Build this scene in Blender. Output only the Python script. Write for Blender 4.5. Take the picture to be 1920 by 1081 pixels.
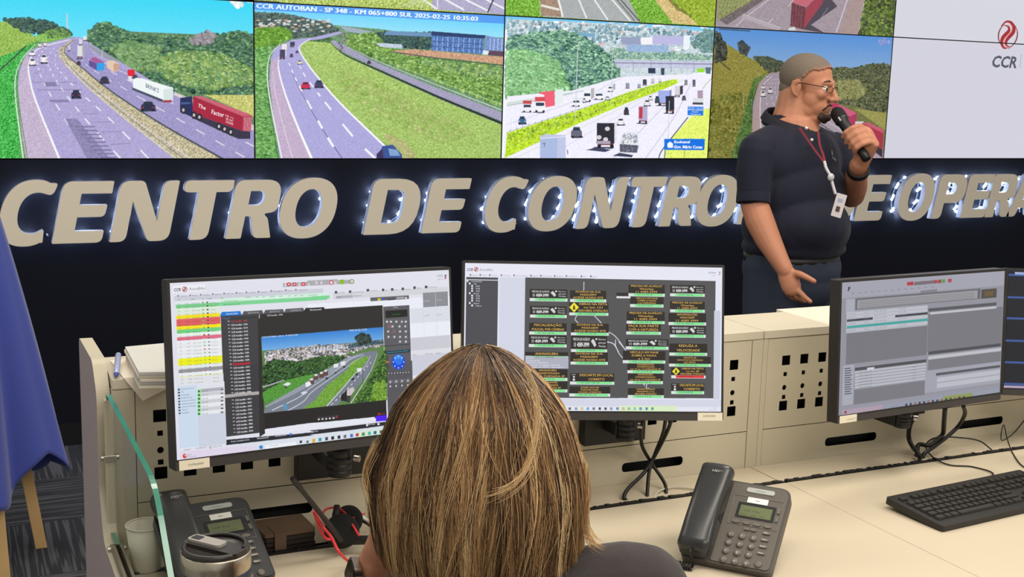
import bpy, bmesh, math, random
import numpy as np
from mathutils import Vector, Matrix

for o in list(bpy.data.objects):
    bpy.data.objects.remove(o)
SC = bpy.context.scene
COL = SC.collection
PI = math.pi

# ------------------------------------------------------------------ camera
FPX = 2251.18
YAW, PITCH, ROLL = 0.444475716, 0.168727887, -0.0288802583
CAM = np.array([0.0, 0.0, 1.63])
_f = np.array([math.sin(YAW) * math.cos(PITCH), math.cos(YAW) * math.cos(PITCH), -math.sin(PITCH)])
_r = np.array([math.cos(YAW), -math.sin(YAW), 0.0])
_d = np.cross(_f, _r)
_R2 = math.cos(ROLL) * _r + math.sin(ROLL) * _d
_D2 = -math.sin(ROLL) * _r + math.cos(ROLL) * _d
CM = np.array([_R2, _D2, _f])          # world -> camera (x right, y down, z forward)
cam_d = bpy.data.cameras.new('camera')
cam = bpy.data.objects.new('camera', cam_d)
COL.objects.link(cam)
cam_d.sensor_width = 36.0
cam_d.lens = FPX / 1920 * 36.0
cam_d.clip_start = 0.05
m4 = Matrix.Identity(4)
for i in range(3):
    m4[i][0] = _R2[i]; m4[i][1] = -_D2[i]; m4[i][2] = -_f[i]; m4[i][3] = CAM[i]
cam.matrix_world = m4
SC.camera = cam

# ------------------------------------------------------------------ world, lamps, exposure
SC.view_settings.view_transform = 'Standard'
SC.view_settings.look = 'None'
SC.view_settings.gamma = 1.0
SC.view_settings.exposure = 0.0
world = bpy.data.worlds.new('room_ambience')
SC.world = world
world.use_nodes = True
world.node_tree.nodes['Background'].inputs[0].default_value = (1.0, 0.95, 0.88, 1)
world.node_tree.nodes['Background'].inputs[1].default_value = 0.5

def area(name, loc, size, power, col, rot=(0, 0, 0)):
    l = bpy.data.lights.new(name, 'AREA')
    l.shape = 'RECTANGLE'; l.size, l.size_y = size; l.energy = power; l.color = col
    o = bpy.data.objects.new(name, l); COL.objects.link(o)
    o.location = loc; o.rotation_euler = rot
    return o
WARM = (1.0, 0.92, 0.81)
area('ceiling_lamp', (0.9, 1.2, 2.9), (1.6, 0.6), 23, WARM)
area('ceiling_lamp', (2.5, 1.2, 2.9), (1.6, 0.6), 25, WARM)
area('ceiling_lamp', (0.9, -0.8, 2.9), (1.6, 0.6), 38, WARM)
area('ceiling_lamp', (3.0, -0.6, 2.9), (1.6, 0.6), 38, WARM)
area('ceiling_lamp', (2.9, 2.6, 2.9), (1.4, 0.4), 22, WARM)
area('ceiling_lamp', (0.3, 3.4, 2.9), (1.2, 0.4), 22, WARM)

# ------------------------------------------------------------------ small helpers
def rays(px):
    px = np.atleast_2d(np.asarray(px, float))
    c = np.stack([(px[:, 0] - 960) / FPX, (px[:, 1] - 540.5) / FPX, np.ones(len(px))], 1)
    return c @ CM
def atY(x, y, Y):
    d = rays((x, y))[0]; return Vector(CAM + d * (Y - CAM[1]) / d[1])
def atZ(x, y, Z):
    d = rays((x, y))[0]; return Vector(CAM + d * (Z - CAM[2]) / d[2])
def atX(x, y, X):
    d = rays((x, y))[0]; return Vector(CAM + d * (X - CAM[0]) / d[0])

def lin(c):
    c = np.asarray(c, float) / 255.0
    return np.where(c <= 0.04045, c / 12.92, ((c + 0.055) / 1.055) ** 2.4)

_mats = {}
def mat(name, rgb=(128, 128, 128), rough=0.5, metal=0.0, var=0.0, scale=40.0, bump=0.0, spec=0.5, emit=None, estr=0.0, coat=0.0, trans=0.0, ior=1.45, sheen=0.0, sss=0.0):
    if name in _mats: return _mats[name]
    m = bpy.data.materials.new(name); m.use_nodes = True
    nt = m.node_tree; b = nt.nodes['Principled BSDF']
    c = lin(rgb)
    b.inputs['Base Color'].default_value = (*c, 1)
    b.inputs['Roughness'].default_value = rough
    b.inputs['Metallic'].default_value = metal
    b.inputs['Specular IOR Level'].default_value = spec
    b.inputs['Coat Weight'].default_value = coat
    b.inputs['Transmission Weight'].default_value = trans
    b.inputs['IOR'].default_value = ior
    b.inputs['Sheen Weight'].default_value = sheen
    if sss:
        b.inputs['Subsurface Weight'].default_value = sss
        b.inputs['Subsurface Radius'].default_value = (1, .35, .2)
        b.inputs['Subsurface Scale'].default_value = 0.006
    if emit is not None:
        b.inputs['Emission Color'].default_value = (*lin(emit), 1)
        b.inputs['Emission Strength'].default_value = estr
    if var or bump:
        tc = nt.nodes.new('ShaderNodeTexCoord')
        n = nt.nodes.new('ShaderNodeTexNoise'); n.inputs['Scale'].default_value = scale; n.inputs['Detail'].default_value = 4
        nt.links.new(tc.outputs['Object'], n.inputs['Vector'])
        if var:
            mx = nt.nodes.new('ShaderNodeMix'); mx.data_type = 'RGBA'
            mx.inputs[6].default_value = (*(c * (1 - var)), 1); mx.inputs[7].default_value = (*np.minimum(c * (1 + var), 1), 1)
            nt.links.new(n.outputs['Fac'], mx.inputs[0]); nt.links.new(mx.outputs[2], b.inputs['Base Color'])
        if bump:
            bp = nt.nodes.new('ShaderNodeBump'); bp.inputs['Strength'].default_value = bump; bp.inputs['Distance'].default_value = 0.002
            nt.links.new(n.outputs['Fac'], bp.inputs['Height']); nt.links.new(bp.outputs['Normal'], b.inputs['Normal'])
    _mats[name] = m
    return m

def link(o, parent=None):
    COL.objects.link(o)
    if parent is not None: o.parent = parent
    return o
def tag(o, label=None, cat=None, group=None, kind=None):
    if label: o['label'] = label
    if cat: o['category'] = cat
    if group: o['group'] = group
    if kind: o['kind'] = kind
    return o
def thing(name, label, cat, loc=(0, 0, 0), rot=None, group=None):
    o = bpy.data.objects.new(name, None); o.empty_display_size = 0.05
    COL.objects.link(o)
    if rot is not None: o.matrix_world = Matrix.Translation(Vector(loc)) @ rot.to_4x4()
    else: o.location = loc
    return tag(o, label, cat, group)

class MB:
    """collects shapes and becomes one mesh object"""
    def __init__(s): s.v = []; s.f = []; s.mi = []; s.sm = []
    def add(s, vs, fs, mi=0, smooth=False, M=None):
        k = len(s.v)
        if M is not None: vs = [M @ Vector(p) for p in vs]
        s.v += [tuple(p) for p in vs]
        for f in fs: s.f.append([i + k for i in f]); s.mi.append(mi); s.sm.append(smooth)
        return s
    def box(s, c, d, M=None, mi=0):
        x, y, z = c; a, b, e = d[0] / 2, d[1] / 2, d[2] / 2
        vs = [(x + i * a, y + j * b, z + k * e) for i in (-1, 1) for j in (-1, 1) for k in (-1, 1)]
        return s.add(vs, [(0, 1, 3, 2), (4, 6, 7, 5), (0, 4, 5, 1), (2, 3, 7, 6), (0, 2, 6, 4), (1, 5, 7, 3)], mi, False, M)
    def prism(s, pts, z0, z1, M=None, mi=0, smooth=False):
        n = len(pts)
        a = sum(pts[i][0] * pts[(i + 1) % n][1] - pts[(i + 1) % n][0] * pts[i][1] for i in range(n))
        if a < 0: pts = pts[::-1]
        vs = [(p[0], p[1], z0) for p in pts] + [(p[0], p[1], z1) for p in pts]
        s.add(vs, [list(range(n))[::-1], list(range(n, 2 * n))], mi, False, M)
        s.add(vs, [(i, (i + 1) % n, n + (i + 1) % n, n + i) for i in range(n)], mi, smooth, M)
        return s
    def rings(s, R, closed_ends=True, smooth=True, M=None, mi=0):
        n = len(R[0]); vs = [p for r in R for p in r]; fs = []
        for k in range(len(R) - 1):
            for i in range(n):
                j = (i + 1) % n
                fs.append((k * n + i, k * n + j, (k + 1) * n + j, (k + 1) * n + i))
        s.add(vs, fs, mi, smooth, M)
        if closed_ends:
            s.add(R[0], [list(range(n))[::-1]], mi, False, M); s.add(R[-1], [list(range(n))], mi, False, M)
        return s
    def lathe(s, prof, n=32, M=None, mi=0, ends=True, smooth=True):
        R = [[(r * math.cos(2 * PI * i / n), r * math.sin(2 * PI * i / n), z) for i in range(n)] for r, z in prof]
        return s.rings(R, ends, smooth, M, mi)
    def tube(s, path, r, n=8, M=None, mi=0, ends=True):
        P = [Vector(p) for p in path]; R = []
        rr = r if hasattr(r, '__len__') else [r] * len(P)
        up = None
        for i, p in enumerate(P):
            t = (P[min(i + 1, len(P) - 1)] - P[max(i - 1, 0)])
            if t.length < 1e-9: t = Vector((0, 0, 1))
            t.normalize()
            if up is None: up = Vector((0, 0, 1)) if abs(t.z) < .9 else Vector((1, 0, 0))
            a = (up - t * up.dot(t)).normalized(); up = a; b = t.cross(a)
            R.append([tuple(p + float(rr[i]) * (math.cos(2 * PI * k / n) * a + math.sin(2 * PI * k / n) * b)) for k in range(n)])
        return s.rings(R, ends, True, M, mi)
    def sphere(s, c, r, n=12, M=None, mi=0, sc=(1, 1, 1)):
        R = []
        for i in range(1, n):
            a = PI * i / n
            R.append([(c[0] + sc[0] * r * math.sin(a) * math.cos(2 * PI * k / n), c[1] + sc[1] * r * math.sin(a) * math.sin(2 * PI * k / n), c[2] - sc[2] * r * math.cos(a)) for k in range(n)])
        return s.rings(R, True, True, M, mi)
    def mesh(s, name):
        me = bpy.data.meshes.new(name)
        me.from_pydata(s.v, [], s.f)
        me.polygons.foreach_set('material_index', s.mi)
        me.polygons.foreach_set('use_smooth', s.sm)
        me.update(); return me
    def build(s, name, m, parent=None, bevel=0, seg=2, sub=0, local=True):
        me = s.mesh(name)
        for q in (m if isinstance(m, (list, tuple)) else [m]): me.materials.append(q)
        o = link(bpy.data.objects.new(name, me), parent)
        if bevel:
            b = o.modifiers.new('bevel', 'BEVEL'); b.width = bevel; b.segments = seg; b.limit_method = 'ANGLE'; b.angle_limit = 0.6; b.harden_normals = False
        if sub:
            b = o.modifiers.new('sub', 'SUBSURF'); b.levels = sub; b.render_levels = sub
        return o
def wbuild(mb, name, m, parent, **k):
    """mesh whose vertices are world coordinates, under a thing placed elsewhere"""
    o = mb.build(name, m, parent, **k)
    if parent is not None:
        bpy.context.view_layer.update()
        o.matrix_parent_inverse = parent.matrix_world.inverted()
    return o
def spline(P, k=8):
    P = [np.array(p, float) for p in P]; P = [2 * P[0] - P[1]] + P + [2 * P[-1] - P[-2]]; out = []
    for i in range(1, len(P) - 2):
        a, b, c, d = P[i - 1:i + 3]
        for j in range(k):
            t = j / k
            out.append(.5 * (2 * b + (c - a) * t + (2 * a - 5 * b + 4 * c - d) * t * t + (3 * b - a - 3 * c + d) * t ** 3))
    out.append(P[-2]); return out
def rounded(pts, seg=6):
    """polygon corners (x, y, r) -> points with round corners"""
    out = []; n = len(pts)
    for i in range(n):
        p = Vector(pts[i][:2]); r = pts[i][2] if len(pts[i]) > 2 else 0
        a = Vector(pts[i - 1][:2]); b = Vector(pts[(i + 1) % n][:2])
        if r <= 0: out.append((p.x, p.y)); continue
        da = (a - p); db = (b - p); la, lb = da.length, db.length; da.normalize(); db.normalize()
        ang = math.acos(max(-1, min(1, da.dot(db)))); t = r / max(math.tan(ang / 2), 1e-3)
        t = min(t, la * .5, lb * .5)
        s0 = p + da * t; s1 = p + db * t
        for k in range(seg + 1):
            u = k / seg; q = s0 * (1 - u) ** 2 + p * 2 * u * (1 - u) * 1.0 + s1 * u * u
            out.append((q.x, q.y))
    return out
def rrect(w, h, r, cx=0, cy=0, seg=6):
    return rounded([(cx - w / 2, cy - h / 2, r), (cx + w / 2, cy - h / 2, r), (cx + w / 2, cy + h / 2, r), (cx - w / 2, cy + h / 2, r)], seg)
def plate(contours, th, bevel=0.0, res=2):
    """flat shape with holes, extruded: returns (verts, faces), z from -th/2 to th/2"""
    cu = bpy.data.curves.new('tmp', 'CURVE'); cu.dimensions = '2D'; cu.fill_mode = 'BOTH'
    cu.extrude = th / 2 - bevel; cu.bevel_depth = bevel; cu.bevel_resolution = 1; cu.offset = -bevel
    for c in contours:
        sp = cu.splines.new('POLY'); sp.points.add(len(c) - 1)
        for p, q in zip(sp.points, c): p.co = (q[0], q[1], 0, 1)
        sp.use_cyclic_u = True
    o = bpy.data.objects.new('tmp', cu); COL.objects.link(o)
    dg = bpy.context.evaluated_depsgraph_get()
    me = bpy.data.meshes.new_from_object(o.evaluated_get(dg))
    vs = [tuple(v.co) for v in me.vertices]; fs = [list(p.vertices) for p in me.polygons]
    bpy.data.objects.remove(o); bpy.data.curves.remove(cu); bpy.data.meshes.remove(me)
    return vs, fs
_gl = {}
def glyphs(s, offset=0.0):
    """text as 2D triangles, cap height 1, origin at baseline left"""
    key = (s, offset)
    if key in _gl: return _gl[key]
    cu = bpy.data.curves.new('tmp', 'FONT'); cu.body = s; cu.size = 1; cu.offset = offset; cu.resolution_u = 2
    o = bpy.data.objects.new('tmp', cu); COL.objects.link(o)
    dg = bpy.context.evaluated_depsgraph_get()
    me = bpy.data.meshes.new_from_object(o.evaluated_get(dg))
    v = np.zeros(len(me.vertices) * 3); me.vertices.foreach_get('co', v); v = v.reshape(-1, 3)[:, :2] / 0.70
    fs = [list(p.vertices) for p in me.polygons]
    if len(v): v[:, 0] -= v[:, 0].min()
    bpy.data.objects.remove(o); bpy.data.curves.remove(cu); bpy.data.meshes.remove(me)
    _gl[key] = (v, fs); return v, fs

class Surf:
    """a rectangle in the world: centre, axes, size"""
    def __init__(s, c, rx, up, W, H):
        s.c = np.array(c, float); s.rx = np.array(rx, float); s.up = np.array(up, float); s.W, s.H = W, H
        s.n = np.cross(s.rx, s.up)
    def uv(s, px):
        d = rays(px); t = ((s.c - CAM) @ s.n) / (d @ s.n)
        P = CAM + d * t[:, None] - s.c
        return np.stack([P @ s.rx / s.W + .5, P @ s.up / s.H + .5], 1)
    def pt(s, u, v, lift=0.0):
        return s.c + (u - .5) * s.W * s.rx + (v - .5) * s.H * s.up + lift * s.n
    def mat4(s):
        m = Matrix.Identity(4)
        for i in range(3): m[i][0] = s.rx[i]; m[i][1] = s.up[i]; m[i][2] = s.n[i]; m[i][3] = s.c[i]
        return m
def frame_axes(yaw, tilt, roll=0):
    y, t, r = (math.radians(a) for a in (yaw, tilt, roll))
    rx = np.array([math.cos(y), math.sin(y), 0]); n = np.cross(rx, [0, 0, 1.0])
    up = math.cos(t) * np.array([0, 0, 1.0]) - math.sin(t) * n
    return math.cos(r) * rx + math.sin(r) * up, -math.sin(r) * rx + math.cos(r) * up

class Letters:
    """lettering on a Surf, in its local metres; one mesh, a material per colour"""
    def __init__(s, surf, glow=1.0, pre='lettering'): s.S = surf; s.mb = MB(); s.cols = []; s.glow = glow; s.pre = pre
    def ci(s, c):
        if c not in s.cols: s.cols.append(c)
        return s.cols.index(c)
    def text(s, body, x, y, h, col, wpx=None, align='L', off=0.0, slant=0.0, xy2=None, lift=0.0006):
        """baseline start (x, y) and cap height h in the picture's pixels, laid along the surface's own axes"""
        a, b = s.S.uv([(x, y), (x, y - h)])
        hh = (b[1] - a[1]) * s.S.H
        v, fs = glyphs(body, off)
        if not len(v): return
        w = v[:, 0].max()
        sx = hh
        if wpx:
            e = s.S.uv([(x + wpx, y)])[0] if align == 'L' else None
            if align == 'L': sx = (e[0] - a[0]) * s.S.W / w
            else:
                e0, e1 = s.S.uv([(x - wpx / 2, y), (x + wpx / 2, y)]); sx = (e1[0] - e0[0]) * s.S.W / w
        X = v[:, 0] * sx + slant * v[:, 1] * hh; Y = v[:, 1] * hh
        if align == 'C': X = X - w * sx / 2
        X = X + (a[0] - .5) * s.S.W; Y = Y + (a[1] - .5) * s.S.H
        s.mb.add([(p, q, lift) for p, q in zip(X, Y)], fs, s.ci(col))
    def free(s, body, p0, p1, pu, col, off=0.0, lift=0.0008):
        """text sheared into the drawn scene: baseline from p0 to p1 (pixels), cap height to pu"""
        A, B, Cc = s.S.uv([p0, p1, pu]); v, fs = glyphs(body, off); w = v[:, 0].max()
        k = np.array([s.S.W, s.S.H])
        P = (A - .5) * k + v[:, :1] / w * ((B - A) * k) + v[:, 1:] * ((Cc - A) * k)
        s.mb.add([(p, q, lift) for p, q in P], fs, s.ci(col))
    def build(s, parent, name='lettering', emissive=True):
        if not s.mb.v: return
        ms = []
        for c in s.cols:
            if emissive: ms.append(mat('%s_%d_%d_%d' % (s.pre, *c), (0, 0, 0), .4, emit=c, estr=s.glow))
            else: ms.append(mat('print_%d_%d_%d' % c, c, .6))
        o = s.mb.build(name, ms, parent)
        return o
# ------------------------------------------------------------------ pictures shown on the displays, drawn in code
class Canvas:
    def __init__(s, surf, w, h, bg, T=lambda x, y: (x, y), seed=1):
        s.S = surf; s.w, s.h = w, h; s.a = np.empty((h, w, 3)); s.a[:] = bg; s.T = T; s.rng = np.random.RandomState(seed)
    def q(s, pts):
        P = np.array([s.T(*p) for p in pts], float); u = s.S.uv(P)
        return np.stack([u[:, 0] * s.w, (1 - u[:, 1]) * s.h], 1)
    def k(s):
        """canvas pixels per drawing unit, at the middle"""
        a = s.T(0, 0); b = s.T(1, 0)
        c = s.S.uv([(900 + 0, 200), (900 + (b[0] - a[0]), 200)])
        return abs(c[1, 0] - c[0, 0]) * s.w
    def mask(s, Q):
        x0 = max(int(np.floor(Q[:, 0].min())), 0); x1 = min(int(np.ceil(Q[:, 0].max())) + 1, s.w)
        y0 = max(int(np.floor(Q[:, 1].min())), 0); y1 = min(int(np.ceil(Q[:, 1].max())) + 1, s.h)
        if x1 <= x0 or y1 <= y0: return None
        cov = np.zeros((y1 - y0, x1 - x0))
        for oy in (.25, .75):
            for ox in (.25, .75):
                X, Y = np.meshgrid(np.arange(x0, x1) + ox, np.arange(y0, y1) + oy); ins = np.zeros(X.shape, bool)
                for i in range(len(Q)):
                    xa, ya = Q[i]; xb, yb = Q[(i + 1) % len(Q)]
                    if ya == yb: continue
                    c = ((Y >= ya) != (Y >= yb)) & (X < (xb - xa) * (Y - ya) / (yb - ya) + xa); ins ^= c
                cov += ins
        return x0, x1, y0, y1, cov / 4
    def poly(s, pts, col, tex=0.0, col2=None, raw=False, streak=0):
        Q = pts if raw else s.q(pts); m = s.mask(np.asarray(Q, float))
        if m is None: return
        x0, x1, y0, y1, cov = m; c = np.empty(cov.shape + (3,)); c[:] = col
        if col2 is not None:
            t = np.linspace(0, 1, y1 - y0)[:, None, None]; c = c * (1 - t) + np.array(col2, float) * t
        if tex:
            n = s.rng.randn(*cov.shape)
            n = n + np.roll(n, 1, 1) + (np.roll(n, 1, 0) if not streak else np.roll(n, 2, 1)); c = c + n[..., None] * tex
        s.a[y0:y1, x0:x1] = s.a[y0:y1, x0:x1] * (1 - cov[..., None]) + c * cov[..., None]
    def rect(s, x0, y0, x1, y1, col, **k):
        Q = s.q([(x0, y0), (x1, y0), (x0, y1)]); a, b, c, d = Q[0][0], Q[0][1], Q[1][0], Q[2][1]
        s.poly([(a, b), (c, b), (c, d), (a, d)], col, raw=True, **k)
    def line(s, pts, w, col, w2=None):
        P = np.array(pts, float); n = len(P)
        if n > 2 or w2 is not None: P = np.array(spline([(p[0], p[1], 0) for p in P], 6))[:, :2] if n > 2 else P
        n = len(P); ww = np.linspace(w, w2 if w2 is not None else w, n)
        L = []; R = []
        for i in range(n):
            t = P[min(i + 1, n - 1)] - P[max(i - 1, 0)]; t = t / (np.hypot(*t) + 1e-9); nn = np.array([-t[1], t[0]]) * ww[i] / 2
            L.append(P[i] + nn); R.append(P[i] - nn)
        s.poly([tuple(p) for p in L + R[::-1]], col)
    def dashes(s, pts, w, col, n, duty=.45, w2=None, p=1.0):
        P = np.array(spline([(q[0], q[1], 0) for q in pts], 20))[:, :2] if len(pts) > 2 else np.linspace(pts[0], pts[1], 40)
        for i in range(n):
            a = (i / n) ** p; b = ((i + duty) / n) ** p
            ia, ib = a * (len(P) - 1), b * (len(P) - 1)
            f = lambda t: P[min(int(t), len(P) - 2)] + (P[min(int(t), len(P) - 2) + 1] - P[min(int(t), len(P) - 2)]) * (t - int(t))
            ww = w + ((w2 or w) - w) * a
            A, B = f(ia), f(ib); t = (B - A) / (np.hypot(*(B - A)) + 1e-9); nn = np.array([-t[1], t[0]]) * ww / 2
            s.poly([tuple(A + nn), tuple(B + nn), tuple(B - nn), tuple(A - nn)], col)
    def blobs(s, pts, n, r, pal, hl=18, top=0):
        n = int(n * 1.9); r = r * .70
        Q = s.q(pts); lo, hi = Q.min(0), Q.max(0); pal = np.array(pal, float); done = 0; P = []
        X = s.rng.rand(n * 4, 2) * (hi - lo) + lo; ins = np.zeros(len(X), bool)
        for i in range(len(Q)):
            xa, ya = Q[i]; xb, yb = Q[(i + 1) % len(Q)]
            if ya == yb: continue
            ins ^= ((X[:, 1] >= ya) != (X[:, 1] >= yb)) & (X[:, 0] < (xb - xa) * (X[:, 1] - ya) / (yb - ya) + xa)
        X = X[ins][:n]; X = X[np.argsort(X[:, 1])]; rk = r * s.kk
        for (x, y) in X:
            rr = rk * (.55 + .9 * s.rng.rand()); c = pal[s.rng.randint(len(pal))] + s.rng.randn() * 9 - (34 if top == 0 and s.rng.rand() < .16 and n > 150 else 0)
            for (dx, dy, q, cc) in ((0, 0, 1, c - 18), (-.22 * rr, -.25 * rr, .55, c + hl * .8), (.3 * rr * (s.rng.rand() - .5), -.35 * rr, .26, c + hl * 1.9)):
                R = rr * q; x0 = max(int(x + dx - R), 0); x1 = min(int(x + dx + R) + 2, s.w); y0 = max(int(y + dy - R), 0); y1 = min(int(y + dy + R) + 2, s.h)
                if x1 <= x0 or y1 <= y0: continue
                gx = (np.arange(x0, x1) + .5 - x - dx)[None]; gy = (np.arange(y0, y1) + .5 - y - dy)[:, None]
                a = np.clip((R - np.sqrt(gx * gx + gy * gy)) + .5, 0, 1)[..., None]
                s.a[y0:y1, x0:x1] = s.a[y0:y1, x0:x1] * (1 - a) + cc * a
    def car(s, x, y, w, h, col, glass=(40, 50, 70), front=False):
        """a car seen from above and behind, (x, y) its centre"""
        s.poly([(x - w * .55, y + h * .35), (x + w * .55, y + h * .4), (x + w * .62, y + h * .55), (x - w * .4, y + h * .6)], (60, 60, 80))
        s.poly([(x - w * .5, y), (x - w * .42, y - h * .18), (x + w * .42, y - h * .18), (x + w * .5, y), (x + w * .5, y + h * .42), (x - w * .5, y + h * .42)], col)
        s.poly([(x - w * .36, y - h * .14), (x - w * .28, y - h * .5), (x + w * .28, y - h * .5), (x + w * .38, y - h * .14)], np.clip(np.array(col) * .8 + 20, 0, 255))
        s.poly([(x - w * .3, y - h * .16), (x - w * .23, y - h * .4), (x + w * .23, y - h * .4), (x + w * .31, y - h * .16)], glass)
        s.poly([(x - w * .46, y + h * .1), (x - w * .28, y + h * .1), (x - w * .28, y + h * .2), (x - w * .46, y + h * .2)], (230, 220, 220) if front else (200, 60, 60))
        s.poly([(x + w * .28, y + h * .1), (x + w * .46, y + h * .1), (x + w * .46, y + h * .2), (x + w * .28, y + h * .2)], (230, 220, 220) if front else (200, 60, 60))
        for e in (-.38, .38): s.poly([(x + w * (e - .1), y + h * .38), (x + w * (e + .1), y + h * .38), (x + w * (e + .1), y + h * .55), (x + w * (e - .1), y + h * .55)], (25, 25, 32))
    def truck(s, x, y, w, h, col, cab=(240, 240, 245), back=True, side=0.0, sidec=None):
        """a box lorry end on; side > 0 shows its right flank, < 0 its left"""
        s.poly([(x - w * .6, y + h * .5), (x + w * .5, y + h * .5), (x + w * .4, y + h * .58), (x - w * .8, y + h * .56)], (70, 70, 90))
        if side:
            sx = x + (w / 2 if side > 0 else -w / 2); c = sidec or np.clip(np.array(col) * .75, 0, 255)
            s.poly([(sx, y - h * .5), (sx + side, y - h * .56), (sx + side, y + h * .22), (sx, y + h * .38)], c)
        if back:
            s.poly([(x - w / 2, y - h / 2), (x + w / 2, y - h / 2), (x + w / 2, y + h * .36), (x - w / 2, y + h * .36)], col)
            s.poly([(x - w * .45, y + h * .36), (x + w * .45, y + h * .36), (x + w * .45, y + h * .43), (x - w * .45, y + h * .43)], (120, 60, 60))
        else:
            s.poly([(x - w / 2, y - h / 2), (x + w / 2, y - h / 2), (x + w / 2, y), (x - w / 2, y)], col)
            s.poly([(x - w * .48, y - h * .2), (x + w * .48, y - h * .2), (x + w * .5, y + h * .42), (x - w * .5, y + h * .42)], cab)
            s.poly([(x - w * .4, y - h * .12), (x + w * .4, y - h * .12), (x + w * .42, y + h * .1), (x - w * .42, y + h * .1)], (50, 60, 85))
        for e in (-.36, .36): s.poly([(x + w * (e - .1), y + h * .4), (x + w * (e + .1), y + h * .4), (x + w * (e + .1), y + h * .54), (x + w * (e - .1), y + h * .54)], (25, 25, 32))
    def build(s, parent, strength=1.0, name='screen', mname='display_picture', rough=.35):
        """the picture as colours of a fine grid: the lit face of the display"""
        W, H, S = s.w, s.h, s.S
        if hasattr(s, 'kk'): n_ = s.rng.randn(H, W); s.a += ((n_ + np.roll(n_, 1, 1)) * 1.4)[..., None]
        xs = (np.arange(W) / (W - 1) - .5) * S.W; ys = (.5 - np.arange(H) / (H - 1)) * S.H
        co = np.zeros((H, W, 3)); co[..., 0] = xs[None]; co[..., 1] = ys[:, None]; co[..., 2] = 0.0004
        idx = np.arange(W * H).reshape(H, W)
        F = np.stack([idx[1:, :-1], idx[1:, 1:], idx[:-1, 1:], idx[:-1, :-1]], -1).reshape(-1, 4)
        me = bpy.data.meshes.new(name)
        me.vertices.add(W * H); me.vertices.foreach_set('co', co.ravel())
        me.loops.add(F.size); me.loops.foreach_set('vertex_index', F.ravel().astype(np.int32))
        me.polygons.add(len(F)); me.polygons.foreach_set('loop_start', np.arange(0, F.size, 4, dtype=np.int32))
        try: me.polygons.foreach_set('loop_total', np.full(len(F), 4, dtype=np.int32))
        except Exception: pass
        me.update(); me.validate()
        at = me.attributes.new('picture', 'FLOAT_COLOR', 'POINT')
        c = np.ones((W * H, 4)); c[:, :3] = lin(np.clip(s.a, 0, 255).reshape(-1, 3)); at.data.foreach_set('color', c.ravel().astype(np.float32))
        key = '%s_%.2f' % (mname, strength)
        if key not in _mats:
            m = bpy.data.materials.new(key); m.use_nodes = True; nt = m.node_tree; b = nt.nodes['Principled BSDF']
            b.inputs['Base Color'].default_value = (.004, .004, .004, 1); b.inputs['Roughness'].default_value = rough; b.inputs['Specular IOR Level'].default_value = .25
            an = nt.nodes.new('ShaderNodeAttribute'); an.attribute_name = 'picture'
            nt.links.new(an.outputs['Color'], b.inputs['Emission Color']); b.inputs['Emission Strength'].default_value = strength
            m.cycles.emission_sampling = 'NONE' if False else 'AUTO'
            _mats[key] = m
        me.materials.append(_mats[key])
        return link(bpy.data.objects.new(name, me), parent)
# ------------------------------------------------------------------ room shell
WY = 5.455                                  # face of the dark wall
def carpet_mat():
    m = bpy.data.materials.new('carpet_tiles'); m.use_nodes = True; nt = m.node_tree; b = nt.nodes['Principled BSDF']; N = nt.nodes.new; L = nt.links.new
    tc = N('ShaderNodeTexCoord'); sp = N('ShaderNodeSeparateXYZ'); L(tc.outputs['Object'], sp.inputs[0])
    ck = N('ShaderNodeTexChecker'); ck.inputs['Scale'].default_value = 2.0; L(tc.outputs['Object'], ck.inputs['Vector'])
    ck.inputs['Color1'].default_value = (1, 1, 1, 1); ck.inputs['Color2'].default_value = (0, 0, 0, 1)
    def stripes(sx, sy):
        mp = N('ShaderNodeMapping'); mp.inputs['Scale'].default_value = (sx, sy, 1); L(tc.outputs['Object'], mp.inputs[0])
        n = N('ShaderNodeTexNoise'); n.inputs['Scale'].default_value = 1.0; n.inputs['Detail'].default_value = 1.5; L(mp.outputs[0], n.inputs['Vector'])
        r = N('ShaderNodeValToRGB'); r.color_ramp.elements[0].position = .50; r.color_ramp.elements[1].position = .56; L(n.outputs['Fac'], r.inputs[0]); return r
    a = stripes(75, 2.2); c = stripes(2.2, 75)
    mx = N('ShaderNodeMix'); mx.data_type = 'RGBA'; L(ck.outputs['Fac'], mx.inputs[0]); L(a.outputs[0], mx.inputs[6]); L(c.outputs[0], mx.inputs[7])
    n2 = N('ShaderNodeTexNoise'); n2.inputs['Scale'].default_value = 300; L(tc.outputs['Object'], n2.inputs['Vector'])
    c2 = N('ShaderNodeMix'); c2.data_type = 'RGBA'; c2.inputs[6].default_value = (*lin((44, 46, 54)), 1); c2.inputs[7].default_value = (*lin((92, 92, 100)), 1); L(mx.outputs[2], c2.inputs[0])
    mu = N('ShaderNodeMix'); mu.data_type = 'RGBA'; mu.blend_type = 'MULTIPLY'; mu.inputs[0].default_value = .6; L(c2.outputs[2], mu.inputs[6]); L(n2.outputs['Color'], mu.inputs[7])
    L(mu.outputs[2], b.inputs['Base Color']); b.inputs['Roughness'].default_value = .95
    bp = N('ShaderNodeBump'); bp.inputs['Strength'].default_value = .5; bp.inputs['Distance'].default_value = .003; L(n2.outputs['Fac'], bp.inputs['Height']); L(bp.outputs[0], b.inputs['Normal'])
    return m
fl = MB().box((3.2, 2.2, -.05), (9.6, 6.8, .1)).build('floor', carpet_mat()); tag(fl, kind='structure')
DARK = mat('navy_wall_paint', (17, 20, 32), .8, var=.12, scale=3, spec=.2)
w = MB().box((3.2, WY + .075, .6285), (9.6, .15, 1.257)).build('wall_back', DARK); tag(w, kind='structure')
w = MB().box((3.2, WY + .2, 2.1), (9.6, .1, 1.686)).build('wall_back', DARK); tag(w, kind='structure')
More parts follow.
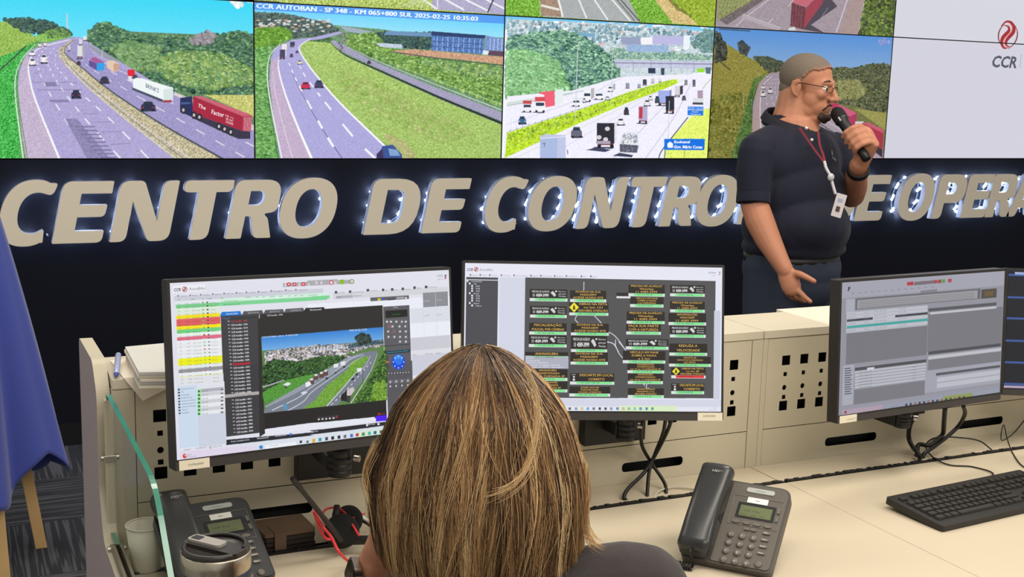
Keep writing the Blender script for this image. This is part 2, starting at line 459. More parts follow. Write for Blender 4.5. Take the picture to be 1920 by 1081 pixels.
w = MB().box((3.2, WY - .008, .05), (9.6, .014, .1)).build('baseboard_back', mat('baseboard_black', (16, 17, 24), .5)); tag(w, kind='structure')

# ------------------------------------------------------------------ video wall
TW, TH = 1.232, 0.6965
TZ = 1.2605
XL = 1.2835                                 # seam between the first and second display
BODY = mat('display_body', (14, 14, 17), .5)
def video_display(col, row, label, cv=None):
    x0 = XL + (col - 1) * TW; z0 = TZ + row * TH
    c = (x0 + TW / 2, WY - .002, z0 + TH / 2)
    S = Surf(c, (1, 0, 0), (0, 0, 1), TW - .007, TH - .006)
    t = thing('video_wall_display', label, 'display', (c[0], c[1], z0), group='displays of the video wall')
    o = wbuild(MB().box((c[0], c[1] + .035, c[2]), (TW - .001, .07, TH - .001)), 'housing', BODY, t)
    return t, S
def put_screen(t, cv, strength):
    o = cv.build(None, strength)
    return place_on(o, t, cv.S)
def place_on(o, t, S):
    o.parent = t
    bpy.context.view_layer.update()
    o.matrix_parent_inverse = t.matrix_world.inverted()
    o.matrix_basis = S.mat4()
    return o
def put_letters(L, t, S, name='lettering'):
    L.build(None, name)
    o = COL.objects[-1] if False else None
GREENS = [(70, 108, 84), (88, 130, 98), (106, 150, 108), (60, 96, 78), (124, 168, 116)]
LIME = [(140, 178, 100), (160, 192, 112), (118, 160, 100), (172, 196, 130), (104, 146, 98)]
RW, RH = 560, 316

# -- first display: motorway bending left, red container lorry
t1, S1 = video_display(0, 0, 'video wall display showing a motorway under a cyan sky with a red container lorry')
c = Canvas(S1, RW, RH, (60, 215, 245), lambda x, y: (x / 3.604, y / 3.603), 1); c.kk = RW / 1720
c.poly([(-330, -60), (1730, -60), (1730, 290), (-330, 290)], (48, 214, 246), col2=(120, 226, 250))
c.poly([(-330, 420), (240, 268), (500, 250), (600, 300), (600, 1090), (-330, 1090)], (96, 168, 84), tex=8)
c.blobs([(1555, 10), (1600, 5), (1650, 40), (1600, 50)], 14, 16, [(240, 246, 250)], 4); c.blobs([(1650, -10), (1715, -10), (1715, 20), (1680, 20)], 12, 16, [(240, 246, 250)], 4)
c.poly([(448, 90), (458, 90), (464, 230), (450, 230)], (180, 215, 225))
c.poly([(-330, 130), (80, 150), (180, 215), (270, 262), (200, 310), (100, 380), (-330, 520)], (150, 186, 84), tex=9)
c.blobs([(30, 130), (130, 130), (200, 125), (330, 150), (470, 210), (490, 240), (300, 240), (240, 225), (140, 205)], 260, 13, [(70, 104, 96), (90, 122, 98), (58, 88, 90)], 10)
c.poly([(250, 235), (380, 215), (490, 245), (300, 290), (240, 270)], (136, 190, 90), tex=9)
c.blobs([(300, 215), (450, 190), (480, 240), (330, 260)], 60, 9, [(90, 130, 80), (130, 170, 90)], 8)
c.poly([(-330, 500), (100, 350), (230, 285), (150, 400), (112, 560), (140, 1090), (-330, 1090)], (66, 176, 74), tex=15)
c.line([(-330, 760), (-10, 480), (60, 420), (180, 310)], 10, (60, 90, 70))
ROAD = (176, 166, 212)
c.poly([(590, 200), (1730, 250), (1730, 1090), (1500, 1090), (1100, 600), (850, 480), (640, 380), (590, 300)], (96, 134, 96), tex=12)
c.blobs([(590, 300), (600, 245), (660, 165), (740, 160), (800, 200), (890, 215), (930, 250), (1180, 255), (1240, 270), (1500, 235), (1620, 215), (1730, 240), (1730, 640), (1500, 640), (1150, 600), (900, 500), (800, 440), (740, 400), (640, 340)], 2600, 17, GREENS + [(84, 122, 110)], 14)
c.blobs([(1280, 260), (1400, 210), (1460, 240), (1440, 290), (1300, 300)], 90, 12, [(170, 160, 170), (150, 150, 150)], 10)
c.blobs([(1060, 400), (1200, 350), (1500, 370), (1710, 480), (1690, 560), (1400, 600), (1200, 560), (1060, 480)], 800, 17, LIME, 12)
c.blobs([(740, 320), (900, 290), (1080, 320), (1050, 470), (880, 470)], 260, 18, [(120, 160, 110), (140, 176, 116)], 14)
c.poly([(1380, 640), (1730, 640), (1730, 800), (1650, 760)], (198, 200, 116), tex=12)
c.poly([(470, 255), (540, 250), (1180, 640), (1730, 880), (1730, 1090), (180, 1090), (150, 900), (118, 600), (130, 460), (190, 350), (300, 295)], ROAD, tex=4)
c.poly([(520, 262), (585, 300), (640, 380), (860, 480), (1180, 620), (1730, 860), (1730, 1090), (1500, 1090), (1100, 840), (760, 620), (560, 460), (450, 370), (440, 330)], (160, 152, 200), tex=4)
c.poly([(1180, 620), (1730, 850), (1730, 890), (1180, 640)], (215, 205, 200), tex=6)
c.poly([(478, 272), (400, 330), (398, 380), (440, 440), (600, 600), (860, 820), (1200, 1090), (1540, 1090), (1100, 845), (760, 625), (560, 465), (448, 375), (440, 325), (500, 275)], (192, 182, 150), tex=15)
c.line([(1530, 1085), (1100, 842), (760, 622), (560, 462), (450, 372), (440, 325), (500, 270)], 13, (78, 82, 90), 3)
for dx in (0, 34, 62): c.line([(1210 + dx * 1.6, 1085), (870 + dx, 820), (610 + dx * .7, 600), (452 + dx * .4, 440), (410 + dx * .2, 350)], 5, (226, 222, 236) if dx != 34 else (120, 118, 140), 2)
c.poly([(150, 420), (185, 360), (200, 430), (205, 560), (250, 700), (410, 1090), (180, 1090), (150, 900), (122, 600)], (196, 180, 206), tex=5)
c.line([(408, 1085), (250, 700), (204, 540), (196, 430), (260, 330), (470, 268)], 15, (246, 246, 252), 4)
c.line([(160, 1085), (110, 700), (106, 520), (150, 400), (240, 300)], 9, (236, 236, 240), 3)
c.line([(190, 1085), (130, 700), (122, 520), (160, 400)], 5, (110, 110, 110), 2)
c.dashes([(620, 1085), (470, 850), (330, 620), (262, 470), (262, 380), (330, 310)], 10, (240, 240, 250), 13, w2=3, p=.85)
c.dashes([(830, 1085), (600, 830), (440, 630), (350, 490), (320, 400), (380, 310)], 10, (240, 240, 250), 14, w2=3, p=.85)
c.dashes([(1020, 1085), (760, 820), (560, 640), (430, 510), (370, 420), (400, 320)], 10, (240, 240, 250), 14, w2=3, p=.85)
c.poly([(440, 800), (520, 800), (760, 1090), (600, 1090)], (140, 134, 176), tex=6)
for k in range(9): c.poly([(500 + k * 22, 850 + k * 26), (640 + k * 18, 850 + k * 26), (646 + k * 18, 858 + k * 26), (506 + k * 22, 858 + k * 26)], (122, 116, 158))
for P in ([(220, 555), (520, 556)], [(250, 606), (560, 606)], [(560, 768), (660, 766)], [(620, 824), (760, 822)], [(690, 890), (820, 886)], [(750, 975), (880, 965)]): c.line(P, 4, (136, 130, 170))
c.poly([(300, 556), (372, 556), (390, 582), (312, 584)], (132, 128, 168)); c.poly([(330, 672), (460, 672), (470, 690), (345, 690)], (138, 132, 172))
for off, n in ((0, 12), (70, 12)): c.dashes([(1650 + off, 1060 - off), (1250 + off * .9, 830 - off * .8), (860 + off * .6, 610 - off * .7), (600 + off * .3, 450 - off * .5), (510, 350 - off * .3)], 7, (232, 230, 244), n, w2=3)
c.line([(1700, 870), (1180, 640), (860, 500), (640, 390)], 5, (236, 232, 236), 3)
c.poly([(590, 295), (690, 345), (790, 400), (790, 425), (690, 385), (600, 320)], (150, 156, 168)); c.line([(690, 340), (690, 390)], 3, (220, 220, 226))
for (x, y, w_, h_, col) in ((218, 360, 46, 32, (238, 240, 246)), (220, 418, 48, 46, (246, 244, 244)), (297, 396, 44, 60, (240, 240, 246)), (270, 300, 26, 36, (225, 228, 236)), (305, 296, 22, 34, (235, 235, 240)), (514, 634, 64, 56, (40, 48, 76)), (1000, 716, 98, 62, (38, 46, 74)), (706, 540, 62, 46, (44, 52, 80)), (532, 425, 28, 24, (50, 54, 76))): c.car(x, y, w_, h_, col)
c.truck(540, 350, 34, 90, (222, 222, 228), side=14); c.truck(545, 285, 22, 40, (215, 215, 222)); c.truck(468, 325, 16, 40, (200, 200, 210)); c.truck(575, 260, 24, 30, (226, 226, 230))
c.poly([(606, 400), (640, 384), (704, 420), (700, 436), (654, 430)], (170, 90, 150)); c.poly([(604, 404), (654, 430), (654, 474), (600, 444)], (96, 80, 150)); c.poly([(654, 426), (706, 424), (704, 474), (654, 478)], (44, 160, 232))
c.poly([(722, 410), (770, 408), (802, 432), (800, 480), (768, 486), (722, 456)], (226, 200, 180)); c.poly([(768, 428), (802, 432), (800, 478), (768, 482)], (206, 160, 132))
c.poly([(862, 470), (908, 470), (914, 516), (864, 514)], (226, 30, 52)); c.poly([(864, 514), (912, 514), (890, 550), (870, 545)], (225, 225, 232)); c.car(912, 518, 40, 26, (70, 76, 96))
c.poly([(896, 536), (920, 526), (960, 528), (1170, 592), (1168, 680), (1100, 678), (900, 594)], (238, 246, 246)); c.poly([(1104, 606), (1170, 594), (1166, 672), (1104, 674)], (214, 228, 228)); c.poly([(894, 590), (1100, 672), (1100, 690), (894, 606)], (66, 76, 96))
c.poly([(1100, 676), (1160, 674), (1158, 690), (1104, 692)], (170, 60, 70))
c.poly([(1216, 660), (1296, 650), (1304, 740), (1300, 790), (1216, 756)], (32, 44, 92)); c.poly([(1222, 690), (1284, 690), (1290, 700), (1222, 704)], (70, 96, 150))
c.poly([(1304, 648), (1360, 648), (1700, 776), (1642, 786)], (206, 96, 118)); c.poly([(1304, 650), (1642, 786), (1640, 884), (1300, 766)], (168, 34, 62)); c.poly([(1642, 784), (1702, 778), (1694, 884), (1636, 894)], (182, 70, 92))
for k in range(5): c.poly([(1650 + k * 11, 792 - k), (1653 + k * 11, 792 - k), (1649 + k * 11, 880), (1646 + k * 11, 880)], (236, 180, 190))
c.poly([(1300, 766), (1640, 884), (1690, 888), (1690, 936), (1610, 936), (1560, 916), (1300, 796)], (56, 52, 74))
for x, y in ((1238, 742), (1310, 776), (1346, 790), (1478, 852), (1516, 870), (1558, 890)):
    c.poly([(x + 20 * math.cos(a), y + 26 * math.sin(a)) for a in np.linspace(0, 6.28, 14)], (40, 40, 52)); c.poly([(x + 9 * math.cos(a), y + 12 * math.sin(a)) for a in np.linspace(0, 6.28, 10)], (196, 190, 196))
put_screen(t1, c, 1.0)
L = Letters(S1); Z = c.T
L.free('The', Z(1336, 722), Z(1388, 742), Z(1340, 698), (250, 235, 238), .01)
L.free('Factor', Z(1428, 768), Z(1512, 792), Z(1432, 738), (250, 235, 238), .01)
L.free("BRINK'S", Z(984, 590), Z(1072, 628), Z(986, 562), (70, 90, 110), .01)
for k, w_ in enumerate(('10 11', '40 HC', '2500')): L.free(w_, Z(1524, 786 + k * 20), Z(1574, 806 + k * 20), Z(1526, 772 + k * 20), (250, 225, 230))
def fix_letters(L, t):
    n = len(COL.objects); L.build(None)
    o = [q for q in COL.objects if q.name.startswith('lettering') and q.parent is None]
    for q in o: place_on(q, t, L.S)
fix_letters(L, t1)

# -- second display: motorway with a wide grass strip and a caption bar
t2, S2 = video_display(1, 0, 'video wall display with a blue caption bar above a motorway and green verge')
c = Canvas(S2, RW, RH, (120, 225, 250), lambda x, y: (470 + x / 3.604, y / 3.603), 2); c.kk = RW / 1715
c.poly([(20, 0), (1760, 60), (1760, 330), (20, 270)], (96, 206, 250), col2=(190, 240, 250))
c.poly([(20, 90), (300, 120), (560, 170), (900, 200), (1000, 215), (1220, 220), (1760, 260), (1760, 1090), (20, 1090)], (110, 150, 110), tex=10)
c.blobs([(20, 85), (240, 100), (340, 120), (540, 165), (600, 200), (540, 240), (300, 250), (20, 240)], 900, 11, [(70, 92, 96), (92, 112, 108), (84, 104, 96), (110, 132, 120)], 12)
for k in range(70):
    x = 30 + c.rng.rand() * 500; y = 125 + c.rng.rand() * 90; c.poly([(x, y), (x + 22, y + 1), (x + 22, y + 11), (x, y + 10)], (215, 215, 215) if k % 3 else (190, 160, 140))
c.blobs([(20, 200), (200, 190), (270, 210), (270, 250), (120, 320), (20, 330)], 420, 14, [(120, 170, 60), (140, 190, 76), (100, 150, 60)], 14)
c.blobs([(840, 220), (1220, 225), (1220, 330), (1000, 320), (760, 290)], 420, 13, [(70, 100, 98), (86, 116, 100), (60, 90, 92)], 10)
c.poly([(920, 210), (1220, 222), (1220, 250), (900, 235)], (110, 150, 190))
c.poly([(600, 175), (700, 190), (820, 215), (800, 240), (640, 210)], (160, 175, 190))
c.blobs([(640, 240), (830, 230), (960, 330), (1200, 380), (1740, 440), (1740, 740), (1500, 640), (1100, 490), (800, 370), (640, 290)], 1500, 16, [(126, 170, 84), (146, 186, 96), (112, 152, 78), (98, 140, 76), (170, 206, 120)], 14)
c.blobs([(1100, 400), (1740, 460), (1740, 540), (1300, 480)], 300, 16, LIME, 14)
c.poly([(1220, 212), (1590, 240), (1576, 262), (1222, 244)], (40, 62, 108)); c.poly([(1590, 240), (1730, 268), (1730, 380), (1570, 366)], (120, 150, 205), tex=8); c.poly([(1222, 240), (1576, 262), (1566, 366), (1220, 340)], (84, 122, 186), tex=12)
for k in range(9): c.line([(1262 + k * 36, 246 + k * 2.2), (1256 + k * 36, 344 + k * 2)], 4, (176, 200, 236))
for y in (278, 312): c.line([(1222, y), (1570, y + 22)], 4, (56, 84, 140))
for k in range(4): c.line([(1620 + k * 26, 262), (1612 + k * 26, 368)], 5, (190, 206, 236))
c.poly([(1600, 340), (1730, 350), (1730, 384), (1600, 372)], (96, 70, 90)); c.poly([(1570, 340), (1610, 345), (1600, 372), (1565, 368)], (225, 235, 245))
c.poly([(840, 290), (1020, 300), (1030, 330), (880, 318)], (196, 208, 224), tex=8)
c.poly([(950, 345), (1100, 332), (1740, 388), (1740, 440), (1400, 400), (1060, 376)], (206, 160, 130), tex=10); c.line([(960, 352), (1300, 398), (1740, 446)], 8, (86, 96, 90)); c.line([(1100, 380), (1160, 340)], 4, (90, 110, 80))
c.poly([(390, 270), (540, 280), (640, 380), (900, 500), (1300, 680), (1740, 860), (1740, 1090), (1050, 1090), (860, 930), (560, 650), (400, 460), (330, 340), (350, 290)], (166, 196, 106), tex=10, streak=1)
c.blobs([(600, 480), (1000, 640), (1500, 900), (1300, 960), (900, 780), (600, 600)], 500, 20, [(172, 198, 112), (178, 194, 120), (162, 196, 104)], 3, 1)
c.blobs([(900, 900), (1040, 960), (1140, 1090), (1040, 1090)], 90, 16, [(196, 190, 140), (186, 194, 124)], 4, 1)
c.blobs([(396, 250), (540, 262), (540, 286), (396, 272)], 90, 9, [(74, 110, 70), (90, 130, 80)], 8)
c.poly([(560, 270), (620, 300), (800, 400), (1200, 570), (1730, 770), (1740, 835), (1300, 660), (900, 480), (640, 360), (545, 290)], (164, 160, 190), tex=4)
c.line([(1740, 850), (1300, 668), (900, 490), (640, 372), (540, 290)], 17, (44, 46, 58), 4); c.line([(1740, 760), (1300, 590), (900, 430), (640, 310)], 5, (230, 230, 240), 2)
c.line([(1740, 720), (1300, 560), (900, 410)], 6, (170, 200, 150), 2)
c.poly([(160, 330), (280, 270), (440, 250), (600, 212), (620, 225), (480, 265), (390, 275), (330, 310), (345, 370), (420, 480), (600, 690), (900, 970), (1010, 1090), (200, 1090), (160, 800), (128, 560), (136, 400)], (174, 170, 220), tex=3)
c.poly([(140, 420), (190, 380), (200, 500), (250, 680), (330, 880), (430, 1090), (220, 1090), (160, 800), (130, 560)], (196, 176, 204), tex=4)
c.line([(420, 1085), (330, 880), (240, 650), (192, 480), (190, 390)], 18, (250, 250, 252), 5); c.line([(290, 1085), (230, 880), (170, 640), (150, 480)], 6, (230, 215, 225), 3)
c.line([(1000, 1070), (880, 960), (600, 690), (430, 490), (340, 360), (336, 310), (400, 265)], 15, (250, 250, 252), 4)
c.blobs([(20, 330), (150, 320), (110, 480), (120, 700), (190, 1090), (20, 1090)], 900, 15, [(110, 170, 90), (130, 190, 106), (96, 152, 84), (150, 200, 130)], 12)
c.line([(215, 1085), (140, 720), (114, 520), (130, 380), (200, 300)], 10, (236, 240, 240), 3); c.line([(190, 1085), (128, 720), (108, 540)], 5, (70, 110, 70), 2)
c.line([(630, 1085), (480, 860), (340, 620), (280, 490)], 5, (90, 86, 120), 2)
c.dashes([(560, 990), (470, 840), (350, 620), (290, 500), (250, 400)], 16, (246, 246, 252), 7, w2=5, p=.8)
c.dashes([(860, 1085), (700, 930), (520, 710), (440, 610), (360, 500), (320, 420)], 15, (246, 246, 252), 7, w2=5, p=.8)
c.truck(228, 320, 34, 46, (236, 230, 236), side=8); c.truck(216, 366, 36, 60, (70, 70, 100), side=8, sidec=(230, 225, 235)); c.truck(280, 300, 26, 34, (60, 64, 90), side=5)
c.car(372, 576, 60, 46, (206, 44, 84)); c.car(462, 566, 58, 50, (58, 66, 104)); c.car(332, 420, 36, 26, (226, 226, 200)); c.car(276, 374, 24, 22, (76, 76, 96)); c.car(314, 350, 18, 16, (70, 70, 96)); c.car(800, 420, 26, 20, (54, 58, 80))
for k in range(16): c.car(590 + c.rng.rand() * 60, 220 + k * 8, 16, 12, (120, 110, 130) if k % 2 else (190, 190, 200))
c.poly([(890, 985), (960, 975), (1020, 1040), (1030, 1090), (900, 1090), (870, 1040)], (60, 84, 150)); c.poly([(930, 1000), (990, 1010), (1010, 1050), (940, 1050)], (130, 165, 210)); c.poly([(850, 1040), (890, 1000), (900, 1090), (850, 1090)], (60, 50, 96))
c.poly([(20, -10), (1745, 95), (1745, 164), (20, 66)], (84, 158, 244))
put_screen(t2, c, 1.0)
L = Letters(S2)
for k_ in (0, 2.2, 4.4): L.free('CCR AUTOBAN - SP 348 - KM 065+800 SUL 2025-02-25 10:35:03', c.T(36 + k_, 54), c.T(1531 + k_, 142), c.T(38 + k_, 22), (236, 250, 252), 0, .0008 + k_ * .00005)
fix_letters(L, t2)

# -- third display: traffic under a bridge, blue road signs
t3, S3 = video_display(2, 0, 'video wall display with an overexposed motorway of lorries and two blue road signs')
c = Canvas(S3, RW, RH, (240, 242, 252), lambda x, y: (940 + x / 3.602, y / 3.602), 3); c.kk = RW / 1420
c.poly([(0, 60), (1460, 160), (1460, 260), (0, 200)], (110, 196, 240), col2=(180, 220, 240))
c.poly([(40, 130), (700, 160), (1460, 220), (1460, 470), (40, 700)], (200, 214, 220), tex=10)
for k in range(520):
    x = 40 + c.rng.rand() * 1400; y = 130 + c.rng.rand() ** 1.1 * 250 + x * .03; w_ = 10 + c.rng.rand() * 36; h_ = 6 + c.rng.rand() * 12
    c.poly([(x, y), (x + w_, y), (x + w_, y + h_), (x, y + h_)], [(242, 246, 248), (214, 226, 236), (176, 196, 206), (206, 184, 184), (150, 176, 176)][k % 5])
c.blobs([(40, 130), (1460, 220), (1460, 300), (40, 280)], 260, 11, [(130, 170, 190), (120, 160, 170), (150, 184, 190)], 12)
c.blobs([(740, 330), (1000, 350), (1440, 380), (1440, 420), (740, 420)], 340, 13, [(150, 186, 170), (176, 206, 180), (120, 160, 150)], 16)
c.blobs([(1280, 300), (1380, 200), (1450, 210), (1450, 350), (1360, 350)], 160, 14, [(110, 146, 150), (130, 166, 160)], 14)
c.poly([(810, 250), (940, 254), (940, 304), (812, 300)], (150, 160, 190)); c.poly([(1020, 240), (1230, 246), (1228, 304), (1020, 298)], (186, 184, 224)); c.poly([(940, 256), (1020, 250), (1020, 300), (942, 302)], (240, 240, 244)); c.poly([(1230, 240), (1272, 240), (1270, 330), (1228, 330)], (230, 240, 244))
c.poly([(840, 302), (1130, 306), (1128, 356), (846, 350)], (154, 180, 216), tex=6); c.poly([(490, 222), (636, 226), (630, 250), (492, 248)], (120, 168, 200))
c.blobs([(60, 260), (250, 230), (400, 215), (520, 240), (680, 340), (790, 440), (790, 540), (640, 590), (480, 600), (40, 660), (40, 300)], 2200, 19, [(92, 138, 122), (116, 164, 138), (142, 190, 156), (78, 118, 112), (160, 204, 170)], 22)
c.blobs([(40, 350), (200, 350), (380, 420), (460, 600), (40, 660)], 800, 20, [(150, 204, 140), (170, 216, 160), (130, 186, 130)], 20)
c.poly([(760, 405), (1450, 415), (1450, 470), (780, 455)], (196, 200, 222), tex=4); c.line([(760, 424), (1450, 434)], 8, (140, 140, 170)); c.line([(760, 400), (1450, 410)], 3, (230, 236, 240))
for x in (890, 1010, 1145, 1300): c.line([(x, 410), (x, 490)], 4, (150, 150, 180))
c.poly([(990, 460), (1040, 460), (1040, 496), (992, 494)], (44, 56, 84)); c.poly([(1076, 460), (1102, 460), (1100, 508), (1078, 506)], (54, 70, 96)); c.poly([(1376, 455), (1416, 455), (1410, 500), (1380, 496)], (90, 110, 130)); c.poly([(1320, 462), (1374, 462), (1370, 490), (1318, 488)], (150, 220, 60))
c.poly([(40, 650), (480, 610), (800, 520), (1150, 505), (1440, 500), (1420, 1090), (10, 1090)], (238, 236, 250), tex=3)
c.poly([(40, 690), (480, 620), (480, 635), (40, 720)], (210, 220, 214)); c.line([(40, 712), (300, 668), (560, 610)], 6, (180, 196, 196))
c.line([(1150, 560), (760, 800), (480, 960), (300, 1085)], 4, (214, 210, 230)); c.line([(1250, 560), (1000, 820), (740, 1085)], 6, (206, 200, 224)); c.line([(1280, 560), (1160, 800), (960, 1085)], 6, (206, 200, 224))
c.line([(1230, 540), (1000, 640), (560, 850), (60, 1080)], 7, (220, 226, 226)); c.line([(820, 520), (500, 680), (40, 840)], 4, (206, 204, 224))
c.poly([(1190, 535), (1130, 540), (860, 620), (560, 730), (40, 896), (24, 1065), (500, 842), (860, 690), (1100, 600), (1190, 560)], (186, 222, 40), tex=14, streak=1)
c.blobs([(40, 900), (500, 760), (1100, 580), (900, 660), (500, 820), (40, 1000)], 360, 9, [(176, 204, 60), (206, 230, 90), (150, 190, 60)], 10)
for k in range(26): x = 60 + k * 42; y = 885 - k * 12.6; c.line([(x, y), (x + 4, y - 14)], 3, (90, 110, 120))
c.line([(40, 892), (600, 712), (1150, 545)], 2.5, (130, 150, 150))
c.poly([(1420, 730), (1320, 740), (1240, 830), (1160, 920), (1100, 1000), (1100, 1090), (1400, 1090)], (226, 244, 110), tex=12, streak=1)
c.line([(1260, 790), (1180, 890), (1080, 1020), (1060, 1085)], 7, (80, 90, 90)); c.line([(1440, 510), (1380, 570), (1360, 600)], 5, (180, 190, 140))
c.truck(176, 716, 58, 76, (200, 70, 80), back=False, cab=(235, 235, 240)); c.poly([(244, 628), (300, 616), (360, 612), (362, 712), (300, 724), (290, 640)], (236, 96, 116)); c.poly([(364, 606), (418, 600), (418, 690), (364, 706)], (226, 236, 236)); c.truck(262, 704, 68, 100, (214, 76, 90), back=False)
c.truck(506, 686, 50, 58, (226, 232, 240), back=False); c.truck(580, 640, 50, 84, (236, 238, 244), back=False, side=22); c.truck(660, 640, 56, 60, (228, 232, 240), back=False); c.truck(738, 592, 34, 50, (226, 230, 240), back=False, side=14); c.truck(852, 578, 26, 36, (140, 150, 170)); c.truck(930, 580, 22, 26, (150, 160, 180)); c.truck(968, 556, 26, 40, (60, 70, 84)); c.truck(1022, 546, 20, 30, (190, 194, 206)); c.truck(1070, 540, 20, 26, (220, 220, 230)); c.truck(1246, 556, 20, 34, (130, 130, 140)); c.truck(1300, 560, 20, 44, (90, 96, 120))
c.car(142, 810, 52, 52, (60, 100, 140), front=True)
c.truck(1096, 660, 76, 98, (160, 174, 230), side=14); c.truck(1188, 616, 34, 70, (210, 206, 216), side=20, sidec=(60, 60, 70)); c.truck(1138, 704, 58, 112, (38, 44, 58)); c.truck(956, 772, 60, 112, (180, 172, 206)); c.poly([(930, 722), (954, 722), (952, 800), (928, 800)], (190, 60, 80)); c.truck(1342, 640, 36, 60, (170, 150, 170)); c.poly([(1296, 660), (1362, 664), (1362, 706), (1290, 704)], (216, 220, 224)); c.poly([(1292, 690), (1362, 692), (1362, 706), (1290, 704)], (60, 66, 76))
for x, y, w_, h_, q in ((508, 890, 74, 70, (96, 104, 126)), (806, 820, 54, 46, (236, 238, 244)), (844, 748, 34, 48, (50, 60, 70)), (1052, 670, 32, 44, (50, 80, 90)), (1232, 660, 28, 30, (90, 96, 110)), (1006, 660, 30, 30, (226, 230, 240)), (984, 694, 46, 40, (230, 232, 240)), (716, 662, 40, 24, (220, 225, 235)), (560, 676, 24, 30, (210, 214, 226))): c.car(x, y, w_, h_, q)
c.truck(704, 910, 118, 160, (40, 42, 54), side=14, sidec=(220, 220, 226)); c.poly([(570, 1010), (650, 994), (740, 1010), (700, 1025)], (60, 64, 96))
for x, y in ((716, 868), (660, 926), (704, 940)): c.poly([(x + 17 * math.cos(a), y + 15 * math.sin(a)) for a in np.linspace(0, 6.28, 12)], (214, 206, 212))
c.poly([(640, 950), (736, 950), (736, 972), (640, 970)], (170, 160, 180))
c.poly([(826, 890), (920, 890), (930, 1000), (880, 1046), (796, 1036), (790, 970)], (226, 228, 236)); c.poly([(800, 970), (926, 980), (916, 1030), (800, 1024)], (90, 92, 110), tex=14); c.blobs([(830, 900), (920, 900), (920, 960), (810, 960)], 46, 9, [(180, 184, 196), (240, 240, 244), (150, 154, 170)], 10); c.poly([(750, 1050), (800, 1030), (890, 1046), (880, 1060)], (60, 62, 90))
c.poly([(262, 918), (300, 904), (436, 912), (434, 1090), (262, 1090)], (190, 196, 228)); c.poly([(262, 936), (380, 930), (376, 1090), (262, 1090)], (168, 184, 222)); c.line([(262, 934), (436, 920)], 4, (240, 240, 246)); c.line([(276, 970), (296, 964), (288, 990)], 4, (80, 86, 100)); c.line([(446, 1010), (450, 1040)], 5, (60, 60, 80))
c.line([(516, 310), (500, 800)], 5, (200, 208, 210)); c.line([(500, 306), (526, 306)], 5, (226, 232, 232)); c.line([(750, 350), (742, 710)], 4, (206, 214, 214)); c.line([(1134, 680), (1120, 1070)], 4, (200, 206, 206)); c.line([(375, 180), (380, 165), (396, 165), (398, 190)], 3, (80, 110, 120))
c.poly([(1258, 718), (1364, 720), (1362, 780), (1256, 776)], (30, 120, 224)); c.poly([(1258, 738), (1363, 741), (1363, 745), (1258, 742)], (235, 245, 250))
c.poly([(1100, 936), (1374, 936), (1370, 1012), (1098, 1010)], (10, 112, 222)); c.line([(1105, 1012), (1100, 1085)], 6, (80, 90, 100)); c.line([(1236, 1012), (1234, 1060)], 4, (120, 130, 120))
c.poly([(1120, 968), (1138, 954), (1158, 968), (1158, 996), (1122, 996)], (240, 248, 252))
c.line([(60, 98), (330, 118)], 8, (40, 60, 80))
put_screen(t3, c, 1.04)
L = Letters(S3); Z = c.T
L.free('Rodoanel', Z(1166, 966), Z(1272, 966), Z(1168, 948), (245, 250, 255), .03)
L.free('Gov. Mário Covas', Z(1164, 1000), Z(1356, 1002), Z(1166, 980), (245, 250, 255), .03)
L.free('SP 021 - km 24', Z(1264, 732), Z(1358, 736), Z(1265, 722), (235, 245, 252)); L.free('Raposo', Z(1290, 758), Z(1330, 759), Z(1290, 748), (235, 245, 252)); L.free('Tavares', Z(1276, 774), Z(1346, 776), Z(1276, 764), (235, 245, 252))
fix_letters(L, t3)

# -- fourth display: dimmer hillside motorway behind the speaker
t4, S4 = video_display(3, 0, 'video wall display with a hillside motorway and pink container lorries behind the man')
c = Canvas(S4, RW, RH, (120, 170, 225), lambda x, y: (1330 + x / 3.254, y / 3.254), 4); c.kk = RW / 1070
c.poly([(0, 140), (1120, 200), (1120, 480), (0, 420)], (92, 152, 226), col2=(150, 184, 222))
c.poly([(-20, 470), (440, 440), (740, 500), (1120, 560), (1120, 1000), (-20, 1000)], (120, 122, 72), tex=6)
c.blobs([(1030, 245), (1070, 240), (1100, 260), (1050, 275)], 16, 12, [(150, 170, 230)], 3); c.line([(458, 310), (460, 400)], 2, (150, 160, 180))
c.poly([(40, 260), (110, 270), (220, 340), (340, 400), (440, 440), (330, 470), (260, 560), (240, 700), (180, 800), (0, 980), (0, 260)], (148, 140, 62), tex=9)
c.blobs([(0, 600), (200, 560), (250, 640), (160, 960), (0, 980)], 300, 14, [(136, 134, 62), (124, 128, 56), (150, 146, 70)], 5)
c.blobs([(40, 200), (60, 200), (110, 300), (100, 360), (40, 380)], 120, 10, [(70, 76, 70), (90, 92, 80)], 8); c.blobs([(170, 270), (200, 250), (250, 290), (230, 340), (190, 320)], 60, 8, [(64, 72, 80), (84, 90, 84)], 8)
c.blobs([(270, 350), (340, 345), (460, 385), (450, 430), (360, 440)], 240, 8, [(90, 100, 76), (110, 116, 80), (76, 84, 78)], 10)
c.line([(60, 370), (130, 430)], 6, (70, 66, 50)); c.line([(290, 440), (330, 480)], 4, (186, 166, 110))
c.poly([(270, 480), (350, 445), (290, 520), (262, 700), (250, 980), (130, 980), (180, 800), (240, 600)], (98, 126, 60), tex=8)
c.blobs([(270, 500), (250, 700), (240, 980), (140, 980), (200, 760)], 300, 11, [(86, 122, 60), (104, 134, 74)], 8)
c.poly([(450, 435), (360, 450), (300, 510), (266, 640), (262, 760), (280, 980), (1060, 980), (1060, 900), (760, 700)], (166, 152, 164), tex=3)
c.poly([(300, 540), (330, 480), (320, 560), (312, 700), (330, 980), (262, 980), (262, 760)], (178, 154, 152), tex=3)
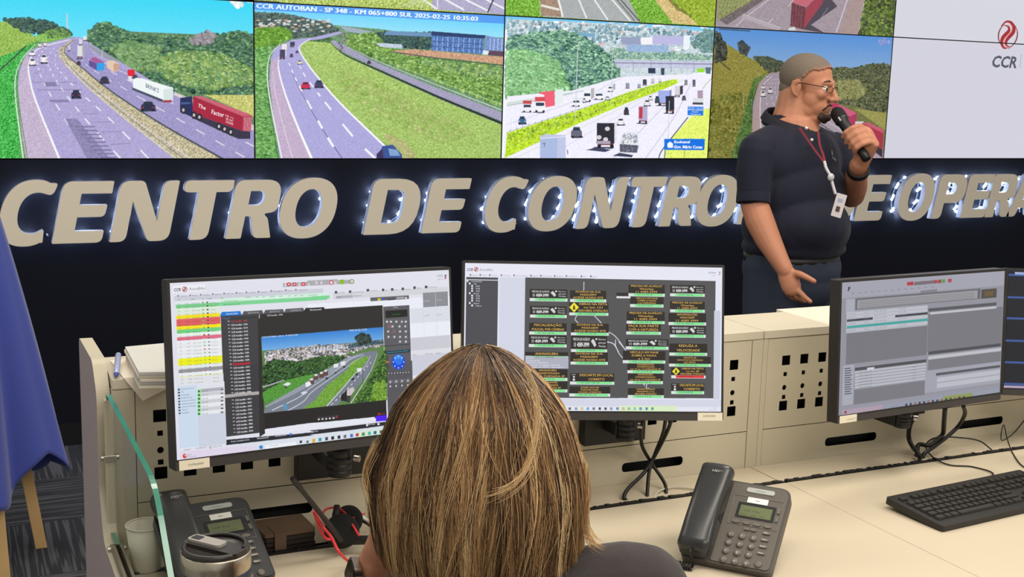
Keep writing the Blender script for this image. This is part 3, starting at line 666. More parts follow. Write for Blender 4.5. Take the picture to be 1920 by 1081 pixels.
c.line([(330, 980), (312, 740), (312, 600), (330, 520), (380, 465)], 6, (226, 220, 226), 3); c.line([(258, 760), (266, 620), (300, 510)], 3, (60, 60, 56)); c.line([(210, 570), (208, 650)], 3, (190, 186, 170))
for q in (0, 26, 50, 72): c.dashes([(400 + q * 3, 760), (352 + q * 1.6, 640), (350 + q, 540), (400 + q * .4, 465)], 4, (214, 208, 220), 9, w2=2)
c.poly([(640, 720), (760, 840), (900, 980), (1060, 980), (1060, 930), (900, 760), (760, 660)], (174, 160, 172), tex=3)
c.poly([(560, 700), (700, 800), (860, 980), (700, 980)], (184, 158, 130), tex=8)
c.line([(590, 700), (820, 850), (960, 980)], 6, (84, 76, 76)); c.line([(660, 700), (900, 860), (1010, 960)], 3, (225, 215, 225))
c.blobs([(740, 420), (900, 420), (1000, 390), (1100, 400), (1090, 700), (900, 640), (780, 620), (740, 560)], 1400, 12, [(96, 104, 74), (112, 116, 82), (84, 92, 74), (126, 130, 90)], 12)
c.blobs([(760, 500), (900, 490), (960, 560), (900, 600), (780, 600)], 300, 13, [(150, 152, 100), (166, 164, 112)], 10)
c.poly([(880, 660), (1090, 690), (1080, 800), (940, 700)], (160, 156, 84), tex=8)
c.poly([(740, 622), (800, 640), (900, 690), (896, 780), (880, 790), (800, 720), (740, 650)], (190, 60, 96)); c.poly([(800, 640), (896, 690), (862, 712), (760, 655)], (214, 100, 132)); c.poly([(860, 706), (898, 692), (894, 780), (862, 790)], (176, 60, 96))
c.poly([(890, 740), (940, 740), (930, 800), (884, 790)], (220, 220, 228)); c.poly([(880, 780), (930, 790), (920, 850), (870, 830)], (160, 60, 84)); c.poly([(930, 750), (970, 748), (1062, 800), (1056, 912), (930, 822)], (176, 52, 80)); c.poly([(930, 750), (970, 746), (1062, 790), (1062, 812)], (206, 96, 116)); c.poly([(930, 830), (1056, 912), (1054, 960), (950, 880)], (60, 46, 60))
c.car(328, 530, 26, 26, (222, 220, 224)); c.car(328, 572, 32, 32, (226, 224, 226)); c.car(372, 552, 28, 34, (222, 220, 226)); c.car(354, 466, 16, 18, (206, 206, 212))
c.line([(60, 178), (250, 190)], 8, (70, 90, 110))
put_screen(t4, c, .88)

# -- upper row: only their lower edges are in view
tt, S = video_display(1, 1, 'upper display with grass and slanting white road lines above the caption bar')
c = Canvas(S, 400, 226, (150, 180, 90), lambda x, y: (470 + x / 3.604, y / 3.603), 5); c.kk = 400 / 1715
c.poly([(20, -1500), (1740, -1500), (1740, 100), (20, 100)], (178, 198, 104), tex=14)
c.poly([(600, -1500), (1740, -1500), (1740, -900), (900, -900)], (110, 170, 220)); c.poly([(1150, -900), (1740, -900), (1745, 100), (1230, 60)], (176, 172, 202), tex=4)
for x, y, X, Y in ((1130, -30, 1260, 60), (1250, -40, 1440, 64), (1400, -30, 1600, 70), (1560, -20, 1740, 70)): c.line([(x, y), (X, Y)], 11, (246, 246, 250))
for k in range(6): c.line([(1020 + k * 34, 45), (1130 + k * 10, -20)], 5, (214, 222, 190))
c.line([(1650, -30), (1600, 80)], 9, (50, 60, 60)); c.line([(1260, -60), (1262, 50)], 6, (236, 240, 240)); c.poly([(20, 0), (200, 8), (200, 20), (20, 16)], (50, 60, 70))
put_screen(tt, c, 1.0)
tt, S = video_display(2, 1, 'upper display with a grey carriageway between green verges and a tan dirt track')
c = Canvas(S, 400, 226, (120, 180, 60), lambda x, y: (940 + x / 3.602, y / 3.602), 6); c.kk = 400 / 1420
c.poly([(0, -1500), (1500, -1500), (1480, 200), (0, 110)], (120, 176, 56), tex=14); c.poly([(0, -1500), (1500, -1500), (1500, -900), (0, -900)], (120, 180, 225))
c.poly([(1130, -60), (1500, -60), (1480, 200), (1250, 160)], (150, 176, 50), tex=12)
c.poly([(262, -900), (400, -900), (940, 150), (280, 110)], (172, 176, 176), tex=3); c.poly([(262, -60), (370, -40), (420, 112), (270, 104)], (166, 140, 120), tex=6)
c.line([(270, 34), (392, 64)], 14, (240, 236, 226)); c.line([(372, -60), (416, 112)], 12, (246, 246, 244))
for x, X, y in ((500, 576, 120), (590, 720, 132), (700, 872, 140)): c.line([(x, -60), (X, y)], 9, (244, 246, 246))
c.line([(748, -40), (900, 140)], 6, (90, 96, 90)); c.line([(774, -40), (936, 145)], 8, (80, 88, 84)); c.line([(256, -60), (266, 102)], 6, (170, 190, 150))
c.poly([(990, -60), (1070, -60), (1330, 168), (1160, 156)], (216, 190, 130), tex=10); c.blobs([(1120, -20), (1220, 60), (1300, 120), (1180, 60)], 60, 9, [(120, 130, 60), (150, 140, 70)], 6)
put_screen(tt, c, 1.0)
tt, S = video_display(3, 1, 'upper display with a red container lorry seen from above on pale asphalt')
c = Canvas(S, 400, 226, (120, 140, 80), lambda x, y: (1330 + x / 3.254, y / 3.254), 7); c.kk = 400 / 1070
c.poly([(0, -1200), (1200, -1200), (1200, 240), (0, 200)], (170, 156, 166), tex=4)
c.poly([(50, -300), (280, -300), (270, 10), (50, 130)], (150, 156, 100), tex=10); c.poly([(60, 120), (370, -60), (420, -60), (110, 150)], (120, 108, 110), tex=6)
c.line([(160, 160), (240, 90), (440, -60)], 5, (216, 206, 214)); c.line([(200, 96), (430, 176)], 26, (186, 176, 184)); c.line([(210, 86), (440, 170)], 3, (210, 204, 210))
c.line([(390, 110), (360, 140)], 4, (220, 212, 220)); c.line([(560, -60), (480, 40)], 4, (220, 212, 220))
c.poly([(620, 150), (780, 38), (740, -10), (800, -60), (640, -60), (560, 175), (640, 190), (700, 198)], (82, 76, 88)); c.line([(724, 46), (652, 150)], 3, (170, 160, 180))
c.poly([(505, 14), (590, 40), (716, -60), (560, -60)], (204, 110, 124)); c.poly([(503, 14), (590, 44), (574, 178), (494, 158)], (116, 62, 72), tex=5); c.poly([(590, 44), (716, -60), (690, 20), (574, 178)], (166, 70, 86)); c.poly([(480, 172), (520, 160), (530, 184), (486, 184)], (220, 222, 226))
for k in range(4): c.line([(516 + k * 17, 24 + k * 5), (506 + k * 16, 158 + k * 5)], 2, (160, 110, 116))
c.line([(860, -60), (774, 196)], 6, (226, 216, 222)); c.poly([(880, -60), (962, -60), (910, 208), (790, 200)], (176, 154, 152), tex=3); c.line([(958, -60), (908, 206)], 6, (200, 200, 190))
c.blobs([(966, -60), (1140, -60), (1120, 225), (915, 210)], 500, 13, [(110, 138, 60), (130, 150, 72), (92, 112, 66), (84, 92, 66)], 12)
put_screen(tt, c, .9)

# -- two white displays with the company mark across their seam
def swirl(c):
    T = lambda x, y: (1640 + x / 6.757, y / 6.757)
    def stroke(pts, w0, w1, col):
        P = np.array(spline([(p[0], p[1], 0) for p in pts], 8))[:, :2]; n = len(P); L_ = []; R_ = []
        for i in range(n):
            t = P[min(i + 1, n - 1)] - P[max(i - 1, 0)]; t = t / np.hypot(*t); ww = w0 + (w1 - w0) * math.sin(PI * i / (n - 1)); nn = np.array([-t[1], t[0]]) * ww / 2
            L_.append(P[i] + nn); R_.append(P[i] - nn)
        c.poly([T(*p) for p in L_ + R_[::-1]], col)
    RED = (166, 44, 50); DK = (130, 50, 62); PK = (240, 150, 150)
    stroke([(1650, 300), (1600, 350), (1568, 430), (1575, 520), (1610, 570)], 5, 16, DK)
    stroke([(1778, 320), (1806, 400), (1796, 490), (1750, 570), (1690, 622)], 5, 16, DK)
    stroke([(1600, 330), (1660, 275), (1720, 280), (1762, 340), (1752, 410), (1700, 470), (1665, 520), (1668, 575), (1720, 600)], 8, 44, RED)
    stroke([(1640, 320), (1690, 335), (1700, 385), (1660, 430), (1620, 480), (1606, 550), (1640, 610), (1700, 600)], 8, 44, RED)
    stroke([(1680, 300), (1728, 330), (1732, 390), (1690, 440), (1645, 495), (1640, 560), (1672, 605), (1730, 590)], 3, 11, PK)
ta, Sa = video_display(4, 1, 'upper white display carrying the top of the red swirl mark')
ca = Canvas(Sa, 480, 270, (216, 216, 226), seed=8)
tb, Sb = video_display(4, 0, 'lower white display carrying grey letters under the red swirl mark')
cb = Canvas(Sb, 480, 270, (212, 211, 224), seed=9)
for c in (ca, cb): swirl(c)
cb.rect(1914, 103, 1915.2, 127, (170, 168, 178))
put_screen(ta, ca, .97); put_screen(tb, cb, .97)
L = Letters(Sb); L.text('CCR', 1858, 125, 21, (84, 86, 96), wpx=48, off=.03, slant=.2); fix_letters(L, tb)
# ------------------------------------------------------------------ raised letters with lights behind them
FY = 5.362                                   # front faces of the letters
LB, LTp = 0.909, 1.172                       # baseline and cap line
LH = LTp - LB
def ell(cx, cy, rx, ry, n=44, p=2.3, a0=0, a1=2 * PI, end=False):
    out = []
    for i in range(n + (1 if end else 0)):
        a = a0 + (a1 - a0) * i / n; ca, sa = math.cos(a), math.sin(a)
        out.append((cx + rx * abs(ca) ** (2 / p) * (1 if ca > 0 else -1), cy + ry * abs(sa) ** (2 / p) * (1 if sa > 0 else -1)))
    return out
def cglyph():
    outer = ell(.52, .5, .52, .53, 40, 2.3, math.radians(62), math.radians(298), True)
    inner = ell(.60, .5, .29, .325, 30, 2.2, math.radians(290), math.radians(72), True)
    return rounded([(p[0], p[1], 0) for p in outer] + [(.84, .02, .02), (.82, .25, .05)] + [(p[0], p[1], 0) for p in inner] + [(.86, .77, .09), (.93, .97, .04)])
GL = {
    'E': [[(0, 0, .02), (.76, 0, .13), (.76, .2, .02), (.31, .2, 0), (.31, .42, 0), (.73, .42, .08), (.74, .62, .02), (.31, .62, 0), (.31, .8, 0), (.78, .8, .02), (.78, 1, .02), (0, 1, .16)]],
    'N': [[(0, 0, .02), (.25, 0, .13), (.25, .66, 0), (.6, 0, .1), (.94, 0, .16), (.94, 1, .02), (.69, 1, .14), (.69, .34, 0), (.38, 1, .1), (0, 1, .16)]],
    'T': [[(0, .8, .1), (.25, .8, 0), (.25, 0, .02), (.55, 0, .16), (.55, .8, 0), (.82, .8, .12), (.82, 1, .02), (0, 1, .12)]],
    'R': [[(0, 0, .02), (.28, 0, .03), (.28, .38, 0), (.38, .38, .07), (.50, .0, .12), (.82, 0, .02), (.70, .34, .12), (.6, .42, .04), (.85, .45, .22), (.85, 1, .3), (0, 1, .16)], [(.29, .57, 0), (.55, .57, .12), (.55, .81, .12), (.29, .81, 0)]],
    'P': [[(0, 0, .02), (.28, 0, .14), (.28, .35, 0), (.86, .35, .32), (.86, 1, .32), (0, 1, .16)], [(.29, .55, 0), (.55, .55, .12), (.55, .81, .12), (.29, .81, 0)]],
    'D': [[(0, 0, .02), (.96, 0, .5), (.96, 1, .5), (0, 1, .16)], [(.29, .2, 0), (.64, .2, .28), (.64, .8, .28), (.29, .8, 0)]],
    'L': [[(0, 0, .02), (.66, 0, .13), (.66, .2, .02), (.31, .2, 0), (.31, 1, .02), (0, 1, .16)]],
    'A': [[(0, 0, .02), (.28, 0, .12), (.36, .2, 0), (.64, .2, 0), (.70, 0, .1), (1.0, 0, .02), (.68, 1, .1), (.34, 1, .12)], [(.41, .4, 0), (.59, .4, 0), (.5, .72, 0)]],
}
SK = {
    'C': [[(.84, .87), (.6, .9), (.35, .82), (.2, .6), (.16, .4), (.28, .16), (.5, .08), (.78, .12)]],
    'E': [[(.7, .9), (.15, .9), (.15, .1), (.68, .1)], [(.2, .52), (.66, .52)]],
    'N': [[(.12, .06), (.12, .92), (.3, .9), (.65, .12), (.82, .1), (.82, .92)]],
    'T': [[(.08, .9), (.74, .9)], [(.4, .85), (.4, .06)]],
    'R': [[(.14, .06), (.14, .9), (.6, .9), (.7, .7), (.6, .48), (.4, .46), (.66, .06)]],
    'P': [[(.14, .06), (.14, .9), (.6, .9), (.7, .68), (.6, .46), (.3, .45)]],
    'D': [[(.14, .1), (.14, .9), (.5, .9), (.76, .7), (.76, .3), (.5, .1), (.2, .1)]],
    'O': [[(.5, .92), (.24, .84), (.13, .5), (.24, .16), (.5, .07), (.76, .16), (.86, .5), (.76, .84), (.52, .92)]],
    'L': [[(.15, .92), (.15, .1), (.58, .1)]],
    'A': [[(.14, .06), (.5, .92), (.84, .06)]],
}
FACE = mat('letter_face', (238, 228, 208), .55, var=.02, scale=8)
RET = mat('letter_return', (150, 154, 172), .45)
LEDM = mat('led_light', (255, 255, 255), .5, emit=(214, 232, 255), estr=70)
HALO = mat('halo_glow', (26, 30, 40), .5, emit=(150, 190, 255), estr=.6)  # glow added behind the letters to brighten the wall halo
_led = MB()
for k in (-1, 0, 1): _led.sphere((k * .0125, 0, 0), .0066, 8)
LEDME = _led.mesh('led_module'); LEDME.materials.append(LEDM)
rl = random.Random(5)
def sign_letter(ch, px, word, order, shear=.21, py=None):
    x0 = atY(px, 455 - (px - 60) * .031, FY).x
    if ch == 'C': x0 += .006
    K = [cglyph()] if ch == 'C' else [ell(.5, .5, .5, .53), ell(.5, .5, .225, .33, 36, 2.2)] if ch == 'O' else [rounded(g) for g in GL[ch]]
    if ch == 'C': K[0] = [(x * .84, y) for x, y in K[0]]
    if ch == 'R': K[0] = [(x * .95, y) for x, y in K[0]]; K[1] = [(x * .97, y) for x, y in K[1]]
    th = .036
    K = [[((x + shear * y) * LH, y * LH) for x, y in c] for c in K]
    M = Matrix(((1, 0, 0, x0), (0, 0, -1, FY + th / 2), (0, 1, 0, LB), (0, 0, 0, 1)))
    vs, fs = plate(K, th, .0015)
    t = thing('sign_letter', '%s letter %s of the word %s on the dark wall' % (order, ch, word), 'letter', (x0, FY, LB), group='raised letters of the lit wall sign')
    mb = MB()
    vv = [Vector(v) for v in vs]
    for f in fs:
        n = (vv[f[1]] - vv[f[0]]).cross(vv[f[-1]] - vv[f[0]])
        mb.f.append(f); mb.mi.append(0 if n.length > 0 and n.normalized().z > .5 else 1); mb.sm.append(False)
    mb.v = [tuple(M @ v) for v in vv]
    wbuild(mb, 'letter_body', [FACE, RET], t)
    sb = MB(); LY = WY - .006; kx_ = .84 if ch == 'C' else 1
    for P in [[(x * kx_, y) for x, y in P_] for P_ in SK[ch]]:
        Q = [((x + shear * y) * LH + x0 - .010, LY, y * LH + LB) for x, y in P]
        Q = spline(Q, 6) if ch in 'CO' else [np.array(q) for q in Q]
        sb.tube([tuple(q) for q in Q], .0035, 6)
        seg = [np.linalg.norm(np.array(Q[i + 1]) - np.array(Q[i])) for i in range(len(Q) - 1)]; tot = sum(seg)
        n = max(2, round(tot / .072))
        for k in range(n):
            d = (k + .5 + rl.uniform(-.15, .15)) / n * tot; i = 0
            while i < len(seg) - 1 and d > seg[i]: d -= seg[i]; i += 1
            a, b = np.array(Q[i]), np.array(Q[i + 1]); p = a + (b - a) * min(1, d / seg[i])
            o = link(bpy.data.objects.new('led_module', LEDME), t)
            o.location = (p[0] - x0, LY - .006 - FY, p[2] - LB); o.rotation_euler = (0, math.radians(rl.uniform(20, 70) * (-1 if rl.random() < .8 else 1)), 0)
    wbuild(sb, 'halo_tube', HALO, t)  # added glowing tube for the halo; the modules are the actual LEDs
    for q in SK[ch][0][1::2]:
        pb = MB().tube([((q[0] + shear * q[1]) * LH + x0, FY + th, q[1] * LH + LB), ((q[0] + shear * q[1]) * LH + x0, WY, q[1] * LH + LB)], .003, 6); wbuild(pb, 'standoff_pin', RET, t)
ORD = ['first', 'second', 'third', 'fourth', 'fifth', 'sixth', 'seventh', 'eighth']
for word, items in (('CENTRO', [('C', -14), ('E', 97), ('N', 205), ('T', 326), ('R', 422), ('O', 515)]),
                    ('DE (before CONTROLE)', [('D', 681), ('E', 789.5)]),
                    ('CONTROLE', [('C', 899), ('O', 982), ('N', 1080), ('T', 1165), ('R', 1235), ('O', 1297), ('L', 1382), ('E', 1436)]),
                    ('DE (before OPERA)', [('D', 1533), ('E', 1601)]),
                    ('OPERA', [('O', 1677), ('P', 1746), ('E', 1800.5), ('R', 1846.5), ('A', 1886)])):
    for i, (ch, px) in enumerate(items):
        sign_letter(ch, px, word, ORD[i])
# ------------------------------------------------------------------ control console: cabinets, worktops, gable, glass
DZ = 0.74
PY = 2.253
CREAM = mat('cream_metal', (196, 187, 164), .5, var=.02, scale=60, bump=.05)
CAPM = mat('cream_cap', (206, 197, 176), .45, var=.02, scale=30)
WHITE = mat('pale_laminate', (232, 224, 206), .4, var=.02, scale=20)
TOPM = mat('worktop_laminate', (200, 188, 164), .38, var=.02, scale=12, bump=.02)
BLACK = mat('matt_black', (14, 14, 15), .6)
GREY = mat('gable_side', (170, 158, 158), .6, var=.03, scale=20)
def xz_plate(contours, y, th, zs=0):
    """a sheet standing in the XZ plane at depth y (front face at y)"""
    vs, fs = plate(contours, th); mb = MB()
    mb.add([(v[0], y + th / 2 - v[2], v[1]) for v in vs], fs); return mb
def holes(x):
    sq = lambda z, s: [(x - s / 2, z - s / 2), (x + s / 2, z - s / 2), (x + s / 2, z + s / 2), (x - s / 2, z + s / 2)]
    return [sq(.996, .024), sq(.962, .0105), [(x + .0062 * math.cos(a), .929 + .0066 * math.sin(a)) for a in np.linspace(0, 2 * PI, 15)[:-1]], sq(.9055, .0105), sq(.884, .024)]
def rect(x0, z0, x1, z1): return [(x0, z0), (x1, z0), (x1, z1), (x0, z1)]
def cabinet(x0, x1, cols, slots, label, caps, p0, p1, ledges):
    t = thing('console_cabinet', label, 'cabinet', ((x0 + x1) / 2, PY, 0), group='console cabinets behind the worktops')
    wbuild(MB().box(((x0 + x1) / 2, 2.355, .525), (x1 - x0 - .004, .15, 1.05)), 'carcass', BLACK, t)
    wbuild(xz_plate([rect(p0, .831, p1, 1.052)] + [h for c in cols for h in holes(c)], PY, .0015), 'perforated_panel', CREAM, t)
    wbuild(xz_plate([rect(p0, .70, p1, .829)] + [rrect(.164, .022, .0109, sx, .778) for sx in slots], PY, .0015), 'lower_panel', CREAM, t)
    wbuild(MB().box(((x0 + x1) / 2, 2.438, .525), (x1 - x0 - .002, .004, 1.05)), 'back_panel', CREAM, t)
    for a, b in ((x0, p0 - .0015), (p1 + .0015, x1)):
        if b - a > .004: wbuild(MB().box(((a + b) / 2, PY + .012, .876), (b - a, .026, .352)), 'corner_post', CREAM, t)
    for a, b, m, d in caps:
        wbuild(MB().box(((a + b) / 2, (PY - .002 + d) / 2, 1.063), (b - a - .0015, d - PY + .002, .020)), 'top_cap', m, t, bevel=.0015)
    for a, b in ledges:
        wbuild(MB().box(((a + b) / 2, 2.1975, DZ - .008), (b - a - .002, .109, .016)), 'rear_ledge', TOPM, t, bevel=.001)
    wbuild(MB().box(((x0 + x1) / 2, 2.19, .58), (x1 - x0 - .004, .12, .2)), 'cable_tray', BLACK, t)
    r = random.Random(int(x0 * 10)); pts = []; x = x0
    mb = MB()
    while x < x1 - .01:
        w = r.uniform(.004, .016); mb.box((x + w / 2, 2.1355, DZ - .006 + r.uniform(0, .0035)), (w, .0125, .014)); x += w
    wbuild(mb, 'cable_brush', BLACK, t)
    return t
cabinet(.262, 1.7345, [.347 + .0545 * k for k in range(25)], [.56, 1.444], 'cream console cabinet behind the two lit monitors', [(.262, 1.7345, CAPM, 2.44)], .3035, 1.7025, [(.262, .44), (.70, 1.7195)])
cabinet(1.7355, 3.35, [1.806 + .0545 * k for k in range(26)], [2.025, 2.463, 2.90], 'cream console cabinet behind the grey screen monitor', [(1.7355, 1.94, CAPM, 2.44), (1.94, 3.35, WHITE, 2.475)], 1.7505, 3.30, [(1.7205, 3.35)])
def worktop(x0, x1, label):
    t = thing('desk_worktop', label, 'desk', ((x0 + x1) / 2, 1.7, 0), group='worktops of the console')
    wbuild(MB().box(((x0 + x1) / 2, 1.7625, DZ - .0125), (x1 - x0, .733, .025)), 'top_board', TOPM, t, bevel=.002)
    for x in (x0 + .02, x1 - .02):
        wbuild(MB().box((x, 1.80, .357), (.025, .56, .714)), 'side_panel', CREAM, t)
    wbuild(MB().box(((x0 + x1) / 2, 2.07, .41), (x1 - x0 - .07, .015, .6)), 'modesty_panel', CREAM, t)
worktop(.262, 1.7295, 'cream worktop in front of the seated woman')
worktop(1.7305, 3.35, 'cream worktop under the black keyboard')

# gable at the left end, its front edge sweeping down on to the worktop
prof = [(2.56, 0, 0), (2.56, 1.092, .02), (2.325, 1.096, .05), (2.262, 1.045, .05), (2.262, .86, .05), (2.215, .775, .06), (1.40, .765, .01), (1.40, 0, 0)]
vs = rounded(prof, 7)
mb = MB(); n = len(vs)
mb.add([(.236, y, z) for y, z in vs] + [(.2605, y, z) for y, z in vs], [list(range(n))], 0)
mb.add([(.236, y, z) for y, z in vs] + [(.2605, y, z) for y, z in vs], [list(range(n, 2 * n))[::-1]] + [(i, n + i, n + (i + 1) % n, (i + 1) % n) for i in range(n)], 1)
g = mb.build('gable_panel', [GREY, CREAM]); tag(g, 'tall cream and mauve end panel closing the left of the console', 'end panel')

# glass screen standing on the gable edge
def glass_mat(name, col, rough=0.0):
    m = bpy.data.materials.new(name); m.use_nodes = True; nt = m.node_tree; nt.nodes.remove(nt.nodes['Principled BSDF'])
    tr = nt.nodes.new('ShaderNodeBsdfTransparent'); tr.inputs[0].default_value = (*lin(col), 1)
    gl = nt.nodes.new('ShaderNodeBsdfGlossy'); gl.inputs['Roughness'].default_value = .02
    mx = nt.nodes.new('ShaderNodeMixShader'); mx.inputs[0].default_value = .10
    nt.links.new(tr.outputs[0], mx.inputs[1]); nt.links.new(gl.outputs[0], mx.inputs[2]); nt.links.new(mx.outputs[0], nt.nodes['Material Output'].inputs[0])
    return m
GX = .2535
gp = rounded([(2.232, .79, .01), (2.232, 1.052, .004), (1.70, 1.052, .16), (1.50, .90, .16), (1.44, .79, .01)], 8)
n = len(gp); mb = MB()
mb.add([(GX - .004, y, z) for y, z in gp] + [(GX + .004, y, z) for y, z in gp], [list(range(n)), list(range(n, 2 * n))[::-1]], 0)
mb.add([(GX - .004, y, z) for y, z in gp] + [(GX + .004, y, z) for y, z in gp], [(i, n + i, n + (i + 1) % n, (i + 1) % n) for i in range(n)], 1)
t = thing('glass_screen', 'clear glass side screen with a green edge left of the phone', 'glass screen', (GX, 1.9, .79))
EDGE = mat('green_glass_edge', (66, 134, 114), .12, var=.3, scale=14, spec=.8)
wbuild(mb, 'glass_panel', [glass_mat('clear_glass', (248, 251, 249)), EDGE], t)
STEEL = mat('brushed_steel', (190, 186, 178), .3, 1.0, var=.05, scale=30)
for y, z in ((2.236, .93), (2.17, .778)):
    cb = MB().box((GX, y, z), (.022, .018, .012)); cb.tube([(GX - .016, y, z), (GX + .016, y, z)], .005, 12)
    wbuild(cb, 'clamp', STEEL, t, bevel=.001)
wbuild(MB().box((GX, 2.236, .915), (.016, .010, .25)), 'edge_channel', CREAM, t, bevel=.001)
for y0, y1 in ((2.16, 1.5),): wbuild(MB().box((GX, (y0 + y1) / 2, .779), (.02, y0 - y1, .022)), 'base_channel', mat('channel_grey', (120, 112, 96), .4), t, bevel=.002)

# ------------------------------------------------------------------ monitors
MBODY = mat('monitor_plastic', (38, 36, 36), .42, spec=.5)
MBEZ = mat('monitor_chin', (58, 54, 52), .38, var=.05, scale=60)
ARM = mat('arm_black', (22, 22, 24), .45)
STICK = mat('asset_sticker', (226, 218, 196), .6)
MW, MH = .54, .32
SCR = dict(w=.530, h=.2975, oy=.0085)
def monitor(c, yaw, tilt, roll, label, sticker, cyl_px, plate_px, by=2.251):
    rx, up = frame_axes(yaw, tilt, roll)
    O = Surf(c, rx, up, MW, MH); M = O.mat4()
    t = thing('computer_monitor', label, 'monitor', c, group='monitors on the console')
    def mk(mb, name, m, **k):
        mb.v = [tuple(M @ Vector(v)) for v in mb.v]; return wbuild(mb, name, m, t, **k)
    mk(MB().prism(rrect(MW, MH, .004), -.030, 0), 'housing', MBODY, bevel=.0015)
    mk(MB().prism(rrect(.30, .20, .02), -.055, -.030), 'rear_cover', MBODY, bevel=.004)
    mk(MB().box((0, -MH / 2 + .0075, .0005), (MW - .004, .0142, .001)), 'chin', MBEZ)
    sc = O.pt(.5, .5) + up * SCR['oy'] * .75
    S = Surf(sc + O.n * .0004, rx, up, SCR['w'], SCR['h'] - .002)
    if sticker:
        u, v = sticker; mk(MB().box((u, -MH / 2 + .0085, .0012), (.052, .0165, .0006)), 'asset_sticker', STICK)
    # arm: pivot column under the back, arm to a plate on the cabinet
    base = Vector(c) - Vector(O.n) * .075
    if cyl_px:
        (xa, ya), (xb, yb), r = cyl_px
        Yc = c[1] + .085
        A = atY(xa, ya, Yc); B = atY(xb, yb, Yc)
        pb = MB(); h = A.z - B.z; x, y = B.x, B.y
        pr = [(r * .6, 0), (r * .95, .001), (r, .006), (r, h * .2), (r * .93, h * .22), (r * .93, h * .25), (r, h * .27), (r, h * .42), (r * .93, h * .44), (r * .93, h * .47), (r, h * .49), (r, h * .64), (r * .93, h * .66), (r * .93, h * .69), (r, h * .71), (r, h), (r * .6, h)]
        pb.lathe(pr, 28, Matrix.Translation((x, y, B.z)))
        wbuild(pb, 'pivot_column', ARM, t)
        wbuild(MB().tube([(x + r, y - r * .8, B.z + h * .62), (x + r + .008, y - r * 1.1, B.z + h * .62)], .0065, 12), 'clamp_bolt', STEEL, t)
        (x0, y0), (x1, y1) = plate_px
        P0 = atY(x0, y0, by - .03); P1 = atY(x1, y1, by - .03)
        wbuild(MB().box(((P0.x + P1.x) / 2, by - .015, (P0.z + P1.z) / 2), (P1.x - P0.x, .028, P0.z - P1.z)), 'wall_bracket', ARM, t, bevel=.002)
        wbuild(MB().box((x, (y + by) / 2, B.z + h * .45), (.05, by - y, .03)), 'support_arm', ARM, t, bevel=.003)
        q = Vector(O.pt(.5, .3)) - Vector(O.n) * .05
        wbuild(MB().tube([(x, y, B.z + h * .8), tuple(q)], .016, 12), 'neck', ARM, t)
    return t, S, O
def RR(c, x0, y0, x1, y1, col, **k): c.rect(x0, y0, x1, y1, col, **k)
class UI:
    """flat user interface drawn from crop coordinates"""
    def __init__(s, cv, T): s.c = cv; s.T = T
    def r(s, x0, y0, x1, y1, col, **k):
        a = s.T(x0, y0); b = s.T(x1, y0); e = s.T(x0, y1); b = (a[0] + (b[0] - a[0]), a[1] + (e[1] - a[1])); old = s.c.T; s.c.T = lambda x, y: (x, y); s.c.rect(a[0], a[1], b[0], b[1], col, **k); s.c.T = old
    def p(s, pts, col, **k):
        old = s.c.T; s.c.T = lambda x, y: (x, y); s.c.poly([s.T(*q) for q in pts], col, **k); s.c.T = old
    def disc(s, x, y, r, col, ry=None): s.p([(x + r * math.cos(a), y + (ry or r) * math.sin(a)) for a in np.linspace(0, 2 * PI, 15)[:-1]], col)
def logo(u, L, x, y, s):
    """small swirl mark"""
    u.disc(x, y, 27 * s, (150, 50, 60)); u.disc(x, y, 21 * s, (236, 226, 234))
    u.p([(x - 6 * s, y - 22 * s), (x + 14 * s, y - 14 * s), (x + 12 * s, y), (x - 4 * s, y + 8 * s), (x + 2 * s, y + 22 * s), (x - 14 * s, y + 14 * s), (x - 12 * s, y), (x + 4 * s, y - 8 * s)], (170, 44, 56))

# -- first monitor: call list, camera list and a live motorway picture
tL, SL, OL = monitor((.593, 2.025, 1.1315), 7.4, 7.4, -1.0, 'left lit monitor showing coloured call rows and a motorway picture', (-MW / 2 + .034, 0), ((632, 835), (636, 890), .0235), ((558, 838), (712, 884)))
cv = Canvas(SL, 860, 483, (226, 228, 240), seed=11)
A = lambda x, y: (310 + x / 5.404, 500 + y / 5.404); B = lambda x, y: (580 + x / 5.404, 500 + y / 5.404)
Cc = lambda x, y: (310 + x / 5.404, 700 + y / 5.404); Dd = lambda x, y: (580 + x / 4.914, 680 + y / 4.914)
a = UI(cv, A); b = UI(cv, B); u3 = UI(cv, Cc); d = UI(cv, Dd)
cv.poly([(300, 480), (900, 480), (900, 900), (300, 900)], (228, 228, 240))
a.r(75, 190, 402, 262, (240, 240, 248)); b.r(-20, 380, 1420, 900, (238, 240, 250))
a.r(90, 300, 1600, 350, (206, 208, 220)); b.r(240, 270, 1400, 330, (214, 214, 222))
LT = Letters(SL, 1.0)
LT.text('CCR', *A(84, 248), 5.6, (70, 66, 78), wpx=13.5, off=.03, slant=.15); logo(a, LT, 197, 228, 1.0); LT.text('AutoBAn', *A(236, 238), 5.4, (120, 112, 124), wpx=30, slant=.15)
for x, w_, s_ in ((148, 74, 'Controles'), (272, 54, 'Painel'), (378, 72, 'Workflow'), (500, 68, 'Registros'), (614, 78, 'Históricos'), (738, 50, 'Filtros'), (840, 78, 'Localizar'), (962, 72, 'Imprimir'), (1090, 102, 'Mensagens'), (1238, 52, 'Sortes'), (1340, 100, 'Configurações')):
    y = 303 - (x - 148) * .052; LT.text(s_, *A(x, y), 2.7, (120, 120, 134), wpx=w_ / 5.404); a.disc(x - 18, y - 8, 9, (120, 120, 134))
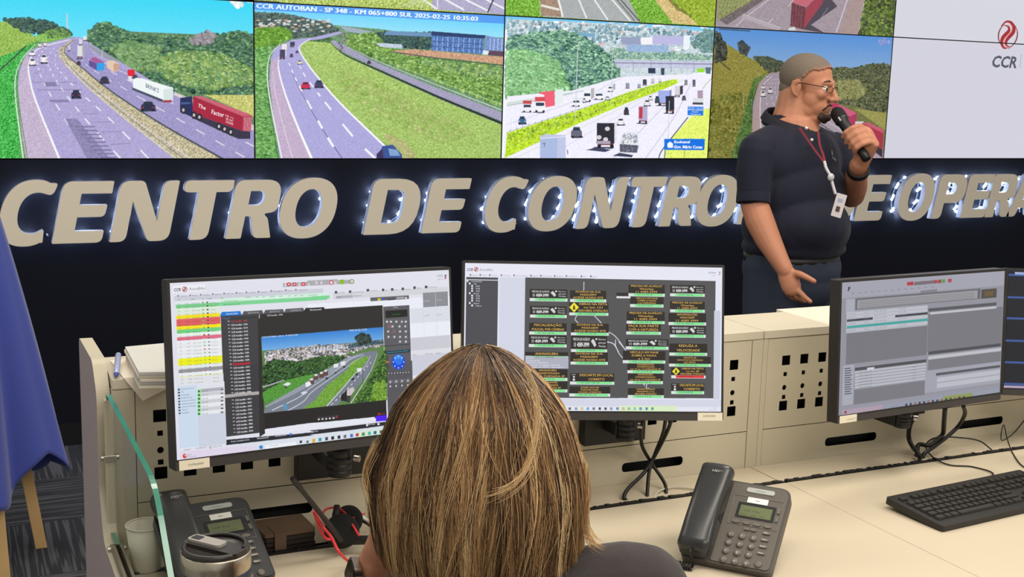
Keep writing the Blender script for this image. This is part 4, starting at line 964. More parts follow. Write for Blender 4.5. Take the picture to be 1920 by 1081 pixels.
rows = [(230, 236, 240), (122, 206, 140), (222, 240, 220), (226, 234, 222), (246, 226, 20), (226, 96, 98), (226, 96, 98), (246, 232, 20), (110, 210, 130), (232, 244, 236), (226, 110, 134), (238, 240, 246), (232, 236, 238), (238, 240, 246), (232, 236, 238), (236, 240, 244), (240, 240, 26), (240, 240, 26), (230, 234, 236), (150, 150, 156), (236, 240, 244), (240, 240, 26), (240, 240, 26)]
for i, col in enumerate(rows):
    y0 = 350 + i * 36.4 + (0 if i < 1 else 0); x0 = 104 + i * 1.6; ex = 470
    a.r(x0, y0, x0 + 448, y0 + 36, col)
    dc = tuple(int(v * .62) for v in col)
    yy = y0 + 26 + 8; LT.text('25', *A(x0 + 18, yy), 2.3, dc, wpx=4.5); LT.text('%d' % (9205 + i * 3), *A(x0 + 92, yy - 4), 2.3, dc, wpx=7.5); LT.text('%02d:%02d:%02d' % (9 + i // 12, (7 * i) % 60, (13 * i) % 60), *A(x0 + 160, yy - 7), 2.3, dc, wpx=15)
    a.disc(x0 + 276, y0 + 14, 11, (200, 40, 50) if i in (9, 13, 19) else (124, 190, 124)); a.r(x0 + 312, y0 + 4, x0 + 330, y0 + 24, (60, 60, 72)); LT.text(('Call box', 'Pane', 'Outros')[i % 3], *A(x0 + 346, yy - 18), 2.3, dc, wpx=11)
a.r(552, 322, 1640, 356, (214, 244, 226)); a.r(556, 358, 1640, 398, (128, 214, 150)); b.r(20, 300, 205, 332, (128, 214, 150))
LT.text('7015 Monte Pascoal', *A(590, 352), 2.6, (110, 150, 130), wpx=27); LT.text('7016 Pedra Vermelha', *A(590, 390), 2.6, (70, 130, 96), wpx=31)
for x, s_ in ((130, 'N°'), (260, 'Hora'), (372, 'Pr...'), (418, 'Código'), (556, 'Tipo'), (812, 'Rodovia'), (918, 'Km'), (986, 'Km'), (1056, 'Sentido'), (1150, 'Local'), (1246, 'Sit.'), (1308, 'Sub...'), (1368, 'Placa'), (1446, 'Acionamento')):
    LT.text(s_, *A(x, 338 - (x - 130) * .035), 2.4, (70, 70, 84))
a.r(1192, 165, 1900, 206, (176, 172, 178)); b.r(-20, 140, 285, 186, (176, 172, 178))
for x in (1250, 1308, 1400): a.disc(x, 178, 20, (210, 40, 60)); a.disc(x, 178, 9, (240, 220, 226))
for x in (1215, 1355, 1450): a.r(x - 6, 168, x + 8, 198, (226, 222, 226))
for x in (70, 120, 220, 262): b.r(x - 10, 148, x + 12, 178, (214, 208, 214)); 
b.r(205, 138, 238, 184, (214, 60, 80)); b.r(212, 146, 231, 176, (240, 230, 236)); b.r(306, 132, 350, 178, (140, 190, 30)); b.disc(430, 150, 24, (90, 100, 90)); b.disc(430, 150, 17, (226, 236, 220)); b.disc(430, 152, 7, (160, 190, 60))
LT.text('CCO', *B(1296, 102), 4.2, (70, 70, 80), wpx=10); LT.text('AMS 18', *B(1296, 134), 1.9, (120, 120, 130), wpx=10); b.p([(1366, 95), (1384, 75), (1386, 95), (1370, 104)], (60, 50, 60)); b.p([(1366, 118), (1380, 100), (1388, 112), (1374, 126)], (200, 40, 50))
for x, y, w_, s_ in ((288, 268, 70, 'Interrução'), (430, 262, 120, 'Congestionamento'), (610, 248, 84, 'Operadores'), (764, 244, 34, 'Mapa'), (856, 240, 40, 'Anel'), (964, 234, 60, 'Arquivos'), (1082, 222, 60, 'Alertas'), (1200, 214, 100, 'Financiamento')):
    LT.text(s_, *B(x, y), 2.6, (120, 120, 134), wpx=w_ / 5.404); b.r(x - 32, y - 22, x - 6, y + 4, (80, 80, 92))
b.r(270, 296, 440, 322, (178, 178, 188)); LT.text('Horário', *B(272, 312), 2.2, (70, 70, 84)); LT.text('Observações', *B(450, 300), 2.2, (70, 70, 84))
b.r(616, 312, 1008, 350, (96, 96, 100)); b.r(690, 320, 722, 344, (210, 190, 40)); b.r(732, 318, 756, 340, (40, 90, 210)); b.r(880, 306, 960, 326, (170, 170, 176)); b.disc(978, 316, 10, (236, 236, 240)); b.r(790, 326, 860, 340, (60, 66, 90))
b.r(1020, 425, 1420, 575, (222, 224, 234)); b.r(1020, 720, 1425, 850, (206, 206, 216)); b.r(1148, 264, 1400, 412, (140, 142, 150)); b.r(1272, 264, 1276, 412, (200, 200, 206)); b.r(1036, 850, 1425, 900, (224, 224, 232)); b.r(1036, 900, 1430, 1100, (206, 208, 222)); b.r(1152, 425, 1156, 720, (216, 218, 228)); b.r(1280, 425, 1284, 720, (216, 218, 228))
LT.text('27 A0300', *B(1156, 500), 2.2, (130, 130, 140)); LT.text('(25: 20:10', *B(1285, 492), 2.2, (130, 130, 140)); LT.text('67 A0300', *B(1156, 352), 2.2, (210, 210, 216)); LT.text('(25: 18:12', *B(1285, 344), 2.2, (210, 210, 216)); LT.text('Observ.', *B(1042, 898), 2.2, (90, 90, 104)); LT.text('Tipo de veíc...', *B(1172, 888), 2.2, (90, 90, 104)); LT.text('Rodovia', *B(1282, 880), 2.2, (90, 90, 104))
# tabs and dark viewer window
for x0, x1, y, col, s_, tc in ((560, 768, 460, (20, 120, 214), 'Security Desk', (240, 248, 255)), (782, 990, 452, (86, 86, 92), 'EMAIL', (170, 170, 178)), (1000, 1200, 440, (86, 86, 92), 'ERMONTE 07', (170, 170, 178)), (1208, 1405, 428, (92, 92, 98), 'CAMERAS', (170, 170, 178)), (1408, 1615, 420, (34, 34, 38), 'Monitorando', (236, 236, 240))):
    a.p([(x0 - 8, y + 42), (x0 + 12, y - 2), (x1 - 8, y - 12), (x1 + 8, y + 32)], col); LT.text(s_, *A(x0 + 56, y + 24), 3.2, tc, wpx=min(24, (x1 - x0 - 90) / 5.4))
a.r(562, 500, 950, 1160, (62, 62, 66)); u3.r(592, -60, 960, 640, (58, 58, 62)); a.r(565, 528, 930, 534, (40, 40, 44)); a.r(935, 520, 945, 1100, (46, 46, 50))
a.r(955, 480, 1780, 1120, (44, 42, 42)); b.r(-60, 440, 742, 700, (44, 42, 42)); b.r(745, 405, 1012, 1140, (92, 92, 98)); d.r(708, 0, 945, 500, (86, 86, 92)); a.r(952, 480, 958, 1100, (140, 140, 90))
LT.text('Pesquisar', *A(582, 530), 2.4, (120, 150, 200), wpx=14)
LT.text('CCR AutoBan - 039A', *A(1028, 500), 2.8, (236, 236, 240), wpx=30)
nums = ['008A', '010A', '011A', '012A', '013A', '014A', '015A', '016A', '018A', '018A', '020A', '022A', '024A', '031A', '036A', '038A', '040A', '052A', '055A', '056A', '058A', '059A', '061A', '062A', '067A', '071A', '076A', '078A', '081A', '086A', '088A', '091A']
for i, s_ in enumerate(nums):
    x, y = A(664 + i * 1.9, 562 + i * 36.2)
    red = i in (0, 12); 
    if i == 21: cv.rect(A(0, 0)[0] + 562 / 5.404, y - 4.6, A(0, 0)[0] + 955 / 5.404 + 2, y + 1.6, (176, 172, 172))
    if i == 12: cv.rect(x - 1, y - 4, x + 33, y + 1, (150, 40, 56))
    LT.text('CCR AutoBan - ' + s_, x, y, 3.1, (200, 50, 60) if red else (90, 90, 96) if i == 21 else (236, 236, 240), wpx=31, off=.01); cv.rect(x - 6, y - 2.8, x - 2.4, y - 1.2, (190, 190, 196))
cv.poly([A(940, 540), A(985, 480), Cc(1015, 600), Cc(955, 640)], (44, 42, 42))
# motorway picture inside the viewer
v = UI(cv, A); vb = UI(cv, B); vc = UI(cv, Cc); vd = UI(cv, Dd)
q1, q2, q3, q4 = A(972, 710), B(746, 610), Dd(704, 345), Cc(1002, 398)
cv.poly([q1, q2, q3, q4], (92, 130, 70))
cv.poly([q1, q2, B(750, 740), A(982, 850)], (52, 130, 214), col2=(120, 178, 232))
cv.kk = 1 / 5.404 * 860 / 515
Tn = cv.T
cv.T = B
cv.blobs([(-450, 860), (0, 800), (400, 780), (742, 740), (744, 800), (400, 860), (0, 960), (-450, 990)], 900, 12, [(196, 196, 206), (226, 224, 230), (170, 166, 176), (120, 116, 120), (206, 186, 180), (70, 84, 66)], 12)
for k in range(160):
    x = -450 + cv.rng.rand() * 900; y = 845 - x * .085 + cv.rng.rand() ** .8 * 120; w_ = 12 + cv.rng.rand() * 26
    cv.poly([(x, y), (x + w_, y - 2), (x + w_, y + 14), (x, y + 16)], [(236, 234, 240), (214, 212, 222), (180, 150, 140), (90, 90, 100)][k % 4])
for k in range(26):
    x = 20 + k * 17 + cv.rng.rand() * 8; h_ = 14 + cv.rng.rand() * 40; y = 860 - x * .09; cv.poly([(x, y), (x + 13, y), (x + 13, y - h_), (x, y - h_)], (214, 220, 230) if k % 2 else (176, 184, 198))
cv.blobs([(380, 790), (742, 740), (742, 775), (400, 820)], 160, 10, [(70, 96, 110), (90, 116, 120)], 6)
cv.T = A
cv.blobs([(985, 1010), (1100, 940), (1250, 960), (1480, 950), (1800, 900), (1800, 1100), (1300, 1280), (990, 1330)], 900, 18, [(44, 78, 44), (58, 98, 50), (74, 120, 60), (36, 62, 40)], 12)
cv.T = B
cv.blobs([(-60, 950), (200, 900), (300, 920), (260, 1040), (0, 1140), (-60, 1140)], 300, 16, [(44, 78, 44), (58, 98, 50), (80, 120, 60)], 12)
cv.T = Cc
cv.poly([(985, 190), (1230, 60), (1513, 0), (1513, 60), (1040, 300), (1000, 290)], (82, 150, 56), tex=8); cv.poly([(985, 130), (1200, 60), (1210, 70), (990, 145)], (170, 170, 172))
cv.poly([(1190, 110), (1240, 85), (1275, 100), (1230, 130)], (226, 230, 240)); cv.poly([(1205, 120), (1235, 124), (1235, 150), (1210, 145)], (70, 80, 70))
cv.T = B
cv.poly([(190, 1010), (560, 860), (600, 880), (250, 1081), (150, 1081)], (96, 150, 56), tex=8)
P = lambda *z: [tuple(p) for p in z]
cv.T = Tn
road = [Cc(1000, 365), Cc(1240, 230), B(0, 1140), B(300, 960), B(480, 880), B(640, 850), B(690, 850), B(660, 960), B(610, 1081), Dd(420, 240), Dd(240, 400), Cc(1000, 398)]
cv.poly(road, (120, 128, 142), tex=3)
cv.poly([Cc(1390, 352), Cc(1513, 270), Dd(150, 215), Dd(350, 60), B(420, 960), B(590, 900), B(600, 920), B(540, 1010), Dd(430, 90), Dd(300, 230), Dd(150, 395), Cc(1560, 345)], (112, 164, 58), tex=10)
cv.poly([Cc(1020, 345), Cc(1300, 210), Cc(1513, 90), Dd(60, 170), Dd(330, 20), B(400, 950), B(560, 880), B(540, 880), B(380, 920), Cc(1480, 60), Cc(1240, 195), Cc(1005, 330)], (150, 158, 172))
for pts in ([Cc(1080, 370), Cc(1350, 240), Dd(0, 235), Dd(230, 80), B(420, 930), B(540, 885)], [Cc(1230, 380), Cc(1400, 280), Dd(30, 260), Dd(300, 70), B(450, 960), B(560, 895)]): cv.line(pts, 1.6, (214, 218, 226), .6)
cv.line([Dd(160, 395), Dd(300, 240), Dd(430, 90), B(560, 1010), B(620, 900)], 1.6, (226, 226, 230), .6); cv.line([Dd(380, 370), Dd(470, 230), Dd(560, 80), B(660, 960), B(690, 870)], 1.6, (214, 214, 220), .6)
cv.dashes([Dd(200, 385), Dd(350, 240), Dd(470, 100), B(640, 950)], 1.3, (236, 236, 240), 12)
cv.T = Dd
cv.blobs([(590, 100), (640, 0), (700, -140), (706, 340), (420, 362), (440, 300), (500, 240)], 520, 17, [(58, 96, 44), (86, 136, 56), (44, 74, 40), (110, 156, 66)], 12)
cv.blobs([(600, 200), (700, 160), (704, 330), (560, 350)], 120, 18, [(130, 170, 60), (110, 156, 56)], 12)
cv.blobs([(420, -230), (480, -280), (560, -250), (560, -180), (460, -170)], 90, 14, [(50, 66, 60), (60, 80, 66)], 8)
cv.T = Tn
cv.kk *= 1
cv.poly([Dd(290, 300), Dd(345, 245), Dd(345, 355), Dd(290, 345)], (34, 32, 36)); cv.poly([Dd(345, 250), Dd(400, 220), Dd(418, 250), Dd(380, 300), Dd(345, 300)], (206, 196, 200)); cv.poly([Dd(345, 300), Dd(384, 300), Dd(370, 365), Dd(345, 362)], (60, 60, 66))
for x, y, s_ in ((160, 140, 24), (400, 148, 26), (434, 104, 24), (320, 36, 20), (240, 90, 16)): cv.poly([Dd(x - s_ * .5, y - s_ * .3), Dd(x + s_ * .5, y - s_ * .4), Dd(x + s_ * .5, y + s_ * .3), Dd(x - s_ * .5, y + s_ * .5)], (40, 44, 58))
for x, y in ((60, 130), (110, 110), (150, 90), (20, 170)): cv.poly([Dd(x - 22, y - 14), Dd(x + 22, y - 22), Dd(x + 22, y + 22), Dd(x - 22, y + 32)], (96, 70, 66)); cv.poly([Dd(x - 14, y - 26), Dd(x + 14, y - 30), Dd(x + 14, y - 12), Dd(x - 14, y - 8)], (226, 226, 230))
for x, y in ((245, 30), (310, 10), (460, 70)): cv.poly([Dd(x - 22, y - 20), Dd(x + 20, y - 26), Dd(x + 20, y + 8), Dd(x - 22, y + 14)], (230, 232, 238))
cv.poly([Cc(1190, 310), Cc(1225, 295), Cc(1240, 350), Cc(1222, 376), Cc(1205, 365)], (90, 150, 190)); cv.poly([Cc(1420, 90), Cc(1460, 75), Cc(1480, 110), Cc(1440, 135), Cc(1420, 130)], (236, 238, 242)); cv.poly([Cc(1370, 195), Cc(1410, 175), Cc(1440, 190), Cc(1400, 215)], (214, 222, 236))
cv.line([Dd(492, 60), Dd(494, 200)], .8, (70, 74, 80)); cv.line([Dd(556, 0), Dd(556, 90)], .6, (90, 96, 100))
LT.free('CCR AUTOBAN - 039 A - SP 348 KM 060', A(978, 720), A(1342, 694), A(978, 705), (226, 236, 246)); LT.free('2025-02-25 10:35', B(402, 652), B(580, 642), B(402, 634), (226, 236, 246))
cv.poly([Cc(1005, 398), Dd(706, 340), Dd(712, 500), Dd(0, 552), Cc(1008, 560)], (34, 32, 34)); cv.poly([Cc(1008, 562), Dd(0, 556), Dd(600, 496), Dd(612, 536), Dd(0, 610), Cc(1012, 622)], (232, 234, 244)); cv.poly([Dd(612, 488), Dd(712, 478), Dd(714, 530), Dd(612, 538)], (76, 20, 240))
cv.poly([Dd(70, 492), Dd(265, 474), Dd(268, 508), Dd(70, 530)], (50, 46, 50)); 
for k in range(5): cv.poly([Dd(78 + k * 34, 512 - k * 3), Dd(94 + k * 34, 510 - k * 3), Dd(94 + k * 34, 524 - k * 3), Dd(78 + k * 34, 526 - k * 3)], (220, 220, 226))
cv.poly([Dd(240, 484), Dd(262, 482), Dd(262, 504), Dd(242, 506)], (150, 40, 60)); cv.poly([Dd(632, 462), Dd(648, 460), Dd(648, 474), Dd(632, 476)], (230, 40, 50)); LT.text('Ao vivo', *Dd(652, 474), 2.4, (210, 70, 80))
cv.poly([Cc(615, 668), Cc(1513, 590), Dd(0, 622), Dd(700, 540), Dd(706, 578), Dd(0, 660), Cc(1513, 622), Cc(618, 722)], (34, 36, 46))
LT.text('Ocultar visualização da área', *Cc(662, 696), 3, (214, 220, 230), wpx=35); LT.text('Monitoramento (3)', *Cc(930, 664), 3, (236, 240, 245), wpx=21); LT.text('Reconhecer alarme', *Cc(1112, 640), 2.8, (214, 220, 230), wpx=21); LT.text('Desfixar monitores', *Cc(1290, 618), 2.8, (214, 220, 230), wpx=21); LT.text('Limpar todos', *Dd(6, 640), 2.8, (214, 220, 230), wpx=15); LT.text('Ver mapa', *Dd(545, 574), 2.8, (214, 220, 230), wpx=12)
cv.poly([Cc(1258, 602), Cc(1280, 600), Cc(1280, 622), Cc(1258, 626)], (50, 130, 220)); cv.poly([Dd(522, 562), Dd(540, 560), Dd(540, 580), Dd(522, 582)], (230, 230, 240)); cv.poly([Dd(626, 552), Dd(646, 550), Dd(646, 570), Dd(626, 572)], (230, 230, 240))
# control column right of the viewer
b.r(768, 445, 990, 520, (30, 34, 32)); LT.text('Ao vivo', *B(842, 490), 3.2, (50, 120, 60), wpx=14); LT.text('Câmera', *B(850, 416), 2.6, (200, 200, 206), wpx=9)
for y, xs in ((556, (785, 825, 880, 935, 975)), (604, (810, 840, 912, 970)), (655, (797, 855, 917, 975)), (710, (800, 860, 917, 975)), (758, (917, 975))):
    for x in xs: b.r(x - 22, y - 20, x + 22, y + 20, (104, 104, 110)); b.r(x - 8, y - 8, x + 8, y + 8, (200, 60, 70) if (y, x) in ((604, 810), (655, 855)) else (226, 226, 232))
b.r(750, 800, 1022, 808, (60, 60, 64)); b.r(776, 856, 1015, 884, (14, 46, 62)); LT.text('Panorâmica/inclin (VIVO)', *B(786, 874), 2.4, (90, 180, 210), wpx=40)
b.disc(902, 962, 68, (20, 70, 214), 78); b.disc(900, 930, 44, (60, 150, 240), 40); b.disc(902, 960, 34, (40, 120, 236), 34)
for k in range(8): b.disc(902 + 52 * math.cos(k * PI / 4), 962 + 60 * math.sin(k * PI / 4), 7, (190, 220, 250))
b.r(786, 895, 794, 1040, (50, 50, 54)); b.r(778, 955, 802, 972, (226, 110, 70))
for k in range(8): d.r(722 + k * 26, 84 - k * 1.5, 742 + k * 26, 108 - k * 1.5, (60, 60, 66)); d.r(728 + k * 26, 90 - k * 1.5, 736 + k * 26, 102 - k * 1.5, (220, 220, 226))
for k in range(4): d.r(724 + k * 54, 158 - k * 4, 764 + k * 54, 192 - k * 4, (112, 112, 118)); d.r(738 + k * 54, 168 - k * 4, 750 + k * 54, 182 - k * 4, (210, 210, 216)); d.r(738 + k * 54, 208 - k * 4, 750 + k * 54, 224 - k * 4, (210, 210, 216))
# lower left lists and taskbar
u3.r(118, 40, 590, 130, (226, 228, 236)); u3.r(120, 130, 325, 760, (206, 222, 240)); u3.r(325, 130, 600, 420, (226, 228, 236)); u3.r(330, 420, 610, 745, (206, 212, 226))
for i, s_ in enumerate(('Guincho Leve', 'Vtr', 'Inspeção', 'Engenharia', 'Apreensão Animal', 'Administrativo', 'Guincho Pesado', 'Munck', 'Resgate')): LT.text(s_, *Cc(158 + i * 1.5, 164 + i * 30), 2.8, (96, 104, 124), wpx=min(26, len(s_) * 2.0)); u3.r(128 + i, 154 + i * 30, 148 + i, 170 + i * 30, (60, 66, 84))
for i in range(7): u3.r(340 + i, 158 + i * 38, 590, 190 + i * 38, (176, 178, 186) if i == 0 else (206, 208, 214) if i % 2 else (234, 236, 242)); u3.r(325, 158 + i * 38, 362, 196 + i * 38, (170, 232, 170)); u3.disc(342, 178 + i * 38, 12, (50, 110, 70)); LT.text('SAU %02d' % (26 + i * 4), *Cc(372, 186 + i * 38), 2.5, (110, 114, 124), wpx=11); u3.r(562, 156 + i * 38, 588, 168 + i * 38, (70, 74, 86))
cv.poly([Cc(140, 790), Cc(618, 745), Dd(0, 690), Dd(900, 590), Dd(900, 640), Dd(0, 752), Cc(150, 888)], (226, 216, 236)); cv.poly([Cc(618, 725), Dd(0, 670), Dd(800, 560), Dd(900, 560), Dd(900, 620), Cc(1513, 730), Cc(940, 800), Cc(920, 735)], (220, 226, 236))
cv.poly([Dd(440, 634), Dd(760, 590), Dd(760, 646), Dd(450, 684)], (214, 236, 210)); cv.poly([Cc(1010, 722), Cc(1325, 686), Cc(1328, 726), Cc(1014, 762)], (238, 242, 248))
LT.text('Pesquisar', *Cc(1062, 738), 3, (160, 164, 176), wpx=16); cv.poly([Cc(950, 728), Cc(985, 724), Cc(988, 758), Cc(955, 762)], (60, 130, 214))
LT.text('18.8917', *Cc(186, 782), 2.8, (110, 110, 124), wpx=14); LT.text('ACOPPLN.CC', *Cc(308, 766), 2.8, (110, 110, 124), wpx=21); LT.text('25/02 10:35', *Cc(480, 748), 2.8, (110, 110, 124), wpx=17); u3.disc(458, 745, 12, (110, 116, 136)); u3.disc(458, 745, 8, (214, 220, 232))
u3.disc(197, 832, 20, (206, 66, 56), 24); u3.disc(204, 826, 8, (240, 220, 220)); LT.text('89°C', *Cc(226, 830), 2.6, (110, 100, 116)); LT.text('Ensolarado', *Cc(220, 850), 2.2, (130, 120, 136), wpx=18)
for k, (x, col) in enumerate(((40, (214, 180, 60)), (98, (40, 150, 170)), (158, (70, 74, 90)), (214, (30, 34, 44)), (272, (40, 44, 54)), (328, (110, 114, 130)), (388, (60, 110, 200)), (440, (190, 60, 70)), (496, (80, 130, 90)), (552, (70, 180, 170)), (604, (40, 100, 160)), (660, (90, 90, 100)))):
    y = 712 - (x - 40) * .125; cv.poly([Dd(x - 13, y - 14), Dd(x + 13, y - 17), Dd(x + 13, y + 12), Dd(x - 13, y + 15)], col)
for x, col in ((1372, (50, 54, 64)), (1440, (100, 110, 130)), (1500, (216, 180, 70))): cv.poly([Cc(x - 12, 678), Cc(x + 12, 674), Cc(x + 12, 700), Cc(x - 12, 704)], col)
o = cv.build(None, .95, rough=.5); place_on(o, tL, SL); fix_letters(LT, tL)
LS = Letters(Surf(OL.pt(.5, .5, .0018), OL.rx, OL.up, MW, MH)); LS.text('E-ATB-00784', 354, 872.4, 3.2, (110, 104, 92), wpx=28); LS.build(None, 'sticker_print', False)
place_on(bpy.data.objects['sticker_print'], tL, LS.S)
bpy.data.objects['sticker_print'].name = 'sticker_print.000'

# -- second monitor: message sign map
tR, SR, OR = monitor((1.1805, 2.083, 1.1195), -19.4, 11.2, -.3, 'lit monitor showing amber message signs above the woman', (MW / 2 - .028, 0), ((1172, 778), (1172, 824), .0205), ((1098, 786), (1210, 824)))
cv = Canvas(SR, 860, 483, (228, 230, 244), seed=12); F = lambda x, y: (860 + x / 6.004, 480 + y / 6.004); G = lambda x, y: (1110 + x / 6.004, 480 + y / 6.004); Hh = lambda x, y: (1000 + x / 5.189, 640 + y / 5.189)
f = UI(cv, F); g_ = UI(cv, G); h = UI(cv, Hh)
f.r(80, 70, 3200, 236, (232, 232, 246)); f.r(88, 236, 446, 1800, (78, 78, 84)); f.r(88, 262, 446, 270, (224, 226, 238)); f.r(446, 236, 750, 1800, (212, 216, 232)); f.r(446, 236, 462, 1800, (228, 232, 244))
cv.poly([F(750, 240), G(1390, 280), Hh(1760, 550), Hh(-400, 545), F(735, 1500)], (84, 84, 86)); h.r(1758, -300, 1820, 560, (204, 208, 224))
h.r(-800, 548, 1830, 620, (214, 216, 232)); h.r(-800, 620, 1830, 700, (228, 230, 242)); cv.poly([Hh(830, 622), Hh(1400, 622), Hh(1380, 686), Hh(820, 684)], (218, 238, 196))
LR = Letters(SR)
LR.text('CCR', *F(92, 164), 4.8, (80, 76, 88), wpx=11.5, off=.03, slant=.15); logo(f, LR, 198, 150, .95); LR.text('AutoBAn', *F(234, 164), 4.6, (130, 124, 136), wpx=25, slant=.15)
for x, w_, s_ in ((152, 64, 'Painéis'), (262, 56, 'Status'), (368, 74, 'Grupos'), (500, 86, 'Histórico'), (642, 140, 'Sinais Luminosos'), (832, 64, 'Agenda'), (944, 106, 'Plano de ação'), (1100, 80, 'Relatórios'), (1232, 104, 'Configuração'), (1400, 40, 'Sair'), (1506, 50, 'Sobre')): LR.text(s_, *F(x, 218 + x * .012), 2.5, (130, 130, 146), wpx=w_ / 6.0); f.r(x - 26, 200 + x * .012, x - 10, 220 + x * .012, (110, 112, 128))
LR.text('KPMV', *G(1312, 196), 3.2, (100, 96, 106), wpx=14, slant=.2); LR.text('1.26.2', *G(1352, 222), 1.8, (130, 130, 140)); g_.p([(1424, 190), (1440, 172), (1442, 190)], (60, 50, 60)); g_.p([(1422, 212), (1438, 196), (1440, 212)], (200, 40, 50))
for i, (x, s_) in enumerate(((90, 'Concessionária'), (116, 'Vias'), (142, 'SP330'), (142, 'SP348'), (142, 'SP300'), (116, 'Painéis'), (142, 'SP348'), (142, 'SP330'), (142, 'SP102'), (116, 'Radares'), (142, 'Radares'))):
    y = 282 + i * 27.5; f.r(x + 2, y - 12, x + 20, y + 8, (240, 242, 250)); LR.text(s_, *F(x + 52, y + 8), 2.5, (220, 224, 236), wpx=len(s_) * 1.45)
WL = (226, 228, 240)
for pts in ([F(1410, 290), F(1408, 390)], [F(1330, 665), F(1312, 712), F(1345, 750)], [F(1525, 668), G(105, 752)], [G(185, 850), G(270, 910), G(380, 1060)], [G(265, 935), G(262, 1010)], [G(170, 965), G(240, 985), G(300, 1080)], [Hh(720, 0), Hh(790, 30), Hh(830, 110), Hh(870, 160)], [Hh(830, 0), Hh(900, 85)], [Hh(1070, 408), Hh(1084, 428)], [Hh(1104, 410), Hh(1098, 450), Hh(1128, 452)]): cv.line(pts, 1.3, WL)
AMB = (236, 190, 92); NM = [0]
def msg(x0, y0, x1, y1, lines, barc=(132, 232, 150), icon=None):
    bh = 5.6; cv.rect(x0, y0, x1, y1 - bh, (46, 42, 38)); cv.rect(x0, y1 - bh, x1, y1, (222, 228, 226)); NM[0] += 1; w_ = x1 - x0
    if barc: cv.rect(x0 + w_ * (.14 if icon != 'P' else .14), y1 - bh + .5, x1 - w_ * .05, y1 - .6, barc); LR.text('KM %03d+%d00 SB' % (12 + (NM[0] * 17) % 120, NM[0] % 9), x0 + w_ * .24, y1 - 1.5, 2.9, (40, 110, 60) if barc[0] < 200 else (120, 20, 24), wpx=w_ * .42)
    hh = y1 - bh - y0
    if icon == 'P':
        LR.text('PRECISA DE AUXÍLIO?', x0 + w_ * .06, y0 + hh * .36, hh * .21, (236, 236, 240), wpx=w_ * .46); LR.text('11 4589-3999', x0 + w_ * .08, y0 + hh * .82, hh * .32, (240, 240, 244), wpx=w_ * .42, off=.02)
        cx, cy = x0 + w_ * .63, y0 + hh * .52; cv.poly([(cx - w_ * .08, cy - hh * .1), (cx - w_ * .02, cy - hh * .3), (cx + w_ * .04, cy - hh * .05), (cx + w_ * .07, cy + hh * .2), (cx + w_ * .02, cy + hh * .34), (cx - w_ * .03, cy + hh * .1)], (214, 214, 218)); cv.poly([(cx + w_ * .07 + 1.9 * math.cos(q), y0 + hh * .26 + 1.9 * math.sin(q)) for q in np.linspace(0, 6.2, 9)], (206, 232, 214))
        for k, s_ in enumerate(('Fale com a', 'gente pelo', 'WhatsApp')): LR.text(s_, x0 + w_ * .76, y0 + hh * (.34 + .26 * k), hh * .15, (220, 222, 226), wpx=w_ * .2)
        return
    ox = 0
    if icon == 'D':
        cx, cy, r_ = x0 + 9, y0 + hh * .5, hh * .5; cv.poly([(cx - r_, cy), (cx, cy - r_), (cx + r_, cy), (cx, cy + r_)], (240, 226, 60)); cv.poly([(cx - 1, cy - r_ * .4), (cx + 1, cy - r_ * .4), (cx + 2.4, cy + r_ * .45), (cx - 2.4, cy + r_ * .45)], (60, 56, 30)); ox = 8
    if icon == 'B':
        cx = x0 + 7; cv.poly([(cx + 1.8 * math.cos(q), y0 + hh * .45 + 1.8 * math.sin(q)) for q in np.linspace(0, 6.2, 9)], (236, 236, 240)); cv.rect(cx - 2, y0 + hh * .66, cx + 2, y0 + hh * .92, (220, 220, 226)); LR.text('LIXO', cx - 4, y0 + hh * .24, 2, (220, 220, 226), wpx=7); ox = 8
    n = len(lines); fs_ = min(hh * .66 / n / 1.05, 4.4)
    for k, s_ in enumerate(lines):
        wt = min(w_ * .86 - ox, len(s_) * fs_ * .98); LR.text(s_, (x0 + x1) / 2 + ox, y0 + hh * (k + .5) / n + fs_ * .5, fs_, AMB, wpx=wt, align='C', off=.0)
DU = ('DÚVIDAS NA SUA', 'PASSAGEM?', 'ACESSE NOSSO SITE'); PW = ('PRECISA DE AUXÍLIO?', 'WhatsApp', '11 4589-3999')
